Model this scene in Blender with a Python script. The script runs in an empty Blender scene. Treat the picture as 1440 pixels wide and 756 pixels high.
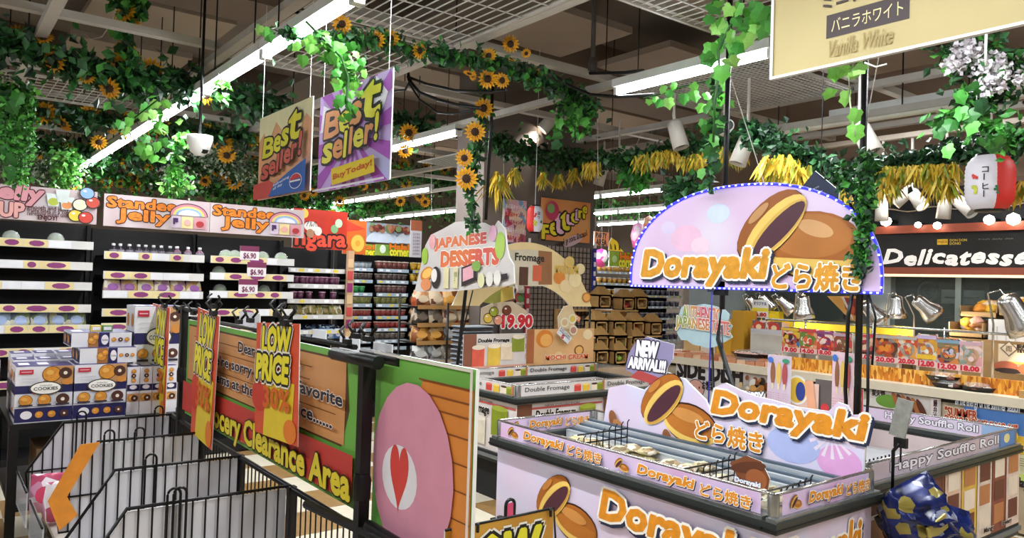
import bpy, math, random
from mathutils import Vector, Matrix, Euler
R = random.Random(11)
SC = bpy.context.scene
COL = SC.collection
# ---------------------------------------------------------------- camera, light, exposure
CAM_M = ((0.79056, 0.03552, 0.61135), (-0.61161, -0.00445, 0.79115), (0.03082, -0.99936, 0.01821))
EYE = Vector((0, 0, 1.6))
FPX = 1067.0
cd = bpy.data.cameras.new('camera')
cam = bpy.data.objects.new('camera', cd); COL.objects.link(cam)
cd.sensor_width = 36; cd.lens = 36 * FPX / 1440; cd.clip_start = 0.05; cd.clip_end = 100
cam.matrix_world = Matrix(((CAM_M[0][0], -CAM_M[0][1], -CAM_M[0][2], EYE.x), (CAM_M[1][0], -CAM_M[1][1], -CAM_M[1][2], EYE.y),
                           (CAM_M[2][0], -CAM_M[2][1], -CAM_M[2][2], EYE.z), (0, 0, 0, 1)))
SC.camera = cam
w = bpy.data.worlds.new('world'); SC.world = w; w.use_nodes = True
w.node_tree.nodes['Background'].inputs[0].default_value = (0.8, 0.85, 1, 1)
w.node_tree.nodes['Background'].inputs[1].default_value = 0.3
SC.view_settings.view_transform = 'Standard'; SC.view_settings.look = 'None'
SC.view_settings.exposure = 0.0; SC.view_settings.gamma = 1; SC.view_settings.use_curve_mapping = False
SC.cycles.use_denoising = True; SC.cycles.sample_clamp_indirect = 4; SC.cycles.sample_clamp_direct = 30
SC.cycles.max_bounces = 6; SC.cycles.transparent_max_bounces = 12
TUBE_E = 30.0          # emission of the fluorescent tubes
LAMP_W = 23.0          # watts of the light each 1.2 m batten throws downward

# ---------------------------------------------------------------- helpers
def ray(x, y):
    v = (x - 720, y - 378, FPX)
    return Vector([sum(CAM_M[i][j] * v[j] for j in range(3)) for i in range(3)])
def at(x, y, ax, val):
    """world point of the photograph's pixel (x, y) on the plane X, Y or Z = val"""
    i = 'XYZ'.index(ax); d = ray(x, y)
    return EYE + d * ((val - EYE[i]) / d[i])
def lin(h):
    h = h.lstrip('#'); o = []
    for i in (0, 2, 4):
        c = int(h[i:i+2], 16) / 255
        o.append(c / 12.92 if c <= .04045 else ((c + .055) / 1.055) ** 2.4)
    return (*o, 1)
MATS = {}
def mat(hexc, rough=.55, metal=0, emit=0, var=.06, bump=0, scale=9, alpha=1, trans=0, spec=.4):
    key = (hexc, rough, metal, emit, var, bump, scale, alpha, trans, spec)
    if key in MATS: return MATS[key]
    m = bpy.data.materials.new('m_' + hexc.strip('#')); m.use_nodes = True
    nt = m.node_tree; b = nt.nodes['Principled BSDF']
    c = lin(hexc)
    b.inputs['Base Color'].default_value = c
    b.inputs['Roughness'].default_value = rough; b.inputs['Metallic'].default_value = metal
    b.inputs['Specular IOR Level'].default_value = spec
    if var and not emit:
        tc = nt.nodes.new('ShaderNodeTexCoord'); n = nt.nodes.new('ShaderNodeTexNoise')
        n.inputs['Scale'].default_value = scale; n.inputs['Detail'].default_value = 3
        nt.links.new(tc.outputs['Object'], n.inputs['Vector'])
        r = nt.nodes.new('ShaderNodeValToRGB')
        r.color_ramp.elements[0].position = .3; r.color_ramp.elements[1].position = .7
        r.color_ramp.elements[0].color = (*[x * (1 - var) for x in c[:3]], 1)
        r.color_ramp.elements[1].color = (*[min(1, x * (1 + var)) for x in c[:3]], 1)
        nt.links.new(n.outputs[0], r.inputs[0]); nt.links.new(r.outputs[0], b.inputs['Base Color'])
        if bump:
            bp = nt.nodes.new('ShaderNodeBump'); bp.inputs['Strength'].default_value = bump; bp.inputs['Distance'].default_value = .01
            nt.links.new(n.outputs[0], bp.inputs['Height']); nt.links.new(bp.outputs[0], b.inputs['Normal'])
    if emit:
        b.inputs['Emission Color'].default_value = c; b.inputs['Emission Strength'].default_value = emit
    if alpha < 1: b.inputs['Alpha'].default_value = alpha
    if trans: b.inputs['Transmission Weight'].default_value = trans
    MATS[key] = m
    return m
def pack(cols, scale=20, rough=.4, smooth=False, metal=0, stretch=(1, 1, 1), key=''):
    """printed packaging or soft printed ground: cells (or clouds) of the given colours"""
    k = ('pack', tuple(cols), scale, rough, smooth, metal, stretch)
    if k in MATS: return MATS[k]
    m = bpy.data.materials.new('m_print'); m.use_nodes = True
    nt = m.node_tree; b = nt.nodes['Principled BSDF']; b.inputs['Roughness'].default_value = rough; b.inputs['Metallic'].default_value = metal
    tc = nt.nodes.new('ShaderNodeTexCoord'); mp = nt.nodes.new('ShaderNodeMapping'); mp.inputs['Scale'].default_value = stretch
    oi = nt.nodes.new('ShaderNodeObjectInfo')
    nt.links.new(tc.outputs['Object'], mp.inputs[0])
    if smooth:
        n = nt.nodes.new('ShaderNodeTexNoise'); n.noise_dimensions = '4D'; n.inputs['Detail'].default_value = 1
    else:
        n = nt.nodes.new('ShaderNodeTexVoronoi'); n.voronoi_dimensions = '4D'
    n.inputs['Scale'].default_value = scale
    nt.links.new(oi.outputs['Random'], n.inputs['W'])
    nt.links.new(mp.outputs[0], n.inputs['Vector'])
    r = nt.nodes.new('ShaderNodeValToRGB'); cr = r.color_ramp
    cr.interpolation = 'B_SPLINE' if smooth else 'CONSTANT'
    N = len(cols)
    lo, hi = (.3, .7) if smooth else (0, 1)
    while len(cr.elements) < N: cr.elements.new(.5)
    for i, c in enumerate(cols):
        cr.elements[i].position = lo + (hi - lo) * i / (N if not smooth else max(1, N - 1)); cr.elements[i].color = lin(c)
    if smooth: nt.links.new(n.outputs[0], r.inputs[0])
    else:
        sp = nt.nodes.new('ShaderNodeSeparateColor'); nt.links.new(n.outputs['Color'], sp.inputs[0]); nt.links.new(sp.outputs[0], r.inputs[0])
    nt.links.new(r.outputs[0], b.inputs['Base Color'])
    MATS[k] = m
    return m

class MB:
    def __init__(s): s.v = []; s.f = []; s.m = []; s.sm = []; s.mats = []
    def mi(s, m):
        if m not in s.mats: s.mats.append(m)
        return s.mats.index(m)
    def add(s, vs, fs, m, smooth=False):
        b = len(s.v); s.v.extend([tuple(v) for v in vs]); i = s.mi(m)
        for f in fs: s.f.append(tuple(b + k for k in f)); s.m.append(i); s.sm.append(smooth)
    def box(s, a, b, m):
        x0, x1 = sorted((a[0], b[0])); y0, y1 = sorted((a[1], b[1])); z0, z1 = sorted((a[2], b[2]))
        vs = [(x0,y0,z0),(x1,y0,z0),(x1,y1,z0),(x0,y1,z0),(x0,y0,z1),(x1,y0,z1),(x1,y1,z1),(x0,y1,z1)]
        s.add(vs, [(0,3,2,1),(4,5,6,7),(0,1,5,4),(1,2,6,5),(2,3,7,6),(3,0,4,7)], m); return s
    def obox(s, c, ax, ay, az, m):
        c, ax, ay, az = Vector(c), Vector(ax), Vector(ay), Vector(az)
        vs = [c + i*ax + j*ay + k*az for k in (-1, 1) for i, j in ((-1,-1),(1,-1),(1,1),(-1,1))]
        s.add(vs, [(0,3,2,1),(4,5,6,7),(0,1,5,4),(1,2,6,5),(2,3,7,6),(3,0,4,7)], m); return s
    def tube(s, pts, r, m, n=5, r1=None, cap=True):
        pts = [Vector(p) for p in pts]; base = len(s.v); L = len(pts); i = s.mi(m)
        for k, p in enumerate(pts):
            d = (pts[min(k+1, L-1)] - pts[max(k-1, 0)])
            d = d.normalized() if d.length else Vector((0, 0, 1))
            a = d.cross(Vector((0, 0, 1)))
            if a.length < .05: a = d.cross(Vector((1, 0, 0)))
            a.normalize(); b = d.cross(a)
            rr = r if r1 is None else r + (r1 - r) * k / max(1, L - 1)
            for j in range(n):
                t = 2 * math.pi * j / n
                s.v.append(tuple(p + a * math.cos(t) * rr + b * math.sin(t) * rr))
        for k in range(L - 1):
            for j in range(n):
                q = (j + 1) % n
                s.f.append((base+k*n+j, base+k*n+q, base+(k+1)*n+q, base+(k+1)*n+j)); s.m.append(i); s.sm.append(n > 4)
        if cap:
            s.f.append(tuple(base + j for j in range(n))[::-1]); s.m.append(i); s.sm.append(False)
            s.f.append(tuple(base + (L-1)*n + j for j in range(n))); s.m.append(i); s.sm.append(False)
        return s
    def lathe(s, prof, m, n=16, o=(0, 0, 0), ax=(0, 0, 1), split=None, mats=None):
        o = Vector(o); ax = Vector(ax).normalized()
        a = ax.cross(Vector((0, 0, 1)))
        if a.length < .05: a = Vector((1, 0, 0))
        a.normalize(); b = ax.cross(a); base = len(s.v)
        for r, z in prof:
            for j in range(n):
                t = 2 * math.pi * j / n; s.v.append(tuple(o + ax * z + a * math.cos(t) * r + b * math.sin(t) * r))
        for k in range(len(prof) - 1):
            for j in range(n):
                q = (j + 1) % n; mm = m if mats is None else mats(k, j)
                s.f.append((base+k*n+j, base+k*n+q, base+(k+1)*n+q, base+(k+1)*n+j)); s.m.append(s.mi(mm)); s.sm.append(True)
        return s
    def build(s, name, parent=None, world=False, kind=None, label=None):
        me = bpy.data.meshes.new(name)
        vs = s.v
        if world and parent is not None:
            o = Vector((0, 0, 0)); p = parent
            while p is not None: o += p.location; p = p.parent
            vs = [(v[0]-o.x, v[1]-o.y, v[2]-o.z) for v in vs]
        me.from_pydata(vs, [], s.f)
        for m in s.mats: me.materials.append(m)
        me.polygons.foreach_set('material_index', s.m)
        me.polygons.foreach_set('use_smooth', s.sm)
        me.update()
        ob = bpy.data.objects.new(name, me); COL.objects.link(ob)
        if parent is not None: ob.parent = parent
        if kind: ob['kind'] = kind
        if label: ob['label'] = label
        return ob
def tag(o, label, cat, group=None, kind=None):
    o['label'] = label; o['category'] = cat
    if group: o['group'] = group
    if kind: o['kind'] = kind
    return o
def thing(name, label, cat, loc=(0, 0, 0), group=None, rz=0):
    o = bpy.data.objects.new(name, None); COL.objects.link(o); o.location = loc; o.rotation_euler = (0, 0, rz)
    o.empty_display_size = .05
    return tag(o, label, cat, group)
def copy_tree(o, parent=None):
    c = o.copy(); COL.objects.link(c); c.parent = parent
    for ch in list(o.children): copy_tree(ch, c)
    return c
def place(proto, used, loc, rz=0, label=None, group=None, rot=None, scale=None):
    o = proto if not used[0] else copy_tree(proto)
    used[0] = True
    o.location = loc; o.rotation_euler = rot if rot else (0, 0, rz)
    if scale: o.scale = scale
    if label: o['label'] = label
    if group: o['group'] = group
    return o
ORD = ['first', 'second', 'third', 'fourth', 'fifth', 'sixth', 'seventh', 'eighth', 'ninth', 'tenth', 'eleventh', 'twelfth']
def bracket(root, x0, x1, y, z, yb):
    q = MB()
    for x in (x0, x1): q.tube([(x, y, z), (x, yb, z)], .008, BLK, 4)
    q.build('bracket', root)
def struct(name, mb, parent=None):
    ob = mb.build(name, parent); ob['kind'] = 'structure'; return ob

# ---------------------------------------------------------------- lettering and prints
GL = {}
def glyph(t, off=0, shear=0, sp=1.0):
    k = (t, off, shear, sp)
    if k in GL: return GL[k]
    cu = bpy.data.curves.new('t', 'FONT'); cu.body = t; cu.size = 1; cu.offset = off; cu.shear = shear
    cu.resolution_u = 2; cu.space_character = sp; cu.fill_mode = 'BOTH'; cu.space_line = .95
    ob = bpy.data.objects.new('t', cu); me = ob.to_mesh()
    vs = [(v.co.x, v.co.y) for v in me.vertices]; fs = [tuple(p.vertices) for p in me.polygons]
    ob.to_mesh_clear(); bpy.data.objects.remove(ob); bpy.data.curves.remove(cu)
    GL[k] = (vs, fs); return GL[k]
UX, UY, UZ = Vector((1, 0, 0)), Vector((0, -1, 0)), Vector((0, 0, 1))
class Print:
    """flat print on a plane: o = lower-left corner, u to the right, v up, n towards the viewer"""
    def __init__(s, o, u, v=UZ, origin=None):
        s.o = Vector(o); s.u = Vector(u).normalized(); s.v = Vector(v).normalized(); s.n = s.u.cross(s.v)
        s.art = MB(); s.let = MB(); s.k = 1; s.origin = Vector(origin) if origin is not None else s.o
    def P(s, a, b, k): return s.o + s.u * a + s.v * b + s.n * (k * .0007 + .0006) - s.origin
    def px(s, x, y):
        d = ray(x, y); q = EYE + d * ((s.o - EYE).dot(s.n) / d.dot(s.n)) - s.o
        return (q.dot(s.u), q.dot(s.v))
    def poly(s, pts, m, k=None, px=False, mb=None):
        if px: pts = [s.px(*p) for p in pts]
        if k is None: k = s.k; s.k += 1
        (mb or s.art).add([s.P(a, b, k) for a, b in pts], [tuple(range(len(pts)))], m)
    def rect(s, a0, b0, a1, b1, m, k=None): s.poly([(a0, b0), (a1, b0), (a1, b1), (a0, b1)], m, k)
    def ell(s, cx, cy, rx, ry, m, rot=0, k=None, n=22, a0=0, a1=360):
        pts = []
        full = a1 - a0 >= 360
        for i in range(n if full else n + 1):
            t = math.radians(a0 + (a1 - a0) * i / n); x, y = rx * math.cos(t), ry * math.sin(t)
            pts.append((cx + x * math.cos(rot) - y * math.sin(rot), cy + x * math.sin(rot) + y * math.cos(rot)))
        s.poly(pts, m, k)
    def text(s, t, p0, p1, layers, shear=0, px=True, wave=0, sp=1.0, slant=0):
        """fit t into the box from lower-left p0 to upper-right p1; layers = (material, fattening[, dx, dy]) top first"""
        if px: p0, p1 = s.px(*p0), s.px(*p1)
        vs, _ = glyph(t, 0, shear, sp)
        if not vs: return
        x0, x1 = min(v[0] for v in vs), max(v[0] for v in vs); y0, y1 = min(v[1] for v in vs), max(v[1] for v in vs)
        sx = (p1[0] - p0[0]) / (x1 - x0); sy = (p1[1] - p0[1] - slant) / (y1 - y0)
        L = len(layers); base = s.k
        for i, ly in enumerate(layers):
            small = min(ly[1], .012 if all(ord(ch) < 0x2000 for ch in t) else 0); rem = (ly[1] - small) * min(sx, sy) * 1.05
            g, f = glyph(t, small, shear, sp); dx, dy = (ly[2], ly[3]) if len(ly) > 2 else (0, 0)
            nr = 0 if rem < .0008 else (6 if ly[1] < .07 else 10)
            for c in range(nr + 1):
                ox, oy = (0, 0) if c == 0 else (rem * math.cos(6.2832 * c / nr), rem * math.sin(6.2832 * c / nr))
                pts = []
                for v in g:
                    a = (v[0] - x0 + dx) * sx; b = (v[1] - y0 + dy) * sy
                    b += slant * a / max(1e-6, p1[0] - p0[0])
                    if wave: b += wave * math.sin(v[0] * 4)
                    pts.append(s.P(p0[0] + a + ox, p0[1] + b + oy, base + L - i + c * .03))
                s.let.add(pts, f, ly[0])
        s.k = base + L + 1
    def done(s, root):
        if s.art.v: s.art.build('printed_artwork', root)
        if s.let.v: s.let.build('lettering', root)
class Sign(Print):
    def __init__(s, name, label, cat, o, u, w, h, bg, pts=None, thick=.008, group=None, edge='#e8e8e4', v=UZ, px=False):
        Print.__init__(s, o, u, v); s.w, s.h = w, h
        s.root = thing(name, label, cat, s.o, group)
        if pts is None: pts = [(0, 0), (w, 0), (w, h), (0, h)]
        elif px: pts = [s.px(*p) for p in pts]
        s.pts = pts
        mb = MB(); n = len(pts)
        A = [s.u * a + s.v * b for a, b in pts]; B = [p - s.n * thick for p in A]
        mb.add(A, [tuple(range(n))], bg)
        em = mat(edge)
        mb.add(B, [tuple(range(n))[::-1]], em)
        mb.add(A + B, [(i, i + n, (i + 1) % n + n, (i + 1) % n) for i in range(n)], em)
        s.board = mb.build('board', s.root)
    def end(s): s.done(s.root); return s.root
def sign_px(name, label, cat, ax, val, tl, br, bg, **k):
    a, b = at(*tl, ax, val), at(*br, ax, val)
    u = UY if ax == 'X' else UX
    w = abs((b - a).dot(u)); h = a.z - b.z
    return Sign(name, label, cat, Vector((a.x if ax == 'Y' else val, a.y if ax == 'X' else val, b.z)), u, w, h, bg, **k)

BLK = mat('#0c0c0d', .4); WHT = mat('#f1f1ee', .5, var=.02); STEEL = mat('#b9bbb8', .25, metal=.9, var=.05)
CHROME = mat('#d8d8d6', .22, metal=1, var=.03); NAVY = mat('#17235a', .5); ORG = mat('#d88a1c', .5, var=.12, scale=40)
def bunch_blobs(p, a0, b0, a1, b1, cols, n, r0, r1):
    for i in range(n):
        r = R.uniform(r0, r1)
        p.ell(R.uniform(a0 + r, a1 - r), R.uniform(b0 + r, b1 - r), r, r * R.uniform(.6, 1), mat(R.choice(cols)), rot=R.uniform(0, 3), n=9)
DB, DBD, DC, DCO, DBEAN, DOUT = '#a9621f', '#7d3f14', '#e6c264', '#c99a3e', '#4b2430', '#34180e'
def dorayaki(p, cx, cy, s, fl=1):
    """a cut dorayaki showing bean paste leaning on a whole one; s = width of the pair"""
    m = lambda h: mat(h, .45, var=.1, scale=6)
    # whole one, right and lower
    p.ell(cx + .20*s, cy - .10*s, .33*s, .20*s, m(DOUT), -.12); p.ell(cx + .20*s, cy - .105*s, .318*s, .187*s, m(DB), -.12)
    p.ell(cx + .20*s, cy - .13*s, .325*s, .15*s, m(DC), -.12, a0=180, a1=360)
    p.ell(cx + .20*s, cy - .095*s, .30*s, .13*s, m('#b46d24'), -.12, a0=170, a1=370)
    p.ell(cx + .17*s, cy - .02*s, .20*s, .06*s, m('#c98a45'), -.12)
    # cut one, left and upper
    p.ell(cx - .16*s, cy + .10*s, .33*s, .185*s, m(DOUT), .75); p.ell(cx - .165*s, cy + .105*s, .318*s, .172*s, m(DB), .75)
    p.ell(cx - .135*s, cy + .06*s, .325*s, .135*s, m(DC), .78)
    p.ell(cx - .12*s, cy + .04*s, .30*s, .10*s, m(DCO), .78); p.ell(cx - .125*s, cy + .05*s, .285*s, .082*s, m(DBEAN), .78)
    p.ell(cx - .25*s, cy + .21*s, .10*s, .035*s, m('#c07c36'), .75)
def fromage(p, a0, b0, a1, b1):
    """cream cakes printed on the cheese-cake cards"""
    h = b1 - b0; w = a1 - a0
    for f, c, t in ((.0, '#c9433a', '#e4766a'), (.3, '#e2b93c', '#f1d97a'), (.6, '#e8d8c0', '#4a2a1c'), (.82, '#7d8b1f', '#a7ad3c')):
        x = a0 + f * w; p.rect(x, b0 + .05*h, x + .24*w, b0 + .55*h, mat(c)); p.ell(x + .12*w, b0 + .55*h, .12*w, .08*h, mat(t))
# ---------------------------------------------------------------- the setting
TAUPE = mat('#8d8075', .8, var=.05, scale=2); DARKC = mat('#5c544e', .9, var=.1, scale=2)
m = bpy.data.materials.new('m_floor'); m.use_nodes = True; nt = m.node_tree
ck = nt.nodes.new('ShaderNodeTexChecker'); tc = nt.nodes.new('ShaderNodeTexCoord')
ck.inputs['Scale'].default_value = 1 / .45; ck.inputs[1].default_value = lin('#9c7b50'); ck.inputs[2].default_value = lin('#d8ceb6')
nt.links.new(tc.outputs['Object'], ck.inputs['Vector']); nt.links.new(ck.outputs[0], nt.nodes['Principled BSDF'].inputs['Base Color'])
nt.nodes['Principled BSDF'].inputs['Roughness'].default_value = .3
fb = MB(); fb.box((-4, -3.5, -.12), (15, 19, -.012), m)
floor = struct('floor', fb)
TB, TCr = mat('#9c7a4c', .28, var=.12, scale=14), mat('#dcd2bb', .28, var=.06, scale=14)
tiles = {}
for k, mm in ((0, TB), (1, TCr)):
    q = MB(); q.box((-.222, -.222, -.012), (.222, .222, .0), mm); tiles[k] = q.build('floor_tile', floor)
first = {0: True, 1: True}
def tile(i, j):
    k = (i + j) % 2; o = tiles[k] if first[k] else tiles[k].copy()
    if not first[k]: COL.objects.link(o); o.parent = floor
    first[k] = False; o.location = (i * .45 + .225, j * .45 + .225, 0)
for i in range(3, 12):
    for j in range(6, 15): tile(i, j)
for i in range(10, 22):
    for j in range(0, 8):
        if j < 6 or i > 11: tile(i, j)
def wall(name, a, b, m): 
    q = MB(); q.box(a, b, m); return struct(name, q)
wall('wall_back', (-4, 18.5, 0), (15, 18.7, 4.3), TAUPE)
wall('wall_left', (-4.2, -3.5, 0), (-4, 18.7, 4.3), TAUPE)
wall('wall_right', (15, -3.5, 0), (15.2, 18.7, 4.3), TAUPE)
wall('wall_front', (-4, -3.7, 0), (15, -3.5, 4.3), TAUPE)
wall('ceiling', (-4.2, -3.7, 4.2), (15.2, 18.7, 4.35), mat('#857a71', .9, var=.12, scale=.8))
# downstand beams and pale board panels under the slab
BROWN = mat('#79695c', .85, var=.06, scale=1.5); PALE = mat('#a39384', .8, var=.05, scale=2)
n = 1
for y in (-1.2, 2.2, 5.9, 9.6, 13.3):
    q = MB(); q.box((-4, y, 3.72), (15, y + .55, 4.2), BROWN); struct('trim_%d' % n, q); n += 1
for x in (-1.6, 3.0, 7.9, 12.2):
    q = MB(); q.box((x, -3.5, 3.62), (x + .5, 18.5, 3.72), mat('#64594f', .85)); struct('trim_%d' % n, q); n += 1
q = MB(); q.box((-4, -3.5, 3.9), (15, 18.5, 3.93), DARKC)
cp = thing('ceiling_boards', 'pale taupe boards fixed under the dark ceiling slab between beams', 'ceiling panels', (0, 0, 3.8)); 
for x in (-.9, 1.0, 3.7, 5.3, 6.6, 8.8):
    for y in (-.5, 1.2, 3.1, 4.6, 6.8, 8.2, 10.6):
        if (int(x * 2) + int(y)) % 3 == 0: continue
        q = MB(); q.box((x, y, 0), (x + 1.1 + (int(y) % 2) * .2, y + .95, .06), PALE); q.build('board', cp)
# suspended white frame under the slab (bars), with black hangers
FR = mat('#b3aea6', .5, var=.05)
bars = thing('suspended_frame', 'pale grey suspended steel ceiling frame on thin black hangers', 'frame', (0, 0, 3.12))
def bar(x0, y0, x1, y1, z=0, wd=.035, h=.05, par=None, m=FR, nm='frame_bar'):
    q = MB()
    if abs(x1 - x0) > abs(y1 - y0): q.box((x0, y0 - wd, z), (x1, y0 + wd, z + h), m)
    else: q.box((x0 - wd, y0, z), (x0 + wd, y1, z + h), m)
    q.build(nm, par or bars)
for x in (.55, 1.6, 2.72, 4.12, 5.5, 6.9): bar(x, -1, x, 14)
for y in (1.4, 2.9, 4.2, 5.5, 7.05, 8.05, 10): bar(-1, y, 7.4, y, .052)
for x in (.55, 2.72, 4.12, 5.5):
    for y in (1.45, 2.95, 4.25, 5.55, 7.1, 9.0):
        q = MB(); q.tube([(x + .03, y, .04), (x + .03, y, 1.05)], .006, BLK, 4); q.build('hanger', bars)
# wire mesh panels lying on that frame
WM = mat('#c9c6bf', .4, metal=.3)
def mesh_panel(x0, y0, x1, y1, label, sx=.05, sy=.1, z=3.13):
    r = thing('wire_mesh_panel', label, 'mesh panel', (x0, y0, z), 'wire mesh ceiling panels'); W, D = x1 - x0, y1 - y0
    q = MB()
    for a, b, c, d in ((0, 0, W, .02), (0, D - .02, W, D), (0, 0, .02, D), (W - .02, 0, W, D)): q.box((a, b, -.01), (c, d, .012), FR)
    q.build('rim', r)
    q = MB(); i = sx
    while i < W: q.box((i - .003, 0, -.003), (i + .003, D, .003), WM); i += sx
    i = sy
    while i < D: q.box((0, i - .003, -.008), (W, i + .003, -.003), WM); i += sy
    q.build('wires', r, kind='stuff')
mesh_panel(1.64, 2.94, 2.68, 4.16, 'wide wire mesh ceiling panel above the purple best seller sign', .065, .24)
mesh_panel(1.64, 4.24, 2.68, 5.46, 'wire mesh ceiling panel just behind the green leaves over the best seller signs', .075, .24)
mesh_panel(.1, 7.09, 1.56, 8.01, 'wire mesh ceiling panel at the upper left behind the pink flowers garland', .07, .12)
mesh_panel(4.16, 2.94, 5.46, 4.16, 'fine wire mesh ceiling panel left of the beige hanging banner', .045, .045)
mesh_panel(1.64, 1.45, 2.68, 2.86, 'wire mesh ceiling panel at the top edge, nearest one', .065, .24)
mesh_panel(2.76, 1.45, 4.08, 2.86, 'wire mesh ceiling panel near the long black hanging pipe', .065, .24)
# kitchen front on the right, behind the delicatessen counter
KX = 7.5
UP = mat('#7c6858', .8, var=.05, scale=2)
q = MB(); q.box((KX, -3.5, 2.62), (KX + .1, 6.1, 4.2), UP); ku = struct('wall_kitchen_upper', q)
for i, y in enumerate([-1.5, -.6, .3, 1.2, 2.1, 3.0, 3.9, 4.8]):
    q = MB(); q.box((KX - .02, y, 2.66), (KX, y + .86, 4.15), mat('#806c5c', .75, var=.07, scale=3)); q.build('wall_panel', ku)
q = MB(); q.box((KX, -3.5, 2.18), (KX + .1, 6.1, 2.62), mat('#15171b', .5)); struct('wall_kitchen_band', q)
q = MB(); q.box((KX, -3.5, 0), (KX + .1, 6.1, 1.15), mat('#9a948a', .4)); struct('wall_kitchen_lower', q)
q = MB(); q.box((KX, 3.62, 1.15), (KX + .1, 3.82, 2.2), mat('#8b9698', .5)); q.box((KX, 5.3, 1.15), (KX + .1, 6.1, 2.2), mat('#8b9698', .5)); struct('trim_window_pillar', q)
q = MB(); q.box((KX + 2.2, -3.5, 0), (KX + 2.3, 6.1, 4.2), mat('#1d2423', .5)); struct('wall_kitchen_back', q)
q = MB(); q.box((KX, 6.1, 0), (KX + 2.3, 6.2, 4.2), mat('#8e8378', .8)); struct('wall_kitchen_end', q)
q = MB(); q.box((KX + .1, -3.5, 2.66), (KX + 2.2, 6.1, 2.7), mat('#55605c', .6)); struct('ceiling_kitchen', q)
wd = MB(); FRM = mat('#8d9a96', .3, metal=.5)
for y in (-1.2, .9, 2.05, 3.0, 4.6, 5.3): wd.box((KX - .01, y - .025, 1.15), (KX + .05, y + .025, 1.83), FRM)
wd.box((KX - .01, -3.4, 1.15), (KX + .05, 5.3, 1.19), FRM)
win = struct('window_1', wd)
GL1 = mat('#c8dcd8', .05, alpha=.05, spec=.8, var=0)
for a, b in ((-1.2, .9), (.9, 2.05), (2.05, 3.0), (3.0, 4.6), (4.6, 5.3)):
    q = MB(); q.box((KX + .015, a + .03, 1.19), (KX + .022, b - .03, 1.83), GL1); q.build('pane', win)
# things seen through the kitchen window
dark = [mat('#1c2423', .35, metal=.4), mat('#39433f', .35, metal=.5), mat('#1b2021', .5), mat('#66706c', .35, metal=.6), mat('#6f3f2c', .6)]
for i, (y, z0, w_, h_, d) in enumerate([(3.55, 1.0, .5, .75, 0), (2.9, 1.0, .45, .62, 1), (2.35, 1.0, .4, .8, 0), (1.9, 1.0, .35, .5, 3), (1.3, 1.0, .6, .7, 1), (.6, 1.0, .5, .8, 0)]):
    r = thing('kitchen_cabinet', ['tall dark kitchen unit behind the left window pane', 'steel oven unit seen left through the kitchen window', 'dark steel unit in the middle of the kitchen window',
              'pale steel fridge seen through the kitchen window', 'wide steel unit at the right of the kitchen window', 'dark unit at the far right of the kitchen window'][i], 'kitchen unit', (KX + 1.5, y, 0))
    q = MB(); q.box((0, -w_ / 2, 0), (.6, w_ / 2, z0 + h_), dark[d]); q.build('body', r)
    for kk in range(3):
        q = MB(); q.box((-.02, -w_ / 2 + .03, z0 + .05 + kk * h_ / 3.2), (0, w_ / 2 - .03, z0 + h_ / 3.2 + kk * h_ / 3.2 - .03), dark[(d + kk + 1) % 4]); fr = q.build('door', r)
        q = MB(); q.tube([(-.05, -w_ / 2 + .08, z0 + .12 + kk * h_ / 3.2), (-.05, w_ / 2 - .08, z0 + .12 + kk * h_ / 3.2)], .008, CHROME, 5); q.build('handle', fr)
hood = thing('extractor_hood', 'long steel extractor hood inside the kitchen', 'hood', (KX + 1.0, 1.0, 1.82))
q = MB(); q.box((0, -1.5, 0), (.9, 2.6, .4), dark[1]); q.build('canopy', hood)
for i in range(7):
    q = MB(); q.tube([(.1, -1.2 + i * .5, 0), (.1, -1.2 + i * .5, -.14 - .05 * (i % 3))], .012, CHROME, 5); q.lathe([(.0, -.3), (.05, -.29), (.06, -.22 + 0), (.03, -.16)], dark[i % 4], 10, (.1, -1.2 + i * .5, .0)); q.build('hanging_ladle', hood)
fan = thing('round_fan', 'round fan with pale rim behind the glass under the delicatessen sign', 'fan', at(1304, 410, 'X', KX + .4))
q = MB(); q.lathe([(.085, 0), (.105, .02), (.085, .04), (.085, 0)], mat('#9aa3a0', .3, metal=.6), 28, ax=(1, 0, 0)); q.build('rim', fan)
q = MB()
for i in range(5):
    t = i * 1.2566; q.obox((.02, math.cos(t) * .04, math.sin(t) * .04), (.003, 0, 0), (0, math.cos(t) * .036, math.sin(t) * .036), (0, -math.sin(t) * .016, math.cos(t) * .016), mat('#2a2e2e', .5))
q.lathe([(0, .0), (.022, .005), (.022, .03), (0, .035)], BLK, 12, ax=(1, 0, 0)); q.build('blades', fan)
# delicatessen sign
DS = sign_px('delicatessen_sign', 'long black delicatessen sign with red-brown rails above the kitchen window', 'sign', 'X', 7.4, (1230, 322), (1600, 385), mat('#17130f', .35), thick=.08)
RB = mat('#a3523a', .45, var=.1, scale=3)
q = MB()
for b0, b1 in ((-.02, .045), (DS.h - .055, DS.h + .02)): q.obox((.0, -DS.w / 2, (b0 + b1) / 2), (.05, 0, 0), (0, DS.w / 2, 0), (0, 0, (b1 - b0) / 2), RB)
q.build('rail', DS.root)
q = MB(); q.obox((-.01, -DS.w / 2, -.03), (.04, 0, 0), (0, DS.w / 2, 0), (0, 0, .012), mat('#e9cfae', .4, emit=1.2)); q.build('light_strip', DS.root, label='pale glowing strip under the sign')
DS.text('Delicatessen', (1243, 371), (1473, 349), [(mat('#fbf6ee', .4, emit=.35), .045)], shear=.22, wave=.012, sp=1.08)
DS.rect(*DS.px(1318, 344), *DS.px(1333, 336), mat('#e9bf2e', .4)); DS.text('majica', (1319, 343), (1332, 337), [(mat('#7a3b10'), .01)])
DS.text('DON DON\nDONKI', (1336, 344), (1360, 335.5), [(mat('#e9c64a', .4), .02)])
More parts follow.
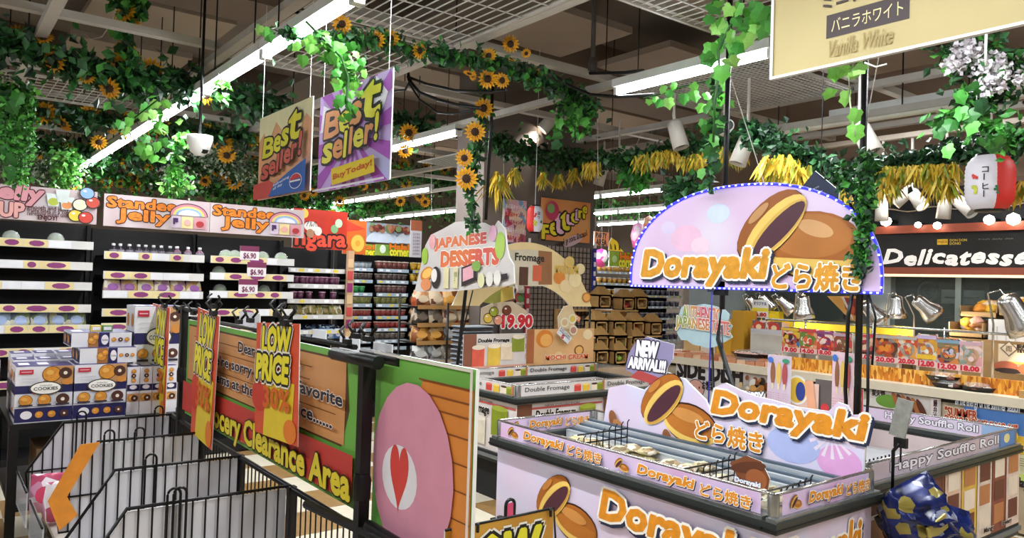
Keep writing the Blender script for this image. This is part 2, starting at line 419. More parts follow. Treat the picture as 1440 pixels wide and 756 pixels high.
DS.text('fresh daily deli', (1376, 338), (1425, 334), [(mat('#8a8478'), .0)])
DS.end()
# wavy cornice lamp line above the sign
q = MB(); pts = [(KX - .04, 3.75 - i * .06, 2.42 + .018 * math.sin(i * .9)) for i in range(70)]
q.tube(pts, .006, mat('#b7a48c', .5), 4); tag(q.build('wavy_wire', None), 'pale wavy wire strung on the black band above the delicatessen sign', 'wire')
# far column
cx0, cx1 = 4.27, 5.76
q = MB(); q.box((cx0, 6.02, 0), (cx1, 6.5, 4.2), mat('#6d625b', .75, var=.05, scale=1.5)); struct('wall_column', q)

# ---------------------------------------------------------------- fluorescent battens
TUBE = mat('#f4f9ff', .4, emit=TUBE_E); HOUS = mat('#d9dbd8', .4)
def batten(x, y, label, z=2.9, group='fluorescent battens', lamp=True, up=True):
    r = thing('fluorescent_light', label, 'ceiling light', (x, y, z), group)
    q = MB(); q.box((-.045, .0, .022), (.045, 1.19, .075), HOUS); q.build('housing', r)
    q = MB(); q.tube([(0, .02, 0), (0, 1.17, 0)], .024, TUBE, 8); q.build('tube', r)
    q = MB()
    for a in (0.0, 1.165): q.box((-.028, a, -.028), (.028, a + .025, .04), HOUS)
    q.build('end_cap', r)
    q = MB()
    for a in (.2, 1.0): q.tube([(0, a, .07), (0, a, 1.25)], .005, BLK, 4)
    q.build('hanger', r)
    if lamp:
        l = bpy.data.lights.new('batten_lamp', 'AREA'); l.shape = 'RECTANGLE'; l.size = .06; l.size_y = 1.1; l.energy = LAMP_W; l.color = (.93, .97, 1)
        o = bpy.data.objects.new('batten_lamp', l); COL.objects.link(o); o.parent = r; o.location = (0, .6, -.04)
for i in range(-3, 8): batten(1.545, 3.25 + 1.2 * i - .0, '%s fluorescent batten of the long nearest row, counted from the near end' % ORD[i + 3], 2.9, 'battens in the nearest row')
for i, y in enumerate((-2.3, -1.1, 1.21, 2.41)): batten(3.62, y, '%s fluorescent batten of the row above the freezers behind the beige banner' % ORD[i], 2.9, 'battens above the freezers')
for i, y in enumerate((5.55, 6.75)): batten(3.66, y, '%s fluorescent batten right of the purple best seller sign' % ['nearer', 'farther'][i], 2.9, 'battens right of the best seller signs')
for i in range(5): batten(5.68, 9.3 + 1.2 * i, '%s fluorescent batten of the row above the halal corner, from the near end' % ORD[i], 2.9, 'battens above the halal shelves')
for i in range(4): batten(7.75, 10.9 + 1.2 * i, '%s far fluorescent batten above the halal corner shelves, from the near end' % ORD[i], 2.9, 'far battens left of the column', lamp=i % 2 == 0)
for i, y in enumerate((6.75, 7.95, 9.15)): batten(7.75, y, '%s fluorescent batten of the nearest row right of the column' % ORD[i], 2.9, 'battens right of the column')
for i, x in enumerate((9.6, 11.4, 13.2)):
    for y in (8.2, 9.4, 10.6): batten(x, y, ['fluorescent batten right of the column, second row back, %s', 'fluorescent batten right of the column, third row back, %s', 'fluorescent batten right of the column, last row back, %s'][i] % ('near' if y < 9 else 'middle' if y < 10 else 'far'), 2.9, 'rows of battens right of the column, row %s' % 'abc'[i], lamp=y > 9)
for y in (-2.5, -.5, 1.5, 3.5, 5.5): batten(-.9, y, 'fluorescent batten of a row out of view on the left', 2.9, 'battens left out of view')
for i, y in enumerate((-2, 0, 2.0)): batten(5.6, y, '%s fluorescent batten of the row in front of the delicatessen' % ORD[i], 2.95, 'battens before the delicatessen')
# an unlit batten housing by the kitchen wall
r = thing('unlit_batten', 'unlit grey batten housing running above the delicatessen, under the brown wall', 'ceiling light', (5.5, .9, 2.9))
q = MB(); q.box((-.06, -1, .0), (.06, 2.85, .05), mat('#b9b6af', .5)); q.build('housing', r)
q = MB(); q.box((-.03, -1, -.02), (.03, 2.85, 0), mat('#e0dcd2', .5)); q.build('cover', r)
q = MB()
for a in (-.5, .6, 1.7, 2.7): q.tube([(0, a, .04), (0, a, 1.25)], .006, BLK, 4)
q.build('hanger', r)
# ---------------------------------------------------------------- shelving runs along the back left
SHB = mat('#121214', .5, var=.1); STRIPM = mat('#d9d7d4', .35); PURP = mat('#8a3b74', .5); YEL = mat('#dcb85a', .5); PRC = mat('#e9e9ee', .4)
def zY(x, y, Y): return at(x, y, 'Y', Y).z
def gondola(label, x0, x1, Y, zs, depth=.42, top=2.0, fancy=True, group='gondola shelving bays', strip_h=.065, stripm=None):
    r = thing('shelving_bay', label, 'shelves', ((x0 + x1) / 2, Y, 0), group); w2 = (x1 - x0) / 2
    q = MB(); q.box((-w2, depth, 0), (w2, depth + .03, top), SHB); q.build('back_panel', r)
    q = MB(); q.box((-w2, -.02, 0), (w2, depth, .12), SHB); q.build('plinth', r)
    for sx in (-1, 1):
        q = MB(); q.box((sx * w2 - .014, depth - .05, 0), (sx * w2 + .014, depth + .03, top), SHB); q.build('upright', r)
    for j, z in enumerate(zs):
        q = MB(); q.box((-w2 + .016, .005, z - .03), (w2 - .016, depth, z - .008), SHB); s_ = q.build('shelf', r)
        q = MB(); q.box((-w2 + .02, -.006, z - .04), (w2 - .02, .004, z - .04 + strip_h), stripm or STRIPM)
        zc = z - .04
        if fancy:
            x = -w2 + .03
            while x < w2 - .12:
                k = R.random(); L = R.uniform(.09, .22)
                if x + L > w2 - .03: break
                if k < .3: q.box((x, -.008, zc + .006), (x + L, -.006, zc + strip_h - .006), PRC)
                else:
                    q.box((x, -.008, zc + .003), (x + L, -.006, zc + strip_h - .003), mat('#e6d49a', .5))
                    c = x + L * .55
                    n = 10; pts = [(c + math.cos(t * 6.283 / n) * L * .32, -.0095, zc + strip_h / 2 + math.sin(t * 6.283 / n) * strip_h * .36) for t in range(n)]
                    q.add(pts, [tuple(range(n))], PURP)
                x += L + .005
        else:
            x = -w2 + .04
            while x < w2 - .08:
                q.box((x, -.008, zc + .008), (x + .05, -.006, zc + strip_h - .008), mat(R.choice(['#f4f4f4', '#e8d24a', '#f4f4f4']), .4)); x += R.uniform(.07, .16)
        q.build('price_strip', s_)
    return r
YW = 7.0
B1 = [zY(60, 341, YW), zY(60, 371, YW), zY(60, 400, YW), zY(60, 432, YW), zY(60, 461, YW), .95, .7]
B2 = [zY(220, 360, YW), zY(220, 387, YW), zY(220, 413, YW), zY(220, 438, YW), 1.14, .9, .6]
B3 = [zY(345, 365, YW), zY(345, 388, YW), zY(345, 413, YW), zY(345, 438, YW), 1.12, .9, .6]
gondola('black shelving bay at the far left, half empty, under the jelly cup banner', .24, 1.10, YW, B1, top=1.98)
gondola('black shelving bay left of the jelly cup bay, mostly outside the picture', -.64, .22, YW, B1, top=1.98)
gondola('black shelving bay with small jelly bottles, under the first standee jelly banner', 1.14, 1.975, YW, B2, top=1.96)
gondola('black shelving bay with dome packed sweets, under the second standee jelly banner', 1.99, 2.80, YW, B3, top=1.95)
NX0, NX1, YN = at(402, 400, 'Y', 7.3).x, at(487, 400, 'Y', 7.3).x, 7.3
BN = [zY(448, y, YN) for y in (378, 400, 421, 443, 464)] + [.85]
gondola('black shelving bay with purple cups under the red poster', NX0, NX1, YN, BN, top=1.9, fancy=False, strip_h=.045)
YH = 8.0
HX = [at(x, 400, 'Y', YH).x for x in (494, 527, 577, 604, 640)]
BH = [zY(550, y, YH) for y in (378, 394, 412, 427, 444, 461, 477)] + [.8]
gondola('narrow blue-grey shelving bay of cups beside the pink post', HX[0], HX[1] - .01, YH, BH, top=1.95, fancy=False, strip_h=.04, stripm=mat('#a9bccb', .4))
gondola('blue-grey shelving bay of red cups under the halal corner sign', HX[1] + .01, HX[2] - .01, YH, BH, top=1.95, fancy=False, strip_h=.04, stripm=mat('#a9bccb', .4))
gondola('blue-grey shelving bay behind the candy rack, right of the halal corner sign', HX[2] + .01, HX[4], YH, BH, top=1.9, fancy=False, strip_h=.04, stripm=mat('#a9bccb', .4))
# pink post between the runs
px0 = at(492, 400, 'Y', 7.25).x
r = thing('printed_post', 'narrow pink and red printed post between the purple cups and the halal cups', 'post', (px0, 7.25, 0))
q = MB(); q.box((-.035, -.02, 0), (.03, .03, 1.88), mat('#c9a27e', .5)); q.build('post', r)
q = MB()
for i in range(9):
    z = .75 + i * .125; q.obox((-.01, -.024, z), (.03, 0, 0), (0, .003, 0), (0, 0, .045), mat(['#8e2f68', '#c24a4a', '#d7b68b'][i % 3], .5))
q.build('tags', r)
# ---- products
def stand_pouch(cols, w, h, key):
    r = thing('snack_pouch', '', 'snack bag'); mm = pack(cols, 14, .3)
    q = MB(); d = .035
    vs = [(-w/2, -d, 0), (w/2, -d, 0), (w/2, d, 0), (-w/2, d, 0), (-w*.52, -d*1.1, h*.35), (w*.52, -d*1.1, h*.35), (w*.52, d*1.1, h*.35), (-w*.52, d*1.1, h*.35),
          (-w*.48, -.006, h*.93), (w*.48, -.006, h*.93), (w*.48, .006, h*.93), (-w*.48, .006, h*.93), (-w*.5, 0, h), (w*.5, 0, h)]
    q.add(vs, [(0,3,2,1),(0,1,5,4),(1,2,6,5),(2,3,7,6),(3,0,4,7),(4,5,9,8),(5,6,10,9),(6,7,11,10),(7,4,8,11),(8,9,13,12),(10,11,12,13),(9,10,13),(11,8,12)], mm, True)
    q.build('bag', r)
    q = MB(); n = 12; q.add([(math.cos(i*6.283/n)*w*.34, -d*1.25 + (.0 if math.sin(i*6.283/n) < .3 else .012), h*.46 + math.sin(i*6.283/n)*h*.24) for i in range(n)], [tuple(range(n))], mat(key, .4)); q.build('emblem', r)
    return r
def cup(body, lid, r_=.03, h=.075):
    r = thing('dessert_cup', '', 'cup')
    q = MB(); q.lathe([(0, 0), (r_ * .75, 0), (r_, h * .85), (0, h * .85)], body, 10); q.build('cup', r)
    q = MB(); q.lathe([(0, h * .84), (r_ * 1.08, h * .84), (r_ * 1.08, h * .95), (0, h)], lid, 10); q.build('lid', r)
    return r
def bottle(col):
    r = thing('jelly_bottle', '', 'bottle'); q = MB()
    q.lathe([(0, 0), (.03, 0), (.033, .02), (.033, .055), (.012, .075), (.012, .088), (0, .088)], mat(col, .25), 10); q.build('bottle', r)
    q = MB(); q.lathe([(.014, .082), (.015, .1), (0, .102)], mat('#d8d4da', .4), 8); q.build('cap', r)
    q = MB(); q.lathe([(.0335, .022), (.0335, .05)], mat('#8d8490', .4), 10); q.build('label', r)
    return r
def dome(col):
    r = thing('dome_pack', '', 'sweets pack'); q = MB()
    q.lathe([(0, .004), (.06, .004), (.066, .015), (.06, .02), (0, .02)], mat('#3d3428', .4), 14); q.build('tray', r)
    q = MB(); q.lathe([(.062, .02), (.06, .05), (.045, .078), (.02, .092), (0, .095)], mat('#e9efe8', .05, alpha=.35, spec=.9, var=0), 14); q.build('dome_lid', r)
    q = MB()
    for i in range(5): q.lathe([(0, .0), (.02, .008), (.022, .02), (.012, .035), (0, .038)], mat(col, .4), 8, (math.cos(i * 1.26) * .03, math.sin(i * 1.26) * .03, .022))
    q.build('sweets', r)
    return r
def row(proto, xs, y, z, label, group, jit=.3, used=None):
    u = used or [False]
    for i, x in enumerate(xs):
        lb = label + (', %s from the left' % ORD[i] if 1 < len(xs) <= 12 else ''); place(proto, u, (x, y + R.uniform(-.01, .01), z), R.uniform(-jit, jit), lb, group)
    return u
def span(a, b, n, j=0): return [a + (b - a) * (i + .5) / n + R.uniform(-j, j) for i in range(n)]
SZ = -.007
p = bottle('#2d2730'); row(p, span(1.2, 1.78, 9, .01), YW + .06, B2[0] + SZ, 'small dark jelly bottle on the top shelf, standee jelly bay', 'jelly bottles on the top shelf')
p = bottle('#7d5b6b'); row(p, [1.74, 1.83, 1.93], YW + .05, B2[0] + SZ, 'rosy jelly bottle ending the dark bottle row', 'rosy bottles right of the dark ones')
p = stand_pouch(['#d9c08a', '#b58f9e', '#e9dfc4', '#caa46a'], .12, .13, '#8b4f93')
row(p, span(1.17, 1.95, 6), YW + .06, B2[2] + SZ, 'purple gold jelly pouch under the first standee jelly banner', 'purple gold pouches on the third shelf', .08)
p = stand_pouch(['#8fa0b0', '#c9c4a0', '#5f6d7d', '#dfdcc8', '#7f8f5f'], .13, .15, '#9fb1d6')
row(p, span(.28, 1.05, 6), YW + .06, B1[4] + SZ, 'silvery blue jelly pouch low under the jelly cup banner', 'silvery pouches under the jelly cup banner', .08)
p = dome('#6d7f3c'); us = row(p, [.38, .52], YW + .07, B1[0] + SZ, 'clear dome pack on the top shelf, far left bay', 'dome packs at the left of the top shelf')
row(p, [.82], YW + .07, B1[0] + SZ, 'clear dome pack alone at the middle of the top shelf, jelly cup bay', None, used=us)
p = dome('#7aa03a'); us = row(p, [2.16, 2.24], YW + .07, B3[0] + SZ, 'green dome pack left of the top price card', 'green dome packs, top shelf left')
row(p, [2.5, 2.68], YW + .07, B3[0] + SZ, 'green dome pack right of the top price card', 'green dome packs, top shelf right', used=us)
row(p, [2.12], YW + .12, B3[1] + SZ, 'dim green dome pack on the second shelf left of the price card', None, used=us)
row(p, [2.14, 2.55], YW + .14, B3[2] + SZ, 'dim green dome pack on the third shelf of the dome bay', 'dim dome packs, third shelf', used=us)
# stand-up price cards in the third bay
for i, (x, y) in enumerate([(351, 360), (361, 383), (349, 407)]):
    s = sign_px('price_card', 'pink and white six dollar price card on the %s shelf of the dome sweets bay' % ['top', 'second', 'third'][i], 'price card', 'Y', YW - .012, (x - 13, y - 15), (x + 13, y + 6), mat('#ece6e8', .4), thick=.002)
    s.rect(0, s.h * .62, s.w, s.h, mat('#7d3558', .5)); s.text('$6.90', (x - 9, y + 4), (x + 9, y - 4), [(mat('#7a2a55'), .03)]); s.end()
p = cup(mat('#5b2f47', .3), mat('#b58aa0', .3), .034, .09)
row(p, span(NX0 + .1, NX1 - .06, 9, .008), YN + .05, BN[1] + SZ, 'purple dessert cup in the upper row under the red poster', 'purple cups, upper row')
row(p, [NX0 + .1, NX0 + .17, NX0 + .26, NX0 + .4, NX1 - .12], YN + .05, BN[2] + SZ, 'purple dessert cup, lower row under the red poster', 'purple cups, lower row', used=[True])
p = stand_pouch(['#8f8a4a', '#cfc39a', '#5f5b30', '#d9d2b8'], .07, .11, '#7d6a3a')
row(p, span(NX0 + .05, NX1 - .03, 8), YN + .05, BN[3] + SZ, 'olive snack pouch beside the pink post', 'olive pouches beside the pink post', .08)
p = stand_pouch(['#3f68a8', '#9fbbd8', '#24406f', '#d4dde8'], .08, .10, '#cfd8e6')
row(p, span(NX0 + .22, NX1 - .03, 5), YN + .05, BN[5] + .12, 'bright blue snack pouch low behind the clearance board', 'bright blue pouches', .08)
r = gd = thing('dark_bags', 'dark blue foil bags lying flat on the fifth shelf beside the pink post', 'snack bags', ((NX0 + NX1) / 2, YN + .1, BN[4]))
q = MB()
for x in span(-.33, .3, 8): q.lathe([(0, .0), (.05, .005), (.055, .025), (.03, .05), (0, .055)], pack(['#1c2438', '#39465f', '#0f1420', '#8fa0b5'], 25, .25), 8, (x, R.uniform(-.03, .03), 0))
q.build('bags', r, kind='stuff')
# halal corner cups : rows
shades = [('#6d3a34', '#c9b7a8', 'brown'), ('#4b3d38', '#a9a29a', 'dark'), ('#5a3d3a', '#b9a79b', 'maroon'), ('#7a7a42', '#c4c08a', 'olive'), ('#8a3a34', '#c9b9a9', 'red'), ('#8b2f2c', '#d1a79a', 'red'), ('#5d544c', '#b7aea2', 'grey')]
ordn = ['top', 'second', 'third', 'fourth', 'fifth', 'sixth', 'seventh']
for j in range(7):
    a, b, nm = shades[j]
    p = cup(mat(a, .35, var=.3, scale=60), mat(b, .3), .045 if j != 0 else .05, .1 if j in (0, 2) else .085)
    us = row(p, span(HX[1] + .04, HX[2] - .03, 6), YH + .06, BH[j] + SZ, '%s noodle cup on the %s shelf under the halal sign' % (nm, ordn[j]), 'noodle cups under the halal sign, %s shelf' % ordn[j])
    if j == 0: p = cup(mat('#9aa3a8', .3), mat('#50565c', .3), .035, .08); us = None
    if j != 2: row(p, span(HX[0] + .05, HX[1] - .03, 5 if j else 5), YH + .06, BH[j] + SZ, 'small noodle cup, %s shelf of the narrow bay' % ordn[j], 'narrow bay cups, %s shelf' % ordn[j], used=us)
    else:
        g = cup(mat('#2f8a4a', .35), mat('#7fc48a', .3), .04, .085); row(g, span(HX[0] + .05, HX[0] + .2, 2), YH + .06, BH[j] + SZ, 'green cup on the third shelf of the narrow bay', 'green cups in the narrow bay')
p = cup(mat('#c99a2e', .35), mat('#e3d089', .3), .045, .1)
us = row(p, span(HX[2] + .03, HX[3] - .0, 3), YH + .06, BH[0] + SZ, 'yellow cup on the top shelf by the desserts sign', 'yellow cups, top shelf')
row(p, span(HX[2] + .03, HX[3] - .0, 3), YH + .06, BH[1] + SZ, 'yellow cup on the second shelf by the desserts sign', 'yellow cups, second shelf', used=us)
p = stand_pouch(['#8a4a36', '#c9a27a', '#4a3a2a', '#d8c9a8', '#6f7a3a'], .11, .1, '#c9b58a')
us = None
for j in range(3, 7): us = row(p, span(HX[2] + .05, HX[4] - .05, 6), YH + .06, BH[j] + SZ, 'brown packet on the %s shelf behind the candy rack' % ordn[j], 'brown packets, %s shelf' % ordn[j], .1, used=us)
# ---- banners over the shelves
PINKW = pack(['#c9b9bc', '#d8cecf', '#c8aaae', '#cfc6cc'], 3, .45, True)
def fruit(p, x, y, s, c, leaf=True):
    p.ell(x, y, s, s * .9, mat('#2c1a24')); p.ell(x, y, s * .88, s * .78, mat(c)); p.ell(x - s * .3, y + s * .3, s * .25, s * .16, mat('#f2e4e4'))
OR1, OR2 = mat('#e5822a', .4, var=.25, scale=30), mat('#3a1708', .5)
def jelly_banner(x, label):
    s = sign_px('shelf_banner', label, 'banner', 'Y', YW - .03, x[0], x[1], PINKW, thick=.02, edge='#c8b9b4')
    return s
s = Sign('shelf_banner', 'pale pink jelly cup banner at the far left over the empty shelves', 'banner', (-.62, YW - .03, 1.97), UX, 1.71, .265, PINKW, thick=.02, edge='#c8b9b4')
s.text('Jelly', (-20, 283), (61, 263), [(mat('#dc9aa4'), .06), (mat('#5a2030'), .11)], shear=.1, wave=.003)
s.text('CUP', (-22, 302), (34, 286), [(mat('#e5a9a4'), .05), (mat('#5a2030'), .10)])
for i, t in enumerate(['smooth and juicy', 'fruity bites in a cup', 'refreshing chilled taste']): s.text(t, (38, 295 + i * 4.4), (97, 291.8 + i * 4.4), [(mat('#4a1620'), .012)])
s.text('ENJOY!', (53, 310), (80, 304), [(mat('#4a1620'), .04)])
for cx, cy, c in ((75, 281, '#b8c44a'), (94, 286, '#e0935a'), (88, 276, '#dce4e4')):
    a, b = s.px(cx, cy); s.poly([(a - .05, b + .05), (a - .035, b - .05), (a + .035, b - .05), (a + .05, b + .05)], mat('#dfe8e6')); s.ell(a, b - .015, .036, .03, mat(c))
for cx, cy, c in ((106, 303, '#ead24a'), (120, 306, '#cc4438'), (112, 288, '#f0e6c8'), (130, 285, '#c9503f'), (122, 272, '#8fb4e0')): fruit(s, *s.px(cx, cy), .055, c)
s.end()
for k, (xa, xb, lab) in enumerate([(147, 294, 'orange lettered standee jelly banner, the left one of two'), (296.5, 427, 'orange lettered standee jelly banner, the right one beside the red poster')]):
    ya, yb = (271, 285.5)[k], (325.5, 336)[k]
    P = at(xa, ya, 'Y', YW - .03); Q = at(xb, yb, 'Y', YW - .03)
    s = Sign('shelf_banner', lab, 'banner', (P.x, YW - .03, 1.965), UX, Q.x - P.x, .265, PINKW, thick=.02, edge='#c8b9b4')
    W_, H_ = s.w, s.h
    s.text('Standee', (.03*W_, .60*H_), (.66*W_, .92*H_), [(OR1, .045), (OR2, .10)], px=False)
    s.text('Jelly', (.12*W_, .12*H_), (.60*W_, .56*H_), [(OR1, .045), (OR2, .10)], px=False, wave=.004)
    s.ell(.79*W_, .50*H_, .19*W_, .40*H_, mat('#4a2a44'), a0=0, a1=180); s.ell(.79*W_, .50*H_, .18*W_, .37*H_, mat('#d98a9a'), a0=0, a1=180)
    s.ell(.79*W_, .50*H_, .155*W_, .30*H_, mat('#e8d27a'), a0=0, a1=180); s.ell(.79*W_, .50*H_, .13*W_, .24*H_, mat('#8fb6e0'), a0=0, a1=180); s.ell(.79*W_, .50*H_, .105*W_, .18*H_, mat('#e6e2ea'), a0=0, a1=180)
    s.rect(.62*W_, .08*H_, .71*W_, .46*H_, mat('#d9c4d8')); s.rect(.72*W_, .08*H_, .83*W_, .46*H_, mat('#ecd79a')); s.rect(.84*W_, .08*H_, .96*W_, .44*H_, mat('#d99aa2'))
    for i in range(7): s.ell((.645 + .015*(i % 3) + .0*i)*W_, (.36 - .045*(i // 3 * 1.5) )*H_, .011*W_, .04*H_, mat('#4a2a5e'))
    s.ell(.775*W_, .27*H_, .035*W_, .1*H_, mat('#e9a9a4')); s.ell(.90*W_, .24*H_, .04*W_, .1*H_, mat('#b0353a'))
    s.end()
# the red poster with rounded lettering
s = sign_px('red_poster', 'big red poster with bubble lettering over the purple cups', 'poster', 'Y', 7.24, (413, 292), (487, 352), mat('#c2321f', .4, var=.15, scale=5), thick=.01)
s.text('ngara', (415, 351), (486, 333), [(mat('#e2503a', .4), .03), (mat('#2a0b08'), .11)], wave=.004)
s.ell(*s.px(437, 318), .07, .05, mat('#f0ece4')); s.text('アルバ', (430, 318), (445, 311), [(mat('#22262c'), .03)])
for cx, cy, c in ((436, 328, '#b98a6a'), (447, 325, '#e9e2d8'), (470, 322, '#7fa878'), (476, 314, '#b9cdb2'), (428, 300, '#e8c04a')): s.ell(*s.px(cx, cy), .04, .045, mat(c))
s.end()
s = sign_px('orange_poster', 'orange poster with a citrus slice beside the red poster', 'poster', 'Y', 7.6, (483, 308), (514, 358), mat('#d2622a', .4, var=.2, scale=4), thick=.01)
s.ell(*s.px(503, 342), .085, .10, mat('#b98a2a')); s.ell(*s.px(503, 342), .077, .09, mat('#e8b64e')); s.ell(*s.px(503, 342), .03, .035, mat('#d99a32')); bracket(s.root, .05, s.w - .05, .01, s.h * .2, .4 - .28)
s.poly([(483, 308), (514, 322), (483, 326)], mat('#c23a26'), px=True)
s.end()
for k, (x0, x1, y0, y1) in enumerate([(512, 528, 343, 359), (529, 577, 343, 361)]):
    s = sign_px('halal_sign', ['cut-off green halal sign between the orange poster and the wide one', 'green and orange halal corner sign over the brown cups'][k], 'sign', 'Y', YH - .03, (x0, y0), (x1, y1), pack(['#7fa83a', '#a8b84a', '#5f9a3a'], 5, .4, True), thick=.01)
    bracket(s.root, .03, s.w - .03, .01, s.h * .5, .45)
    if k: s.text('Halal', (548, 350), (575, 344), [(mat('#e07a22'), .07), (mat('#3a1206'), .11)]); s.text('corner', (548, 359), (575, 352.5), [(mat('#e8dc3a'), .06), (mat('#2a3a10'), .1)]); s.ell(*s.px(538, 350), .04, .05, mat('#dfe8d8'))
    else: s.text('al', (515, 350), (526, 344), [(mat('#e07a22'), .05), (mat('#3a1206'), .09)]); s.text('ner', (514, 358), (527, 352.5), [(mat('#e8dc3a'), .05), (mat('#2a3a10'), .1)])
    s.end()
s = sign_px('cloud_poster', 'grey-blue printed board with hills of snacks above the halal corner sign', 'poster', 'Y', YH + .02, (514, 312), (577, 343), mat('#8f9aa8', .5), thick=.01)
s.ell(*s.px(538, 341), .22, .14, mat('#c8d2e0'), a0=0, a1=180); s.ell(*s.px(570, 342), .14, .12, mat('#d5dde8'), a0=0, a1=180)
bunch_blobs(s, 0.02, s.h * .45, s.w - .02, s.h, ['#7a3a2e', '#9a5a42', '#5a2a22', '#a87a5a', '#6f8a5a'], 50, .02, .04)
s.end()
s = sign_px('standing_notice', 'narrow white notice above the yellow cups left of the japanese desserts sign', 'notice', 'Y', YH - .04, (578, 309), (592, 362), mat('#ded9e0', .4), thick=.01)
s.rect(0, s.h * .72, s.w, s.h, mat('#b96a4a')); 
for i in range(7): s.text('品名案内', (580, 358 - i * 4.6), (590, 355.4 - i * 4.6), [(mat('#5a4a62'), .01)])
s.end()
# ---- rack of large candy bags
CR = thing('candy_rack', 'black wire rack end holding large foil candy bags, left of the Fromage freezer', 'rack', (3.98, 6.2, 0))
q = MB()
for x in (-.32, .32): q.tube([(x, .3, 0), (x, .3, 1.46)], .012, BLK, 5)
q.build('upright', CR)
for z in (.84, 1.02, 1.19, 1.36):
    q = MB(); q.box((-.32, -.0, z - .02), (.32, .3, z - .008), SHB); a = q.build('shelf', CR)
    q = MB(); q.box((-.3, -.01, z - .035), (.3, -.004, z + .005), mat('#b98a52', .5)); q.build('price_strip', a)
bagcols = [(['#c9822a', '#e0a24a', '#8a4a1a', '#d9b27a'], 'orange'), (['#8a8a88', '#c9c7c0', '#3c3a3a', '#e4e2dc'], 'silver'), (['#3a3430', '#7a6a5a', '#c9b89a', '#1c1a1a'], 'dark brown'), (['#b9542e', '#e0c8a8', '#6a3a2a', '#d89a6a'], 'reddish')]
for j, z in enumerate((.84, 1.02, 1.19, 1.36)):
    for i in range(4):
        cs, nm = bagcols[(i // 2 + [1, 0, 2, 3][j]) % 4]
        p = stand_pouch(cs, .17, .15, cs[1]); place(p, [False], (3.98 - .24 + i * .16, 6.2 + .04, z - .006), R.uniform(-.15, .15), '%s foil candy bag, %s shelf of the candy rack, %s' % (nm, ['lowest', 'third', 'second', 'top'][j], ['far left', 'left of the middle', 'right of the middle', 'far right'][i]), 'candy bags on the rack')
r = thing('stacked_baskets', 'tall stack of dark shopping baskets beside the desserts pole', 'baskets', at(664, 470, 'Y', 5.75) - Vector((0, 0, 0)))
r.location.z = 0
for i in range(14):
    q = MB(); z = .62 + i * .042
    q.box((-.15, -.1, z), (.15, .1, z + .02), mat('#2f3440', .4)); q.box((-.16, -.11, z + .018), (.16, .11, z + .027), mat('#aab4bd', .3)); q.build('basket', r)
q = MB(); q.box((-.14, -.09, 0), (.14, .09, .62), mat('#2f3440', .4)); q.build('lowest_basket', r)
# ---------------------------------------------------------------- cookie carton display
CARD = mat('#dcdbe0', .4, var=.03); CNAVY = mat('#232253', .4)
TZ = .77
r = thing('display_table', 'black framed display table under the cookie cartons', 'table', (.8, 5.1, 0))
q = MB(); q.box((-.42, -.32, TZ - .03), (.5, .75, TZ), BLK); q.build('tabletop', r)
for x in (-.4, .47):
    for y in (-.30, .72):
        q = MB(); q.box((x - .022, y - .022, 0), (x + .022, y + .022, TZ - .03), BLK); q.build('leg', r)
q = MB(); q.box((-.4, -.3, .3), (.48, .7, .325), mat('#1d1a18', .5)); q.build('lower_shelf', r)
r = thing('corrugated_carton', 'brown corrugated carton on the shelf under the cookie table', 'box', (.72, 5.05, .325))
q = MB(); q.box((-.2, -.15, 0), (.2, .2, .28), mat('#8a6a45', .7)); q.build('carton', r)
q = MB(); q.box((-.2, -.153, .12), (.2, -.15, .16), mat('#b9996a', .4)); q.build('tape', r)
def cookie(p, x, y, r_, dark=False, ring=False):
    p.ell(x, y, r_, r_ * .95, mat('#5a3312')); p.ell(x, y, r_ * .92, r_ * .87, mat('#4a2a1e' if dark else '#cf8a32', .5, var=.2, scale=40))
    if dark or ring: p.ell(x, y, r_ * .3, r_ * .3, mat('#e8dccb'))
    else: p.ell(x - r_ * .2, y + r_ * .2, r_ * .4, r_ * .3, mat('#e0a850'))
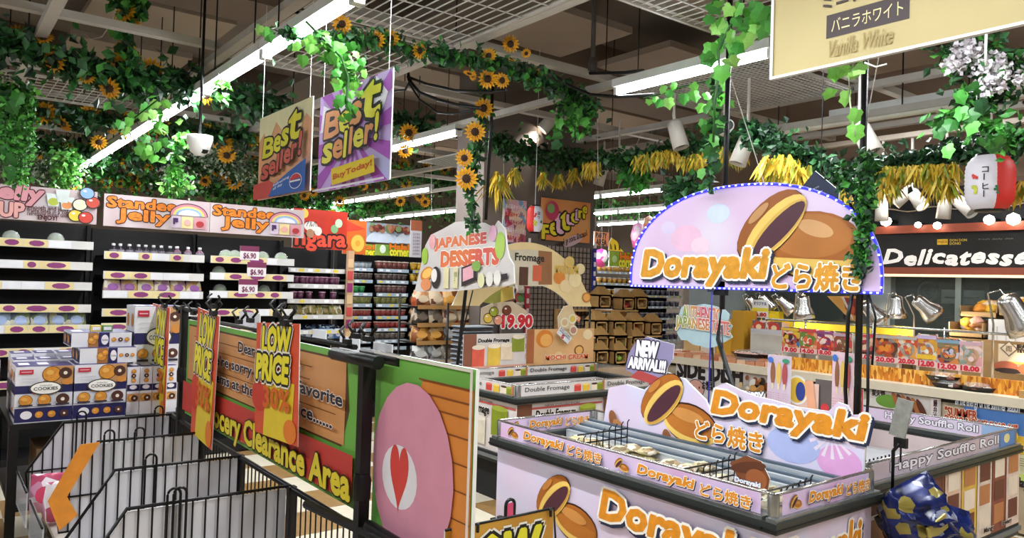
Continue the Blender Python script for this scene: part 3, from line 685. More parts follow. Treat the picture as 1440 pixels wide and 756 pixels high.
def carton(name, label, x0, x1, y0, d, z0, h, kind, group='cookie cartons'):
    r = thing(name, label, 'box', ((x0 + x1) / 2, y0, z0), group); w = x1 - x0
    q = MB(); q.box((-w/2, 0, 0), (w/2, d, h), CARD); q.build('carton', r)
    q = MB(); q.box((-w/2 + .002, .002, h), (w/2 - .002, d - .002, h + .002), mat('#3b3566', .4) if kind != 'plain' else CARD)
    if kind != 'plain':
        for i in range(max(1, int(w / .09))): q.box((-w/2 + .02 + i * .09, d * .3, h + .002), (-w/2 + .07 + i * .09, d * .7, h + .003), mat('#d9d6dc', .4))
    q.build('lid_flap', r)
    f = Print((-w/2, 0, 0), UX); f.origin = Vector((0, 0, 0)); 
    L = Print((-w/2, d, 0), UY); L.origin = Vector((0, 0, 0))
    if kind == 'big':
        f.rect(0, h * .33, w, h * .53, CNAVY); f.poly([(w*.45, h*.53), (w, h*.53), (w, h), (w*.6, h)], mat('#b98a5a'))
        cookie(f, w*.62, h*.80, w*.17); cookie(f, w*.86, h*.82, w*.12, True); f.ell(w*.9, h*.6, w*.1, h*.08, mat('#c9853a'))
        f.rect(w*.06, h*.82, w*.3, h*.93, mat('#b3263a')); f.rect(w*.09, h*.865, w*.27, h*.885, mat('#e0b0b8'))
        f.rect(w*.1, h*.62, w*.4, h*.64, mat('#c9c9d2')); f.rect(w*.1, h*.70, w*.4, h*.72, mat('#c9c9d2'))
        f.rect(w*.3, h*.32, w*.72, h*.38, mat('#9a3a2a'))
        f.ell(w*.52, h*.46, w*.29, h*.17, mat('#3d3a2c')); f.ell(w*.52, h*.46, w*.26, h*.145, mat('#f2efe8'))
        f.text('DANISH', (w*.42, h*.51), (w*.62, h*.545), [(mat('#5a5a5a'), 0)], px=False); f.text('COOKIES', (w*.31, h*.41), (w*.73, h*.49), [(mat('#1c1a20'), .02)], px=False)
        for i, dk in enumerate((0, 0, 1)): cookie(f, w*(.18 + .32*i), h*.17, w*.12, bool(dk)); f.rect(w*(.06 + .32*i), h*.03, w*(.30 + .32*i), h*.07, mat('#2a2230'))
    elif kind == 'small':
        f.rect(0, 0, w*.32, h, CNAVY); f.ell(w*.18, h*.5, w*.11, h*.36, mat('#e8e4e6')); f.text('Cookies', (w*.09, h*.43), (w*.27, h*.57), [(mat('#3a3a4a'), .0)], px=False)
        for i in range(3): cookie(f, w*(.45 + .2*i), h*.5, min(w*.075, h*.22), i == 1)
    elif kind == 'photo':
        f.rect(w*.62, 0, w, h, mat('#a06a3a')); cookie(f, w*.78, h*.45, h*.3); cookie(f, w*.9, h*.7, h*.2)
    elif kind == 'tall':
        f.rect(0, h*.0, w, h*.25, CNAVY); f.ell(w*.5, h*.13, w*.3, h*.09, mat('#e8e4e6'))
        for i in range(3): cookie(f, w*.5, h*(.42 + .2*i), w*.2, i == 1)
    elif kind == 'row':
        f.rect(0, h*.55, w, h*.9, mat('#c9a27a')); cookie(f, w*.4, h*.72, h*.16); cookie(f, w*.62, h*.7, h*.14, True)
    elif kind == 'base':
        f.rect(0, h*.06, w, h*.94, CNAVY); f.ell(w*.2, h*.5, w*.1, h*.26, mat('#e8e4e6'))
        for i in range(3): cookie(f, w*(.42 + .22*i), h*.5, w*.075, i == 2)
    L.rect(0, h*.3, d, h*.55, CNAVY)
    for i in range(max(1, int(d / .12))): L.ell(.06 + i * .12, h*.75, .03, h*.12, mat('#c9853a'))
    if kind == 'photo' or kind == 'small':
        for i in range(2): L.rect(d*(.1+.5*i), h*.1, d*(.5+.5*i), h*.9, CNAVY); L.ell(d*(.3+.45*i), h*.5, d*.1, h*.3, mat('#cf8a32'))
    f.art.v += []; f.done(r); L.art.build('side_print', r)
    return r
Y0 = 4.8
carton('cookie_tray', 'navy printed display tray under the left large cookie carton', .40, .667, Y0 - .005, .3, TZ, .085, 'base', 'navy trays under the large cartons')
carton('cookie_tray', 'navy printed display tray under the right large cookie carton', .672, .935, Y0 - .005, .3, TZ, .085, 'base', 'navy trays under the large cartons')
carton('cookie_carton', 'large white cookie carton, left of the front pair', .40, .667, Y0, .26, TZ + .085, .215, 'big')
carton('cookie_carton', 'large white cookie carton, right of the front pair', .675, .935, Y0, .26, TZ + .085, .215, 'big')
zt = TZ + .30
for i in range(3):
    for j in range(2):
        carton('cookie_carton', 'small purple topped cookie carton lying behind the front pair, %s row, %s' % (['nearer', 'farther'][j], ['left', 'middle', 'right'][i]), .41 + i * .115, .515 + i * .115, Y0 + .28 + j * .17, .16, TZ, .31 + .02 * j, 'plain2')
x2, y2 = .72, 4.98
carton('cookie_carton', 'flat cookie carton in the lower layer on top, left one with a photo print', .70, .84, Y0 + .03, .3, zt + .003, .085, 'photo')
carton('cookie_carton', 'flat cookie carton in the lower layer on top, right one with three cookies', .843, .99, Y0 + .03, .3, zt + .003, .085, 'small')
carton('cookie_carton', 'flat cookie carton in the upper layer on top, left one with a photo print', .665, .80, Y0 + .10, .3, zt + .09, .08, 'photo')
carton('cookie_carton', 'flat cookie carton in the upper layer on top, right one with three cookies', .803, .975, Y0 + .10, .3, zt + .09, .08, 'small')
for i in range(4):
    carton('cookie_carton', 'upright narrow cookie carton right of the large pair, %s of four' % ['first', 'second', 'third', 'fourth'][i], .945 + i * .068, 1.01 + i * .068, Y0 + .02, .22, TZ + .14, .135, 'tall', 'upright narrow cartons')
    carton('cookie_carton', 'narrow cookie carton in the lowest layer, %s from the large pair' % ['first', 'second', 'third', 'fourth'][i], .945 + i * .068, 1.01 + i * .068, Y0 + .02, .22, TZ + .0, .135, 'row', 'narrow cartons, lowest layer')
carton('cookie_carton', 'large cookie carton behind on the right, standing highest', 1.0, 1.26, Y0 + .16, .24, TZ + .28, .34, 'big')
carton('cookie_carton', 'white carton under the highest cookie carton', 1.0, 1.26, Y0 + .16, .24, TZ, .278, 'plain')
for i, (x, c) in enumerate(((.80, '#c9b24a'), (.86, '#5f8a4a'))):
    r = thing('snack_box', ['small yellow snack box on top of the cookie stack', 'small green snack box on top of the cookie stack'][i], 'box', (x, Y0 + .2, zt + .172))
    q = MB(); q.box((-.027, -.02, 0), (.027, .03, .035), mat(c, .4)); q.build('box', r); q = MB(); q.box((-.02, -.022, .008), (.02, -.02, .027), CARD); q.build('panel', r)
# shelf end with pale packets at the far left edge
r = thing('packet_stack', 'pale packets stacked at the left edge of the picture beside the cookie cartons', 'packets', (.21, 5.05, 0))
q = MB()
for i in range(16): q.box((-.16 + R.uniform(-.01, .01), -.1, .3 + i * .05), (.13, .3, .345 + i * .05), pack(['#cfc6c4', '#9a8f96', '#e4dedc', '#b98f8a'], 16, .35))
q.build('packets', r, kind='stuff'); q = MB(); q.box((-.17, -.12, 0), (.14, .32, .3), BLK); q.build('base', r)

# ---------------------------------------------------------------- clearance fixture with wire dividers
XB = 1.15
CF = thing('clearance_fixture', 'black wire clearance bin with white lined sloping dividers under the clearance board', 'display bin', (.85, 3.6, 0))
q = MB(); q.box((-.34, -1.5, .04), (.27, 1.05, .10), BLK); q.box((-.30, -1.45, .10), (.26, 1.0, .30), mat('#2a2725', .6)); q.build('base', CF)
for y in (-1.45, -.8, -.2, .4, 1.0):
    q = MB(); q.box((.27, y - .015, 0), (.30, y + .015, .80), BLK); q.build('upright', CF)
q = MB(); q.tube([(.285, -1.5, .79), (.285, 1.05, .79)], .012, BLK, 6); q.tube([(.285, -1.5, .45), (.285, 1.05, .45)], .01, BLK, 6); q.build('back_rail', CF)
WB = mat('#0d0d0e', .35, metal=.3)
q = MB(); y = -1.48
while y < 1.04: q.tube([(.285, y, .1), (.285, y, .79)], .0032, WB, 4, cap=False); y += .045
q.build('back_wires', CF, kind='stuff')
# black handle bar over the near end
q = MB(); q.tube([(.24, -1.05, .80), (.26, -1.9, .84), (.27, -2.0, .80)], .016, BLK, 8); q.build('handle_bar', CF)
LINER = pack(['#d4d4da', '#bfbec6', '#dddcde', '#c9c6ca'], 3, .35, True)
def divider(y, xt, xf, zf, label, band=False, loops=(.75,), zb=.40, xr=1.13):
    r = thing('wire_divider', label, 'wire divider', (0, y, 0), 'wire dividers of the clearance bin')
    T = .80
    q = MB(); q.tube([(xr, 0, zb), (xr, 0, T), (xt, 0, T), (xf, 0, zf), (xf + .02, 0, zb), (xr, 0, zb)], .0065, WB, 6)
    q.tube([(xf + .005, 0, zf), (xr, 0, zf + .0)], .0045, WB, 5)
    q.build('frame', r)
    q = MB(); x = xr - .045; 
    while x > xf + .02:
        zt_ = T if x > xt else zf + (T - zf) * (x - xf) / (xt - xf)
        q.tube([(x, -.003, zb), (x, -.003, zt_)], .0034, WB, 4, cap=False); x -= .044
    q.build('wires', r)
    q = MB(); pts = [(xr - .01, zb), (xr - .01, T - .012), (xt + .005, T - .012), (xf + .02, zf + .01), (xf + .02, zb)]
    A = [(a, .008, b) for a, b in pts]; B_ = [(a, .013, b) for a, b in pts]; n = len(pts)
    q.add(A + B_, [tuple(range(n)), tuple(range(n, 2 * n))[::-1]] + [(i, (i + 1) % n, (i + 1) % n + n, i + n) for i in range(n)], LINER); q.build('liner', r)
    for lx in loops:
        q = MB(); pts = [(lx, -.012, zb)] + [(lx, -.012, T - .02)]
        for i in range(9):
            t = math.pi - math.pi * i / 8; pts.append((lx + .021 + .021 * math.cos(t), -.012, T + .03 + .022 * math.sin(t)))
        pts.append((lx + .042, -.012, zb)); q.tube(pts, .0048, WB, 5); q.build('hook_loop', r)
    if band:
        q = MB(); O = mat('#d9892c', .5, var=.1, scale=20)
        A = [(xt - .075, T + .0), (xt + .005, T + .004), (xf + .045, zf + .01), (xf + .09, zb + .08), (xf + .02, zb + .02), (xf - .03, zf + .0)]
        q.add([(a, -.03, b) for a, b in A] + [(a, -.026, b) for a, b in A], [tuple(range(6)), tuple(range(6, 12))[::-1]] + [(i, (i + 1) % 6, (i + 1) % 6 + 6, i + 6) for i in range(6)], O); q.build('orange_band', r)
    return r
divider(4.57, .60, .44, .56, 'farthest white lined wire divider, next to the cookie cartons', loops=(.66, 1.04))
divider(3.98, .665, .50, .56, 'second wire divider from the cookie cartons, with an orange paper band', band=True, loops=(.69, .82))
divider(3.38, .63, .45, .53, 'third wire divider from the cookie cartons', loops=(.74,))
divider(2.81, .565, .36, .50, 'nearest white lined wire divider of the clearance bin', loops=(.69, .71))
for i, y in enumerate((4.57, 3.98, 3.4)):
    r = thing('price_rail', 'clear plastic front panel of the clearance bin, %s' % ['farthest', 'middle', 'nearest'][i], 'plastic panel', (.40, y - .5, .42))
    q = MB(); q.box((0, 0, 0), (.006, .45, .16), mat('#cfd3da', .15, alpha=.55, var=0)); q.build('panel', r)
    q = MB(); q.tube([(.0, 0, .16), (.0, .45, .16)], .005, WB, 5); q.build('top_wire', r)
p = stand_pouch(['#c98aa6', '#e8dfe4', '#b94a6a', '#f0e6ea'], .14, .18, '#c23a5a')
us = row(p, [.55], 4.15, .42, 'pink and white snack bag in the clearance bin behind the orange band', None)
row(p, [.52, .7], 4.4, .40, 'pink and white snack bag at the back of the bin', 'pink bags at the back of the bin', used=us)
p = stand_pouch(['#c9c94a', '#e8e0d4', '#b93a2a', '#5f8a3a'], .12, .15, '#d8d0c0')
row(p, [.62, .74], 3.5, .42, 'red green snack bag before the second divider', 'red green bags in the bin')
q = MB(); q.box((.5, 2.2, .38), (1.12, 4.6, .40), mat('#b9b2a8', .5)); tag(q.build('bin_tray', None), 'pale tray floor of the clearance bin', 'tray')

# boards over the bin
WOODP = mat('#d0945c', .45, var=.12, scale=4); GRN = mat('#6fb04a', .45, var=.08, scale=4); REDP = mat('#c23c33', .45, var=.08, scale=4)
s = sign_px('clearance_board', 'long wooden look clearance notice with green border and red lower band', 'notice board', 'X', XB, (265, 449), (505, 720), GRN, thick=.012)
W_, H_ = s.w, s.h
def planks(s, x0, y0, x1, y1, n, c1, c2='#8a5526'):
    s.rect(x0, y0, x1, y1, c1, None)
    for i in range(1, n):
        y = y0 + (y1 - y0) * i / n; a = x0 + (x1 - x0) * R.uniform(0, .3); s.rect(a, y - .0022, x0 + (x1 - x0) * R.uniform(.7, 1), y + .0015, mat(c2))
    for i in range(n * 2):
        y = y0 + (y1 - y0) * R.random(); a = x0 + (x1 - x0) * R.uniform(0, .6); s.rect(a, y, a + R.uniform(.1, .4) * (x1 - x0) * .6, y + .0012, mat('#b07a44'))
s.poly([(0.03, H_ * .365), (W_ * .93, H_ * .365), (W_ * .955, H_ * .62), (W_ * .94, H_ * .955), (.03, H_ * .955)], mat('#5a3a1e'))
planks(s, .035, H_ * .38, W_ * .94, H_ * .94, 6, WOODP)
s.rect(.0, H_ * .045, W_ * .985, H_ * .35, REDP)
BT = [(mat('#2c2733'), .035), (mat('#f4ece4'), .075)]
def line(t, xl, yb, yt, xr, yr, layers): a, b, c = s.px(xl, yb), s.px(xl, yt), s.px(xr, yr); s.text(t, a, (c[0], b[1]), layers, px=False)
line('Dear Customer,', 340, 496, 480, 428, 520, BT)
line("We're sorry for your favorite", 297, 511, 494, 488, 568, BT)
line('items at their best price......', 304, 538, 521, 474, 600, BT)
line('Grocery Clearance Area', 291, 598, 560, 500, 690, [(mat('#e4cf2e', .4), .04), (mat('#35230c'), .08)])
s.end()
s = sign_px('heart_poster', 'tall pink heart poster on green and wooden planks, right of the black post', 'poster', 'X', XB, (530, 493), (660, 820), GRN, thick=.012)
W_, H_ = s.w, s.h
PLO = mat('#df8a3a', .45, var=.1, scale=5)
s.poly([(.45*W_, 0), (W_ - .004, 0), (W_ - .004, .90*H_), (.52*W_, .90*H_), (.50*W_, .83*H_), (.38*W_, .84*H_), (.36*W_, .5*H_)], PLO)
for y in (.12, .26, .40, .53, .66, .76, .83): s.rect(.5*W_, y*H_, W_ - .006, y*H_ + .004, mat('#8a4a1c'))
s.rect(.50*W_, .897*H_, W_ - .004, .905*H_, mat('#7a4018'))
s.ell(.44*W_, .40*H_, .42*W_, .47*H_, mat('#dd96ad', .45, var=.05)); 
hx, hy, hs = .33*W_, .37*H_, .10*W_
pts = []
for i in range(40):
    t = 2 * math.pi * i / 40; pts.append((hx + hs * 1.0 * (16 * math.sin(t) ** 3) / 16, hy + hs * 2.0 * (13 * math.cos(t) - 5 * math.cos(2*t) - 2 * math.cos(3*t) - math.cos(4*t)) / 16))
s.ell(hx, hy - .01, .19*W_, .17*H_, mat('#ece9f0'))
s.poly(pts, mat('#d6463f'))
s.rect(W_ - .012, 0, W_, H_, mat('#efe6dc')); s.rect(0, H_ - .008, W_, H_, mat('#efe6dc'))
s.end()
# posts and T holders
def post(name, label, x, y, z1, rr=.018, th=True):
    r = thing(name, label, 'post', (x, y, 0))
    q = MB(); q.box((-.16, -.03, 0), (.16, .03, .02), BLK); q.box((-.03, -.16, 0), (.03, .16, .02), BLK); q.build('foot', r)
    q = MB(); q.box((-rr, -rr, .02), (rr, rr, z1), BLK); q.build('pole', r)
    q = MB(); q.lathe([(rr * 1.5, 0), (rr * 1.6, .06), (rr * 1.3, .08)], BLK, 10, (0, 0, z1 - .42)); q.build('collar', r)
    return r
P0 = at(514, 600, 'X', XB - .04)
r = post('sign_post', 'black square sign post between the clearance board and the heart poster', XB - .045, P0.y, 1.33)
q = MB(); q.tube([(-.01, .22, 1.345), (-.01, -.10, 1.345)], .021, BLK, 10); q.build('clamp_tube', r)
q = MB(); q.tube([(.05, .12, 1.352), (.05, -.13, 1.352)], .019, BLK, 10); q.build('clamp_tube', r)
q = MB(); q.tube([(.0, -.05, .84), (.03, -.25, .815), (.03, -.6, .80)], .02, BLK, 8); q.build('lower_arm', r)
r = post('sign_post', 'black post left of the clearance board, among the black clips', XB - .01, 4.42, 1.42)
q = MB(); q.tube([(0, .2, 1.4), (0, -.5, 1.4)], .014, BLK, 8); q.build('clamp_tube', r)
def clip(p, s_, label):
    r = thing('clip', label, 'clip', p, 'black clips')
    q = MB()
    q.obox((0, 0, 0), (.012 * s_, 0, 0), (0, .03 * s_, 0), (0, 0, .012 * s_), BLK); q.build('jaw', r)
    q = MB(); q.tube([(-.01, .0, .01), (-.03 * s_, .02 * s_, .05 * s_), (-.0, .035 * s_, .07 * s_)], .005, BLK, 5); q.tube([(.01, -.0, .01), (.03 * s_, -.02 * s_, .045 * s_), (.01, -.05 * s_, .06 * s_)], .006, BLK, 5); q.build('lever', r)
# hanging low price cards
LPB = mat('#d9532f', .4, var=.06); LPY = mat('#e6c92c', .4, var=.05)
def low_price(corners, X, label):
    tl, tr, bl = corners
    A, B_, C_ = at(*tl, 'X', X), at(*tr, 'X', X), at(*bl, 'X', X)
    u = (B_ - A); v = (A - C_); w_, h_ = u.length, v.length
    s = Sign('low_price_card', label, 'price card', C_, u, w_, h_, LPB, thick=.003, v=(v - u.normalized() * v.dot(u.normalized())))
    s.poly([(.22*w_, 0), (.86*w_, 0), (.92*w_, .5*h_), (.12*w_, .52*h_), (.25*w_, .3*h_)], LPY)
    s.ell(.12*w_, .34*h_, .2*w_, .14*h_, mat('#c93c2a')); s.ell(.84*w_, .1*h_, .14*w_, .1*h_, mat('#e07a28'))
    s.text('LOW', (.18*w_, .74*h_), (.84*w_, .96*h_), [(mat('#efe12c', .4), .06), (mat('#15120c'), .13), (mat('#efe8dc'), .18)], px=False, shear=.1)
    s.text('PRICE', (.06*w_, .50*h_), (.82*w_, .71*h_), [(mat('#efe12c', .4), .06), (mat('#15120c'), .13), (mat('#efe8dc'), .18)], px=False, shear=.1)
    s.text('30%', (.26*w_, .26*h_), (.86*w_, .44*h_), [(mat('#d4641c'), .03)], px=False)
    s.end()
    top = (A + B_) / 2
    clip(top + Vector((-.008, 0, .015)), 1.0, 'black clip holding the %s' % label.split(',')[0]) 
    return s
low_price(((374, 458), (438, 461), (358, 606)), XB - .07, 'nearest low price card, orange and yellow, tilted over the clearance notice')
low_price(((287, 438), (319, 452), (268, 606)), XB - .05, 'middle orange low price card, overlapping the left part of the clearance notice')
low_price(((221, 430), (246, 437), (208, 580)), XB - .03, 'farthest low price card, hanging before the cookie cartons')
for i, (x, y) in enumerate([(272, 440), (352, 450), (336, 452), (390, 442), (405, 447), (252, 438), (300, 430), (488, 480), (500, 472), (517, 476)]):
    clip(at(x, y, 'X', XB - .02) , .7 if x > 450 else .85, ('%s black plastic clip on the rail above the clearance board' if x < 400 else '%s black plastic clip by the T-shaped clamp') % (ORD[i] + ' listed' if 0 else ['second', 'fifth', 'fourth', 'sixth', 'seventh', 'first', 'third', 'leftmost', 'middle', 'rightmost'][i]))
q = MB(); a = at(500, 488, 'X', XB + .0); b = at(270, 447, 'X', XB)
q.tube([a, b], .010, BLK, 6); tag(q.build('sign_rail', None), 'black rail along the top of the clearance board', 'rail')
for i, (x0, x1, y0, y1) in enumerate([(337, 365, 437, 463), (440, 458, 462, 484), (478, 505, 472, 497), (525, 551, 480, 504)]):
    s = sign_px('blank_card', 'blank white card clipped %s' % ['behind the low price card, left', 'just right of the nearest low price card', 'behind the black T-shaped clamp', 'right of the black T-shaped clamp'][i], 'card', 'X', XB + .06, (x0, y0), (x1, y1), mat('#e4e6ec', .4), thick=.003); s.end()
# second rail + gold sign at the bottom
GOLD = pack(['#b98a2c', '#d9a83a', '#a8702a', '#c99a30'], 3, .4, True)
s = Sign('gold_sign', 'gold sale sign in a thin black frame at the bottom edge, before the Dorayaki freezer', 'sign', (1.13, 1.72, .50), UX, .385, .43, GOLD, thick=.006)
s.pts; 
s.text('LOW', (.03, .24), (.33, .385), [(mat('#d6cf2c'), .07), (mat('#12100c'), .15), (mat('#e4e0d8'), .20)], px=False, shear=.3)
q = MB(); q.tube([(0, 0, .43), (.385, 0, .43), (.40, 0, .3), (.42, 0, 0)], .004, BLK, 5); q.tube([(.10, -.01, .436), (.10, -.01, .41)], .005, BLK, 5); q.tube([(.365, -.01, .436), (.365, -.01, .41)], .005, BLK, 5); q.build('frame', s.root)
s.end()
r = thing('hook', 'pink striped loop hook behind the gold sign', 'hook', (1.38, 1.76, .90))
q = MB(); pts = [(-.016, 0, -.0), (-.016, 0, .05)] + [(.0 + .016 * math.cos(math.pi - math.pi * i / 8), 0, .05 + .016 * math.sin(math.pi * i / 8)) for i in range(9)] + [(.016, 0, 0)]
q.tube(pts, .005, BLK, 6); q.build('loop', r); q = MB(); q.box((-.011, -.002, .0), (.011, .002, .055), mat('#d0496a', .4)); q.build('insert', r)
r = thing('gold_sign_stand', 'thin black stand carrying the gold sale sign', 'stand', (1.33, 1.74, 0))
q = MB(); q.tube([(0, 0, 0), (0, 0, .93)], .01, BLK, 6); q.build('pole', r); q = MB(); q.box((-.15, -.1, 0), (.15, .1, .015), BLK); q.build('base', r)

# ---------------------------------------------------------------- best seller signs hanging over the bin
def starb(s, cx, cy, r0, cols, n=16):
    for i in range(n):
        t0, t1 = 6.2832 * i / n, 6.2832 * (i + .5) / n
        pts = [(cx, cy)]
        for t in (t0, (t0 + t1) / 2, t1):
            dx, dy = math.cos(t), math.sin(t); k = min((s.w / 2) / max(1e-6, abs(dx)), (s.h / 2) / max(1e-6, abs(dy)))
            pts.append((min(s.w, max(0, cx + dx * k)), min(s.h, max(0, cy + dy * k))))
        s.poly(pts, mat(cols), k=.5 + i * .02)
def strings(root, s, x, z1, xs=(.05, .95)):
    q = MB()
    for f in xs: q.tube([s.u * (s.w * f) + Vector((0, 0, s.h)), s.u * (s.w * f) + Vector((0, 0, z1))], .0015, mat('#d8d8d8'), 3)
    q.build('string', root)
A, B_, C_ = at(451, 136, 'X', 1.56), at(553, 97, 'X', 1.56), at(450, 270, 'X', 1.56); D_ = at(547, 252, 'X', 1.56)
h_ = (A.z - C_.z + B_.z - D_.z) / 2
s = Sign('best_seller_sign', 'purple sunburst best seller sign with a yellow buy today label', 'sign', (1.56, A.y, C_.z), UY, A.y - B_.y, h_, pack(['#b57fd0', '#c9a4e0', '#a9b7e8'], 2, .4, True), thick=.006)
W_, H_ = s.w, s.h
starb(s, W_/2, H_/2, .5, '#a14fb4')
BL = mat('#1a1218'); BY = mat('#e4dc3c', .4, var=.1, scale=6); BO = mat('#e39a5c', .4, var=.08)
s.poly([(.02*W_, .62*H_), (.06*W_, .9*H_), (.2*W_, .82*H_), (.35*W_, .97*H_), (.55*W_, .84*H_), (.8*W_, .99*H_), (.95*W_, .8*H_), (.9*W_, .66*H_)], mat('#ecebf4'))
for t, x0, x1, y0, y1, m_ in (('B', .09, .33, .55, .80, BO), ('e', .33, .48, .56, .75, BY), ('s', .49, .63, .60, .80, BO), ('t', .65, .87, .62, .93, BY),
                              ('s', .10, .24, .29, .47, BY), ('e', .27, .40, .31, .48, BO), ('l', .43, .47, .30, .54, BY), ('l', .51, .55, .32, .56, BO), ('e', .58, .70, .36, .52, BY), ('r', .73, .83, .37, .53, BO), ('!', .86, .90, .38, .62, BY)):
    s.text(t, (x0*W_, y0*H_), (x1*W_, y1*H_), [(m_, .035), (BL, .10)], px=False, shear=.08)
s.poly([(.30*W_, .03*H_), (.88*W_, .08*H_), (.86*W_, .24*H_), (.28*W_, .20*H_)], mat('#e8cf2c'))
s.text('BuyToday!', (.32*W_, .07*H_), (.84*W_, .20*H_), [(mat('#cc5a22'), .04)], px=False, slant=.03)
s.rect(0, 0, W_, .02*H_, mat('#e8e6f0')); 
strings(s.root, s, 1.56, 3.15 - C_.z); s.end()
A, B_, C_ = at(366, 172, 'X', 1.5), at(440, 142, 'X', 1.5), at(362, 282, 'X', 1.5)
s = Sign('best_seller_sign', 'orange best seller sign with a blue drink banner, the left and smaller one', 'sign', (1.5, A.y, C_.z), UY, A.y - B_.y, A.z - C_.z + .02, pack(['#e0926a', '#e8b07a', '#dca0a0'], 2, .4, True), thick=.006)
W_, H_ = s.w, s.h
s.poly([(0, .7*H_), (0, H_), (W_, H_), (W_, .75*H_), (.9*W_, .85*H_), (.8*W_, .7*H_), (.65*W_, .9*H_), (.5*W_, .72*H_), (.35*W_, .88*H_), (.2*W_, .66*H_), (.1*W_, .8*H_)], mat('#e9e4b8'))
BR = mat('#cf5a4f', .4, var=.1); 
for t, x0, x1, y0, y1, m_ in (('B', .09, .31, .50, .72, BY), ('e', .33, .46, .53, .70, BY), ('s', .48, .61, .57, .75, BY), ('t', .63, .83, .61, .90, BY),
                              ('s', .11, .25, .24, .39, BR), ('e', .28, .40, .27, .41, BR), ('l', .43, .48, .28, .48, BR), ('l', .51, .56, .31, .51, BR), ('e', .59, .70, .35, .50, BR), ('r', .73, .82, .38, .53, BR), ('!', .86, .91, .40, .64, BR)):
    s.text(t, (x0*W_, y0*H_), (x1*W_, y1*H_), [(m_, .035), (BL, .09)], px=False, shear=.1)
s.poly([(0, 0), (.3*W_, 0), (.5*W_, .12*H_), (.3*W_, .2*H_), (0, .18*H_)], mat('#c4473f'))
s.poly([(.32*W_, .0), (W_, 0), (W_, .34*H_), (.7*W_, .24*H_), (.42*W_, .13*H_)], mat('#2f5fae'))
s.text('Refreshing\nall day', (.42*W_, .06*H_), (.72*W_, .2*H_), [(mat('#e4eaf4'), .03)], px=False, slant=.03)
s.ell(.84*W_, .12*H_, .11*W_, .085*H_, mat('#e8e8ea')); s.ell(.84*W_, .12*H_, .10*W_, .077*H_, mat('#2a4fa0')); s.ell(.84*W_, .12*H_, .10*W_, .077*H_, mat('#c8383a'), a0=20, a1=170); s.rect(.75*W_, .112*H_, .93*W_, .13*H_, mat('#e8e8ea'))
strings(s.root, s, 1.5, 3.15 - C_.z); s.end()
# ---------------------------------------------------------------- chest freezers
LILAC = pack(['#d9d3e6', '#dcc3da', '#cdd0ea', '#e3d2e2'], 2.2, .4, True); RAILG = mat('#3d4140', .3, metal=.5, var=.05); GLS = mat('#dfe8ea', .04, alpha=.14, spec=1, var=0)
INNER = mat('#c9cdd0', .35, metal=.2); BUMP = mat('#1f2122', .45)
DOL = [(ORG, .05), (mat('#f3eee4'), .11), (mat('#1d2340'), .12, .05, -.06)]
def chest(name, label, x0, y0, x1, y1, front, side, zt=.88, zr=.80, zb=.37, corner=True, fz=.64):
    r = thing(name, label, 'freezer', (x0, y0, 0)); W, D = x1 - x0, y1 - y0; t = .03
    q = MB(); q.box((0.02, .02, zb), (W - .02, D - .02, zb + .04), front)
    for a, b in (((.02, .02), (.06, D - .02)), ((W - .06, .02), (W - .02, D - .02))): q.box((a[0], a[1], zb + .04), (b[0], b[1], zr - .05), front)
    for a, b in (((.06, .02), (W - .06, .06)), ((.06, D - .06), (W - .06, D - .02))): q.box((a[0], a[1], zb + .04), (b[0], b[1], zr - .05), side)
    q.build('body', r)
    q = MB(); q.box((.06, .06, zb + .04), (W - .06, D - .06, fz), INNER)
    q.build('inner_floor', r)
    q = MB(); e = .012
    for a, b in (((-e, -e), (W + e, .045)), ((-e, D - .045), (W + e, D + e)), ((-e, .045), (.045, D - .045)), ((W - .045, .045), (W + e, D - .045))): 
        q.box((a[0], a[1], zr - .05), (b[0], b[1], zr - .012), RAILG); q.box((a[0] + .008, a[1] + .008, zr - .012), (b[0] - .008, b[1] - .008, zr), mat('#8d9290', .25, metal=.7))
        q.box((a[0] - .004, a[1] - .004, zr - .042), (b[0] + .004, b[1] + .004, zr - .034), mat('#141515', .4))
    q.build('rim', r)
    q = MB(); q.box((.0, .0, zb - .07), (W, D, zb), BUMP); q.box((-.01, -.01, zb - .045), (W + .01, D + .01, zb - .02), mat('#6a6f70', .4)); q.build('bumper', r)
    q = MB(); q.box((.08, .08, 0), (W - .08, D - .08, zb - .07), mat('#141516', .7)); q.build('plinth', r)
    q = MB(); g = .022
    for a, b in (((g, g), (W - g, g + .006)), ((g, D - g - .006), (W - g, D - g)), ((g, g), (g + .006, D - g)), ((W - g - .006, g), (W - g, D - g))): q.box((a[0], a[1], zr), (b[0], b[1], zt - .004), GLS)
    q.build('glass_guard', r)
    q = MB(); k = .006
    for a, b in (((g, g), (W - g, g)), ((g, D - g), (W - g, D - g)), ((g, g), (g, D - g)), ((W - g, g), (W - g, D - g))): q.tube([(a[0], a[1], zt), (b[0], b[1], zt)], k, CHROME, 6)
    q.build('guard_rail', r)
    if corner:
        for a, b in ((.03, .03), (W - .03, .03), (.03, D - .03), (W - .03, D - .03)):
            q = MB(); q.lathe([(.022, zr - .0), (.022, zt - .01), (.02, zt)], STEEL, 10, (a, b, 0)); q.build('corner_post', r)
    return r
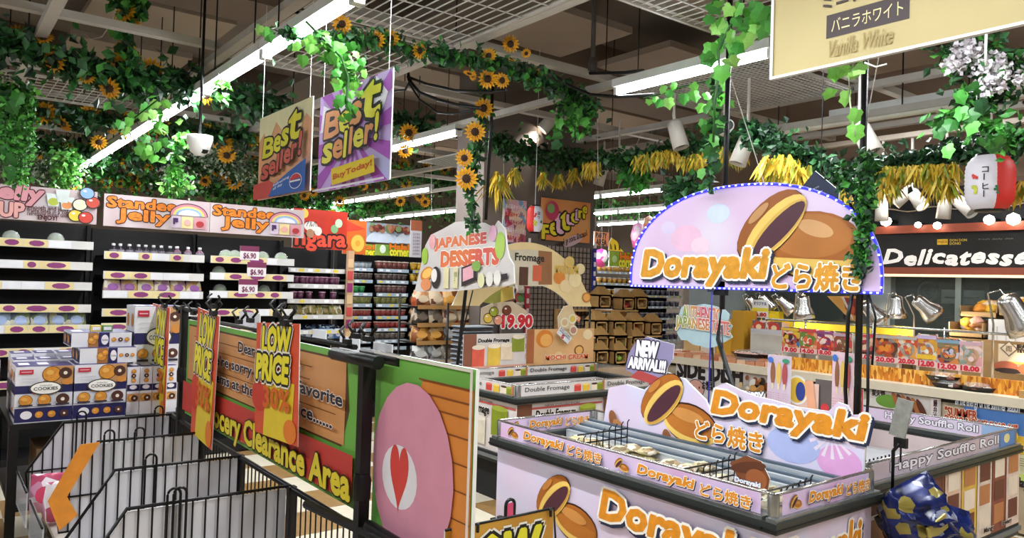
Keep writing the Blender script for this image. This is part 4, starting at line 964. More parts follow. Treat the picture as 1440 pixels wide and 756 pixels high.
# ---- dorayaki freezer
FX0, FY0, FX1, FY1 = 2.38, 1.53, 3.11, 3.20
DF = chest('dorayaki_freezer', 'lilac Dorayaki chest freezer in front, with a clear printed guard', FX0, FY0, FX1, FY1, LILAC, LILAC, fz=.72)
q = MB()
for i in range(6): q.box((.47 + i * .033, .05, .785 + i * .009), (.49 + i * .033, 1.62, .797 + i * .009), mat(['#b9c0c4', '#5f6c78'][i % 2], .35, metal=.3))
q.box((.47, .05, .62), (.67, 1.62, .785), INNER); q.build('louvre_ledge', DF)
def strip(parent_o, o, u, w, h, reps, label, txt=('Dorayaki', 'どら焼き'), name='printed_strip'):
    f = Print(o, u, origin=parent_o); f.n = f.n
    f.rect(0, 0, w, h, pack(['#d7a9cf', '#dcc6e0', '#cdb9e0', '#e2b8d2'], 4, .35, True), k=0)
    ww = w / reps
    for i in range(reps):
        a = i * ww
        dorayaki(f, a + ww * .13, h * .47, h * 1.15)
        f.text(txt[0], (a + ww * .26, h * .2), (a + ww * .64, h * .84), DOL, px=False, shear=.15)
        f.text(txt[1], (a + ww * .68, h * .16), (a + ww * .97, h * .8), [(ORG, .03), (mat('#f3eee4'), .08), (mat('#1d2340'), .09, .06, -.06)], px=False)
    return f
o = Vector((FX0, FY0, 0))
f = strip(o, (FX0 + .014, FY1 - .05, .802), UY, FY1 - FY0 - .12, .074, 2, ''); f.done(DF)
f = strip(o, (FX0 + .06, FY0 + .014, .802), UX, FX1 - FX0 - .12, .074, 1, ''); f.done(DF)
f = strip(o, (FX0 + .05, FY1 - .035, .802), UX, FX1 - FX0 - .12, .074, 1, ''); f.done(DF)
f = Print((FX0 + .018, FY1, .37), UY, origin=o); 
x, y = f.px(792, 716); dorayaki(f, x, y, .44)
a, b = f.px(846, 738), f.px(1066, 800); f.text('Dorayaki', a, (b[0], f.px(860, 691)[1]), DOL, px=False, shear=.15)
f.text('どら焼き', (a[0], -.0), (a[0] + .4, .07), [(ORG, .03), (mat('#f3eee4'), .08), (mat('#1d2340'), .09, .05, -.05)], px=False)
f.done(DF)
f = Print((FX0, FY0 + .018, .37), UX, origin=o); f.text('Dorayaki', (.10, .14), (.62, .33), DOL, px=False, shear=.15); dorayaki(f, .3, .06, .14); f.done(DF)
# products and wire dividers in it
PK = pack(['#d9cdb0', '#b9a27a', '#efe8d8', '#8a7a5a', '#c9c090'], 30, .25)
def flatpack(m, w=.11, d=.09, h=.03, lab=True):
    r = thing('dorayaki_pack', '', 'snack pack'); q = MB()
    q.lathe([(0, 0), (.045, .002), (.05, h * .5), (.03, h * .95), (0, h)], m, 10); q.box((-w/2, -.03, h * .3), (w/2, .03, h * .42), m); q.build('wrapper', r)
    if lab: q = MB(); q.box((-.02, -.015, h * .96), (.02, .015, h * 1.03), mat('#e4e4c4', .4)); q.build('sticker', r)
    return r
p = flatpack(PK); u_ = [False]
for k, (a, b) in enumerate(((1.62, 1.95), (2.02, 2.40), (2.45, 3.0))):
    lb = ['wrapped dorayaki pack in the near section of the Dorayaki freezer', 'wrapped dorayaki pack in the middle section of the Dorayaki freezer', 'wrapped dorayaki pack in the far section of the Dorayaki freezer'][k]
    for x in (FX0 + .12, FX0 + .22, FX0 + .32, FX0 + .41):
        n = int((b - a) / .1)
        for i in range(n):
            for zz in (0, .035, .07): 
                if zz < .06 or R.random() < .4: place(p, u_, (x + R.uniform(-.01, .01), a + .05 + i * .1 + R.uniform(-.01, .01), .722 + zz), R.uniform(-.4, .4), lb, 'dorayaki packs, section %d' % (k + 1))
for i, y in enumerate((1.66, 2.02, 2.66)):
    r = thing('wire_grid', 'black wire grid divider in the Dorayaki freezer, %s' % ['nearest, by the corner', 'second from the near corner', 'the farthest and tallest'][i], 'wire divider', (FX0 + .10, y, .72))
    q = MB(); w_, h_ = .34, (.15, .17, .21)[i]
    for j in range(9): 
        x = w_ * j / 8; hh = h_ * (.72 + .28 * j / 8); q.tube([(x, 0, 0), (x, 0, hh - .01), (x + .012, 0, hh)], .004, BLK, 4)
    for j in range(4): q.tube([(0, 0, .04 + j * h_ * .2), (w_, 0, .04 + j * h_ * .2)], .004, BLK, 4)
    q.build('wires', r)
s = Sign('dorayaki_card', 'small brown cut-out card shaped like dorayaki standing in the freezer', 'card', (2.66, 1.90, .80), UY, .16, .12, mat('#7a4424', .5), pts=[(0, .05), (.02, .0), (.15, 0), (.16, .06), (.12, .12), (.05, .13), (-.03, .085)], thick=.004)
s.ell(.06, .085, .085, .022, mat('#5a2f18'), .25); s.ell(.10, .045, .05, .04, mat('#94542c')); s.text('Dorayaki', (.0, .01), (.12, .035), [(mat('#e8ecf4'), .06), (mat('#22406a'), .12)], px=False); s.end()
# header board standing on the back rim
HX_ = FX1 - .045
s = Sign('dorayaki_header', 'low lilac Dorayaki header board with a cut dorayaki, standing on the front freezer rim', 'sign', (HX_, 3.17, .80), UY, 1.6, .4, LILAC, thick=.012, px=True,
         pts=[(848, 597), (856, 545), (880, 540), (905, 548), (920, 537), (940, 528), (962, 532), (975, 545), (992, 562), (1000, 580), (1003, 545), (1020, 538), (1040, 548), (1060, 556), (1085, 562), (1120, 572), (1165, 578), (1178, 565), (1192, 570), (1198, 583), (1222, 583), (1224, 600), (1216, 630), (1213, 680), (1150, 663)])
x, y = s.px(948, 577); dorayaki(s, x, y, .52)
s.text('Dorayaki', (1003, 588), (1222, 583), [(ORG, .06), (mat('#f3eee4'), .12), (mat('#1d2340'), .13, .05, -.06)], shear=.15, slant=0)
a, b = s.px(980, 613), s.px(1075, 608)
s.text('どら焼き', (a[0], a[1] - .01), (b[0], a[1] + .085), [(ORG, .03), (mat('#f3eee4'), .08), (mat('#1d2340'), .09, .05, -.05)], px=False)
s.ell(*s.px(1115, 625), .13, .08, mat('#a9b4e0'), k=1); s.ell(*s.px(1180, 650), .10, .07, mat('#d9a0d0'), k=.6)
for i in range(7): 
    x, y = s.px(1170, 612); t = math.pi * (1.1 + i * .13); s.poly([(x, y), (x + .11 * math.cos(t), y + .10 * math.sin(t)), (x + .11 * math.cos(t + .16), y + .10 * math.sin(t + .16))], mat('#e6d6e4'), k=1.4 + i * .05)
for cx, cy in ((868, 592), (945, 620)):
    x, y = s.px(cx, cy); s.ell(x - .02, y + .01, .03, .05, mat('#8a5430'), .3); s.ell(x + .02, y - .015, .04, .026, mat('#b07848'), -.5)
s.end()
for i, (x, y) in enumerate(((3.09, 1.95), (3.09, 2.85))):
    r = thing('board_foot', 'small white clamp foot under the Dorayaki header, %s' % ['near end', 'far end'][i], 'clamp', (x, y, .80)); q = MB(); q.box((-.03, -.03, 0), (.0, .03, .025), WHT); q.tube([(-.015, -.02, .02), (-.015, -.02, .045)], .008, WHT, 6); q.tube([(-.015, .02, .02), (-.015, .02, .045)], .008, WHT, 6); q.build('foot', r)
# arc sign with blue lights on black posts
AX = 3.13
pts = []; yl, yr, zb_ = 2.955, 1.545, 1.605
n = 40
for i in range(n + 1):
    t = math.pi * (1 - i / n); a = .705 + .705 * math.copysign(abs(math.cos(t)) ** .88, math.cos(t)); b = .045 + .46 * abs(math.sin(t)) ** .86
    pts.append((a, b))
pts = [(.0, 0)] + pts + [(1.41, 0)]
s = Sign('dorayaki_arch_sign', 'large arched Dorayaki sign edged with blue lights, above the front freezer', 'sign', (AX, yl, zb_), UY, 1.41, .5, pack(['#cfd0e2', '#d9c0da', '#d2b4d6', '#dcd6e4'], 1.6, .3, True), pts=pts, thick=.015)
x, y = s.px(1118, 318); 
m_ = lambda h, v=.1: mat(h, .4, var=v, scale=4)
def PE(x0, y0, rx, ry, hexc, rot=0, **k): x, y = s.px(x0, y0); s.ell(x, y, rx, ry, m_(hexc), rot, **k)
PE(1140, 345, .235, .155, '#3a1c10', -.05); PE(1140, 344, .228, .148, DC, -.05); PE(1141, 337, .228, .128, '#9a5a22', -.05); PE(1139, 331, .20, .10, '#a86a30', -.05); PE(1147, 321, .09, .035, '#c89a68', -.3)
PE(1140, 360, .222, .09, '#dcb85c', -.05, a0=188, a1=352); 
PE(1083, 318, .215, .115, '#3a1c10', .72); PE(1082, 316, .208, .108, '#8f5220', .72); PE(1090, 321, .205, .085, DC, .74); PE(1094, 323, .19, .062, '#d0a850', .74); PE(1096, 322, .175, .048, '#4a2732', .74); PE(1068, 300, .07, .02, '#b98a58', .72)
s.text('Dorayaki', (905, 398), (1082, 350), [(mat('#d0922c', .4, var=.15, scale=30), .06), (mat('#f3eee4'), .11), (mat('#1d2340'), .12, .05, -.06)], shear=.15, slant=.0)
a, b = s.px(1088, 406), s.px(1214, 370)
s.text('どら焼き', a, b, [(mat('#d0922c', .4, var=.15, scale=30), .04), (mat('#f3eee4'), .09), (mat('#1d2340'), .1, .05, -.05)], px=False)
for cx, cy, rx, c in ((965, 335, .1, '#dfb6d0'), (940, 320, .05, '#d0c4e6'), (1010, 300, .07, '#c6d2ee'), (985, 345, .06, '#e4c8d8'), (1185, 375, .06, '#d9b0d4'), (950, 375, .07, '#d8b4d8')): s.ell(*s.px(cx, cy), rx, rx * .7, mat(c), k=.1 + cx * .0004 + cy * .0003)
q = MB(); bd = MB(); BLU = mat('#2a2ce8', .4, emit=1.6); B3M = mat('#a8b4ff', .4, emit=5)
P3 = [Vector((.004, -a, b)) + Vector((-.006, 0, 0)) for a, b in pts]; q.tube(P3 + [P3[0]], .0065, BLU, 5); q.build('light_hose', s.root)
L = 0
for i in range(len(P3)):
    a, b = P3[i], P3[(i + 1) % len(P3)]; d = (b - a).length; k = max(1, int(d / .028))
    for j in range(k): c = a + (b - a) * (j + .5) / k; bd.obox(c + Vector((-.008, 0, 0)), (.003, 0, 0), (0, .0035, 0), (0, 0, .0035), B3M)
bd.build('light_beads', s.root, kind='stuff')
s.end()
r = thing('arch_sign_post', 'black post with taped cables holding the right end of the arched Dorayaki sign', 'post', (AX + .03, 1.655, .8))
q = MB(); q.tube([(0, 0, 0), (0, 0, 2.3)], .015, BLK, 8); q.build('pole', r)
q = MB(); q.tube([(-.01, .03, .08), (.0, .055, .4), (-.01, .045, .7), (0, .03, .82)], .009, BLK, 6); q.tube([(.01, -.03, .1), (.0, -.045, .35), (.01, -.03, .8)], .007, BLK, 6); q.tube([(0, -.03, .83), (.02, -.06, .7), (.02, -.05, .5)], .005, BLK, 5); q.build('cable', r)
r = thing('arch_sign_brace', 'black braced post holding the left end of the arched Dorayaki sign', 'post', (AX + .03, 2.36, .8))
q = MB(); q.tube([(0, 0, .78), (.0, .02, .55), (.0, -.12, .22), (0, -.25, .02)], .012, BLK, 8); q.build('brace', r)
q = MB(); q.tube([(0, 0, .7), (0, 0, 2.32)], .014, BLK, 8); q.build('pole', r)
q = MB(); q.tube([(0, -.0, .62), (.0, -.03, .3), (0, -.01, .02)], .004, BLK, 5); q.tube([(-.01, .055, .8), (-.01, .06, .4), (-.01, .06, .02)], .004, mat('#2a2c9a', .4), 5); q.build('cable', r)
q = MB(); q.box((-.03, -.035, .77), (0, .035, .84), BLK); q.build('bracket', r)
# ---- Fromage freezer
FGP = pack(['#d9d2cf', '#cfc4c0', '#e2dcd8'], 2, .4, True)
GX0, GY0, GX1, GY1 = 3.30, 4.17, 5.02, 5.16
FF = chest('fromage_freezer', 'chest freezer printed with Double Fromage cheese cakes, behind the Dorayaki one', GX0, GY0, GX1, GY1, FGP, FGP)
o = Vector((GX0, GY0, 0))
def fstrip(o3, u, w, h=.074):
    f = Print(o3, u, origin=o); f.rect(0, 0, w, h, mat('#d6d0cc', .4), k=0); n = max(1, round(w / .85)); ww = w / n
    for i in range(n):
        f.text('Double Fromage', (i * ww + .04 * ww, h * .25), (i * ww + .56 * ww, h * .8), [(mat('#2c2826'), .02)], px=False); fromage(f, i * ww + .62 * ww, 0, i * ww + .97 * ww, h * 1.3)
        f.rect(i * ww + ww * .97, 0, i * ww + ww, h, mat('#b0744a'))
    f.done(FF)
fstrip((GX0 + .05, GY0 + .014, .802), UX, GX1 - GX0 - .1); fstrip((GX0 + .014, GY1 - .05, .802), UY, GY1 - GY0 - .1); fstrip((GX0 + .05, GY1 - .035, .802), UX, GX1 - GX0 - .1)
def fbody(o3, u, w):
    f = Print(o3, u, origin=o); n = max(1, round(w / .85)); ww = w / n
    for i in range(n):
        a = i * ww; f.rect(a + .01, .33, a + ww - .01, .345, mat('#b0504a')); f.rect(a + .0, .0, a + ww * .16, .37, mat('#6a3f2a'))
        f.text('Double Fromage', (a + .2 * ww, .24), (a + .66 * ww, .32), [(mat('#1c1816'), .06), (mat('#f0ece4'), .11)], px=False, shear=.15); f.text('NEW COLLECTION', (a + .3 * ww, .345), (a + .7 * ww, .36), [(mat('#3a2c28'), 0)], px=False)
        for x, c, t in ((.18, '#cdbd5a', '#e0d27a'), (.42, '#d6cdb8', '#e8e0d0'), (.7, '#7d8b1f', '#9aa53a')): f.rect(a + x * ww, .03 if x < .6 else .12, a + (x + .2) * ww, .22 if x < .6 else .32, mat(c, .5, var=.1)); f.ell(a + (x + .1) * ww, .22 if x < .6 else .32, .1 * ww, .02, mat(t))
    f.done(FF)
fbody((GX0 + .02, GY0 + .018, .37), UX, GX1 - GX0 - .04); fbody((GX0 + .018, GY1 - .02, .37), UY, GY1 - GY0 - .04)
p = flatpack(pack(['#e8d9b8', '#d9b27a', '#efe8dc', '#b9704a', '#d0c090'], 25, .25), lab=False); p['category'] = 'snack pack'; p.name = 'cake_pack'
row2 = [False]
for i in range(14):
    for j in range(6): place(p, row2, (GX0 + .16 + i * .108, GY0 + .14 + j * .135, .56 + .03 * R.randint(0, 3)), R.uniform(-.3, .3), 'wrapped cheese cake lying in the Double Fromage freezer', 'cakes in the Fromage freezer')
r = thing('wire_grid', 'black wire grid basket edge inside the Fromage freezer', 'wire divider', (GX0 + .8, GY0 + .1, .56)); q = MB()
for j in range(8): q.tube([(0, .1 * j, 0), (0, .1 * j, .2)], .004, BLK, 4)
q.tube([(0, 0, .19), (0, .75, .19)], .004, BLK, 4); q.build('wires', r)
s = sign_px('fromage_card', 'Double Fromage card with three cakes, standing left on the back rim', 'card', 'Y', GY1 + .0, (652, 470), (738, 517), mat('#d9cfc8', .4), thick=.006)
s.rect(0, s.h * .0, s.w * .2, s.h, mat('#8a5540')); s.text('Double Fromage', (672, 483), (716, 475), [(mat('#1c1816'), .06), (mat('#f4f0e8'), .13)], shear=.15)
for x, y0_, y1_, c in ((672, 517, 488, '#e0604a'), (694, 515, 486, '#e2bc4a'), (712, 506, 484, '#e4cdb0'), (728, 494, 473, '#8c9632')): a, b = s.px(x - 9, y0_), s.px(x + 9, y1_); s.rect(a[0], max(0, a[1]), b[0], b[1], mat(c, .5, var=.12)); s.ell((a[0] + b[0]) / 2, b[1], .065, .02, mat('#efe0c8'))
s.rect(0, 0, s.w, s.h * .12, mat('#d9a08a')); s.end()
s = sign_px('mochi_card', 'orange cream bun card standing right of the Double Fromage card', 'card', 'Y', GY1 + .0, (741, 463), (834, 512), mat('#e0b07a', .4, var=.15, scale=3), thick=.006)
for cx, cy, rr, c in ((766, 476, .10, '#d9822e'), (768, 478, .07, '#f0b060'), (797, 470, .09, '#e8d0a8'), (814, 492, .06, '#8a5a2a'), (814, 492, .045, '#f0b868'), (826, 470, .06, '#f2dcae'), (785, 500, .05, '#e8c898')): s.ell(*s.px(cx, cy), rr, rr * .8, mat(c))
s.rect(0, s.h * .12, s.w * .1, s.h, mat('#a8623a')); s.text('MOCHI CREAM', (766, 506), (826, 497), [(mat('#e06a3a'), .06), (mat('#f4e8d0'), .12)]); s.end()
s = Sign('red_price_sign', 'cluster of fruit pictures with a big red 19.90 price beside the mesh board', 'price sign', at(676, 456, 'Y', 5.3), UX, .5, .2, mat('#cdb89a', .5), pts=[(0, 0), (.52, 0), (.5, .12), (.34, .2), (.14, .19), (.0, .14)], thick=.005)
s.text('19.90', (706, 460), (748, 443), [(mat('#d02630'), .06), (mat('#f4eee8'), .12)])
for cx, cy, c in ((686, 447, '#e6c24a'), (700, 450, '#e89a7a'), (694, 438, '#a3a832'), (712, 436, '#7a3a1c')): fruit(s, *s.px(cx, cy), .05, c)
s.end()
s = Sign('registered_card', 'round fruit card cluster with an orange tag above the mochi card', 'card', at(786, 462, 'Y', 5.12), UX, .2, .25, mat('#dcc49a', .4), pts=[(.0, .0), (.18, 0), (.2, .12), (.14, .22), (.05, .2), (-.02, .1)], thick=.005)
for cx, cy, c in ((794, 453, '#d8b88a'), (805, 448, '#dcc060'), (806, 464, '#c08a7a')): s.ell(*s.px(cx, cy), .05, .045, mat('#e8e0c4')); s.ell(*s.px(cx, cy), .035, .03, mat(c))
s.end()
s = Sign('slogan_tag', 'white tilted slogan tag with a red 5 over the mochi card', 'tag', at(783, 468, 'Y', 5.10), Vector((1, 0, -.75)), .17, .075, mat('#e8e8ec', .4), thick=.003, v=Vector((.6, 0, .8)))
s.text('FULL LOAD\nHOKKAIDO', (.01, .035), (.16, .07), [(mat('#1c1c28'), .03)], px=False); s.text('5', (.06, .0), (.09, .032), [(mat('#d02630'), .06)], px=False); s.end()
s = Sign('orange_tag', 'small tilted orange HOKKAIDO tag over the mesh board', 'tag', at(795, 440, 'Y', 5.3), Vector((1, 0, -.5)), .2, .05, mat('#e07848', .4), thick=.003, v=Vector((.45, 0, .9)))
s.text('HOKKAIDO', (.01, .012), (.19, .042), [(mat('#f4d8b8'), .05)], px=False); s.end()
# arched Fromage sign
aL, aT, aR = at(600, 480, 'Y', GY1 + .02), at(742, 350, 'Y', GY1 + .02), at(838, 440, 'Y', GY1 + .02)
zc = at(835, 492, 'Y', GY1 + .02).z; xc = 4.18; Rx = aR.x + .02 - xc; Rz = aT.z - zc + .06
outer = [(xc + (Rx) * math.cos(t), zc + Rz * math.sin(t)) for t in [math.pi - math.pi * i / 36 for i in range(37)]]
outer = [(x, z) for x, z in outer if z > 1.36]
inner = [(xc + (Rx * .80) * math.cos(t), zc + (Rz * .63) * math.sin(t)) for t in [math.pi * i / 30 for i in range(31)]]
inner = [(x, z) for x, z in inner if z > 1.36]
pl = outer + inner
s = Sign('fromage_arch_sign', 'cream arched Fromage sign curving over the cheese cake freezer', 'sign', (xc - Rx, GY1 + .02, 1.0), UX, 2 * Rx, .9, mat('#e8cf98', .4, var=.1, scale=3), pts=[(x - (xc - Rx), z - 1.0) for x, z in pl], thick=.012)
s.poly([(668, 362), (700, 352), (742, 350.5), (770, 354), (770, 402), (740, 402), (700, 398), (668, 400)], mat('#d8cdb4'), px=True); s.poly([(757, 352), (776, 354), (776, 400), (757, 400)], mat('#9a6a44'), px=True)
s.text('Fromage', (724, 369), (765, 358), [(mat('#2c2826'), .03)])
for x, y, w_, h_, c in ((736, 388, .10, .16, '#5a3a2a'), (755, 384, .1, .14, '#d96a4a'), (722, 392, .06, .1, '#d9c8a8')): a, b = s.px(x, y); s.rect(a - w_/2, b - h_/2, a + w_/2, b + h_/2, mat(c))
for cx, cy, rr, c in ((786, 390, .07, '#e08a3c'), (795, 402, .07, '#ecd0a0'), (808, 393, .08, '#f0dca8'), (824, 418, .055, '#c07a34'), (824, 418, .04, '#e8a858'), (815, 378, .06, '#ead8a4'), (800, 368, .06, '#e0c070')): s.ell(*s.px(cx, cy), rr, rr * .85, mat(c))
s.text('MOCHI CREAM', (780, 384), (812, 374), [(mat('#e8c25a'), .04)]); s.end()
for i, x in enumerate((xc - Rx + .06, aR.x - .05)):
    r = thing('arch_stand', 'slim post carrying the %s end of the Fromage arch' % ['left', 'right'][i], 'post', (x, GY1 + .05, .8)); q = MB(); q.tube([(0, 0, 0), (0, 0, .62)], .01, BLK, 6); q.build('pole', r); q = MB(); q.box((-.02, -.02, 0), (.02, .02, .03), BLK); q.build('clamp', r)
# Japanese desserts sign
pxs = [(583, 410), (592, 372), (598, 345), (606, 330), (622, 322), (640, 312), (662, 310), (680, 313), (694, 320), (700, 310), (710, 322), (713, 350), (716, 362), (722, 372), (723, 398), (712, 402), (690, 403), (660, 407), (628, 410), (605, 409)]
s = Sign('japanese_desserts_sign', 'rounded grey Japanese Desserts sign on a leaning black pole', 'sign', (3.3, 5.6, 1.48), UY, 1.36, .6, pack(['#c4bfbd', '#d2cdca', '#bcb4b2'], 2, .35, True), pts=pxs, px=True, thick=.012)
rp = pack(['#b03a5a', '#c94a4a', '#d87a3a'], 1.4, .4, True)
s.text('JAPANESE', (612, 353), (684, 327), [(rp, .07), (mat('#ece4dc'), .12)], slant=.03)
s.text('DESSERTS', (621, 374), (702, 349), [(rp, .07), (mat('#ece4dc'), .12)], slant=.02)
s.ell(*s.px(598, 360), .05, .07, mat('#93b83a')); s.ell(*s.px(704, 345), .06, .10, mat('#a4c45a')); s.ell(*s.px(609, 340), .05, .06, mat('#dca0a4')); s.ell(*s.px(694, 328), .05, .06, mat('#d9a8c0'))
s.ell(*s.px(601, 385), .10, .055, mat('#c87a2a'), .3); s.ell(*s.px(602, 384), .08, .038, mat('#e8b860'), .3); s.ell(*s.px(600, 400), .08, .05, mat('#d98a5a')); s.ell(*s.px(614, 390), .07, .09, mat('#2c2422')); s.ell(*s.px(612, 387), .045, .055, mat('#e4e0dc'))
for x in (629, 642): a, b = s.px(x - 4, 405), s.px(x + 4, 376); s.rect(*a, *b, mat('#d9d0a4'))
s.text('和菓\n子', (640, 398), (645, 382), [(mat('#3a6a3a'), .02)])
s.poly([(651, 376), (672, 368), (672, 394), (651, 403)], mat('#2a2024'), px=True); s.poly([(653, 378), (668, 372), (668, 390), (653, 396)], mat('#d8a0ac'), px=True); s.ell(*s.px(672, 374), .06, .04, mat('#7aa04a'))
s.poly([(672, 392), (716, 384), (716, 392), (676, 404)], mat('#2a2024'), px=True)
for x, c in ((679, '#d8d4a8'), (691, '#d9d6cc'), (702, '#dcd9d2')): s.ell(*s.px(x, 394 - (x - 679) * .15), .045, .055, mat(c))
s.end()
r = thing('desserts_pole', 'leaning black pole carrying the Japanese Desserts sign', 'pole', (3.3, 4.9, .80))
a, b = at(655, 408, 'X', 3.33), at(642, 524, 'X', 3.33); q = MB(); o_ = Vector((3.3, 4.9, .8)); q.tube([b - o_, a - o_, a - o_ + Vector((0, .02, .1))], .014, BLK, 8); q.build('pole', r)
q = MB(); a, b = at(665, 408, 'X', 3.4), at(650, 470, 'X', 3.4); q.tube([a - o_, b - o_], .006, BLK, 5); q.build('stay', r)
a, b = at(691, 171, 'X', 3.35), at(683, 309, 'X', 3.35)
q = MB(); q.tube([b, a, (a.x, a.y, 3.2)], .013, BLK, 8); tag(q.build('hanging_rod', None), 'thin black rod hanging from the ceiling behind the Japanese Desserts sign', 'rod')
s = Sign('yellow_cake_card', 'cut-out card of a green and yellow cake roll under the Japanese Desserts sign', 'card', at(672, 426, 'X', 3.9), UY, .5, .1, mat('#8c8a3a', .5), pts=[(0, .02), (.22, 0), (.52, .06), (.5, .16), (.22, .13), (.0, .12)], thick=.01)
s.poly([(.0, .02), (.06, .015), (.06, .125), (0, .12)], mat('#dfb89a')); s.poly([(.34, .02), (.52, .06), (.5, .16), (.34, .14)], mat('#d9c05a')); s.end()
# third freezer strip seen over the heart poster
JF = chest('desserts_freezer', 'chest freezer with a pink Japanese Dessert strip, partly hidden behind the clearance signs', 3.30, 5.30, 4.2, 5.95, mat('#c9bcc4', .4), mat('#c9bcc4', .4))
f = Print((3.314, 5.9, .802), UY, origin=(3.3, 5.3, 0)); f.rect(0, 0, .55, .074, pack(['#a98ab4', '#d9b0b8', '#e4c4c0'], 2, .4, True), k=0); f.text('Japanese Dessert', (.08, .014), (.53, .06), [(mat('#c8443c'), .05)], px=False); f.done(JF)
# ---- souffle roll freezer
SX0, SY0, SX1, SY1 = 3.17, 1.60, 4.83, 2.52
SF = chest('souffle_freezer', 'chest freezer with Happy Souffle Roll strips on the right', SX0, SY0, SX1, SY1, mat('#c8b6b4', .4), mat('#cdb9b4', .4))
o = Vector((SX0, SY0, 0)); SOU = [(mat('#e8e4ea'), .03), (mat('#2c2430'), .09)]
f = Print((SX1 - .035, SY1 - .04, .802), UY, origin=o); f.rect(0, 0, SY1 - SY0 - .08, .074, pack(['#cbb4d4', '#d9c4d4', '#c0c4dc'], 3, .4, True), k=0); f.text('Happy Souffle Roll', (.15, .012), (.68, .064), SOU, px=False); f.rect(.70, 0, .84, .074, mat('#8aa8cc')); f.done(SF)
f = Print((SX0 + .05, SY0 + .014, .802), UX, origin=o); w_ = SX1 - SX0 - .1; f.rect(0, 0, w_, .074, pack(['#b9a6b4', '#cdb9bc', '#b8b0c4'], 3, .4, True), k=0); f.text('Happy Souffle Roll', (w_ * .1, .010), (w_ * .86, .066), SOU, px=False); f.rect(w_ * .87, 0, w_, .074, mat('#5f86c0')); f.ell(w_ * .93, .04, .04, .025, mat('#e8dc9a')); f.done(SF)
f = Print((SX0 + .02, SY0 + .018, .37), UX, origin=o); w_ = SX1 - SX0 - .04
for i in range(9):
    a = w_ * i / 9; c = ['#dccab8', '#cf9a6a', '#d8c0b0', '#7a4a34', '#d9b8a0', '#d8b04a', '#e0d0c0', '#8a4838', '#dcc4b8'][i]
    f.rect(a, 0, a + w_ / 9, .38, mat(c, .45, var=.15, scale=12)); 
    for j in range(3): f.rect(a + w_ / 60, .045 + j * .12, a + w_ / 10.5, .145 + j * .12, mat(['#e8d8c4', '#b87a4a', '#6a3a2c'][(i + j) % 3]))
for i in range(4): f.text(['Choco', 'Milk', 'Mango', 'Strawberry'][i], (w_ * (.42 + .14 * i), .02), (w_ * (.50 + .14 * i), .05), [(mat('#2a1c18'), .05), (mat('#f0e8e0'), .1)], px=False)
f.done(SF)
p = thing('souffle_pack', '', 'snack pack'); q = MB(); q.lathe([(0, 0), (.03, .0), (.034, .02), (.03, .04), (0, .045)], pack(['#e4b8a0', '#d9906a', '#f0d8c8', '#c98a5a'], 25, .25), 8); q.box((-.055, -.02, .015), (.055, .02, .03), mat('#d9a080')); q.build('wrapper', p); q = MB(); q.box((-.018, -.014, .044), (.018, .014, .048), WHT); q.build('sticker', p)
u_ = [False]
for i in range(7):
    for j in range(5): place(p, u_, (SX0 + .2 + i * .115, SY0 + .15 + j * .12, .56 + .045 * R.randint(1, 3)), R.uniform(-.5, .5), 'small pink wrapped roll heaped in the Souffle Roll freezer', 'wrapped souffle rolls')
r = thing('wire_grid', 'black wire grid basket at the near corner of the Souffle Roll freezer', 'wire divider', (SX0 + .06, SY0 + .05, .80)); q = MB()
for j in range(9): q.tube([(0, .035 * j, -.2), (0, .035 * j, .085), (.01, .035 * j + .01, .09)], .004, BLK, 4)
for j in range(7): q.tube([(.035 * j, 0, -.2), (.035 * j, 0, .085)], .004, BLK, 4)
q.tube([(0, 0, .05), (0, .28, .05)], .004, BLK, 4); q.tube([(0, 0, .05), (.22, 0, .05)], .004, BLK, 4); q.build('wires', r)
# blue packet strip hanging at the corner
FOIL = pack(['#16225a', '#101a48', '#1a2868', '#121c50', '#857838', '#18245c', '#0e1638', '#101a48', '#8f93a8', '#141e52'], 22, .2, metal=.1)
HB = thing('hanging_clip_strip', 'grey tag and black clip holding the blue foil bags at the freezer corner', 'clip strip', (3.16, 1.47, .3))
q = MB(); q.tube([(.0, .03, .3), (.0, .03, .66), (-.01, .0, .70)], .008, BLK, 6); q.obox((-.0, .0, .70), (.01, 0, 0), (0, .025, 0), (0, 0, .02), BLK); q.tube([(0, 0, .62), (.0, 0, .8)], .004, BLK, 5); q.build('clip', HB)
q = MB(); q.obox((.0, .0, .80), (.004, 0, .0), (.0, .032, .005), (0.01, -.012, .075), mat('#7f7f78', .4, var=.2, scale=30)); q.build('tag', HB)
def foilbag(cx, cy, cz, rx, rz, ph):
    q = MB(); n, mrow = 26, 18; vs = []; 
    for j in range(mrow + 1):
        v = -1 + 2 * j / mrow
        for i in range(n):
            t = 2 * math.pi * i / n; k = (1 - abs(v) ** 3.2) * (1 + .22 * math.sin(3 * t + ph + j * 1.7) + .2 * math.sin(7 * t + j * 2.3 + ph))
            flat = .03 + .09 * (1 - abs(v) ** 2)
            vs.append((rx * (abs(math.cos(t)) ** .7) * math.copysign(1, math.cos(t)) * (.75 + .25 * (1 - abs(v) ** 4)), flat * math.sin(t) * k, rz * v))
    fs = [(j * n + i, j * n + (i + 1) % n, (j + 1) * n + (i + 1) % n, (j + 1) * n + i) for j in range(mrow) for i in range(n)] + [tuple(range(n))[::-1], tuple(mrow * n + i for i in range(n))]
    q.add(vs, fs, FOIL, True); return q
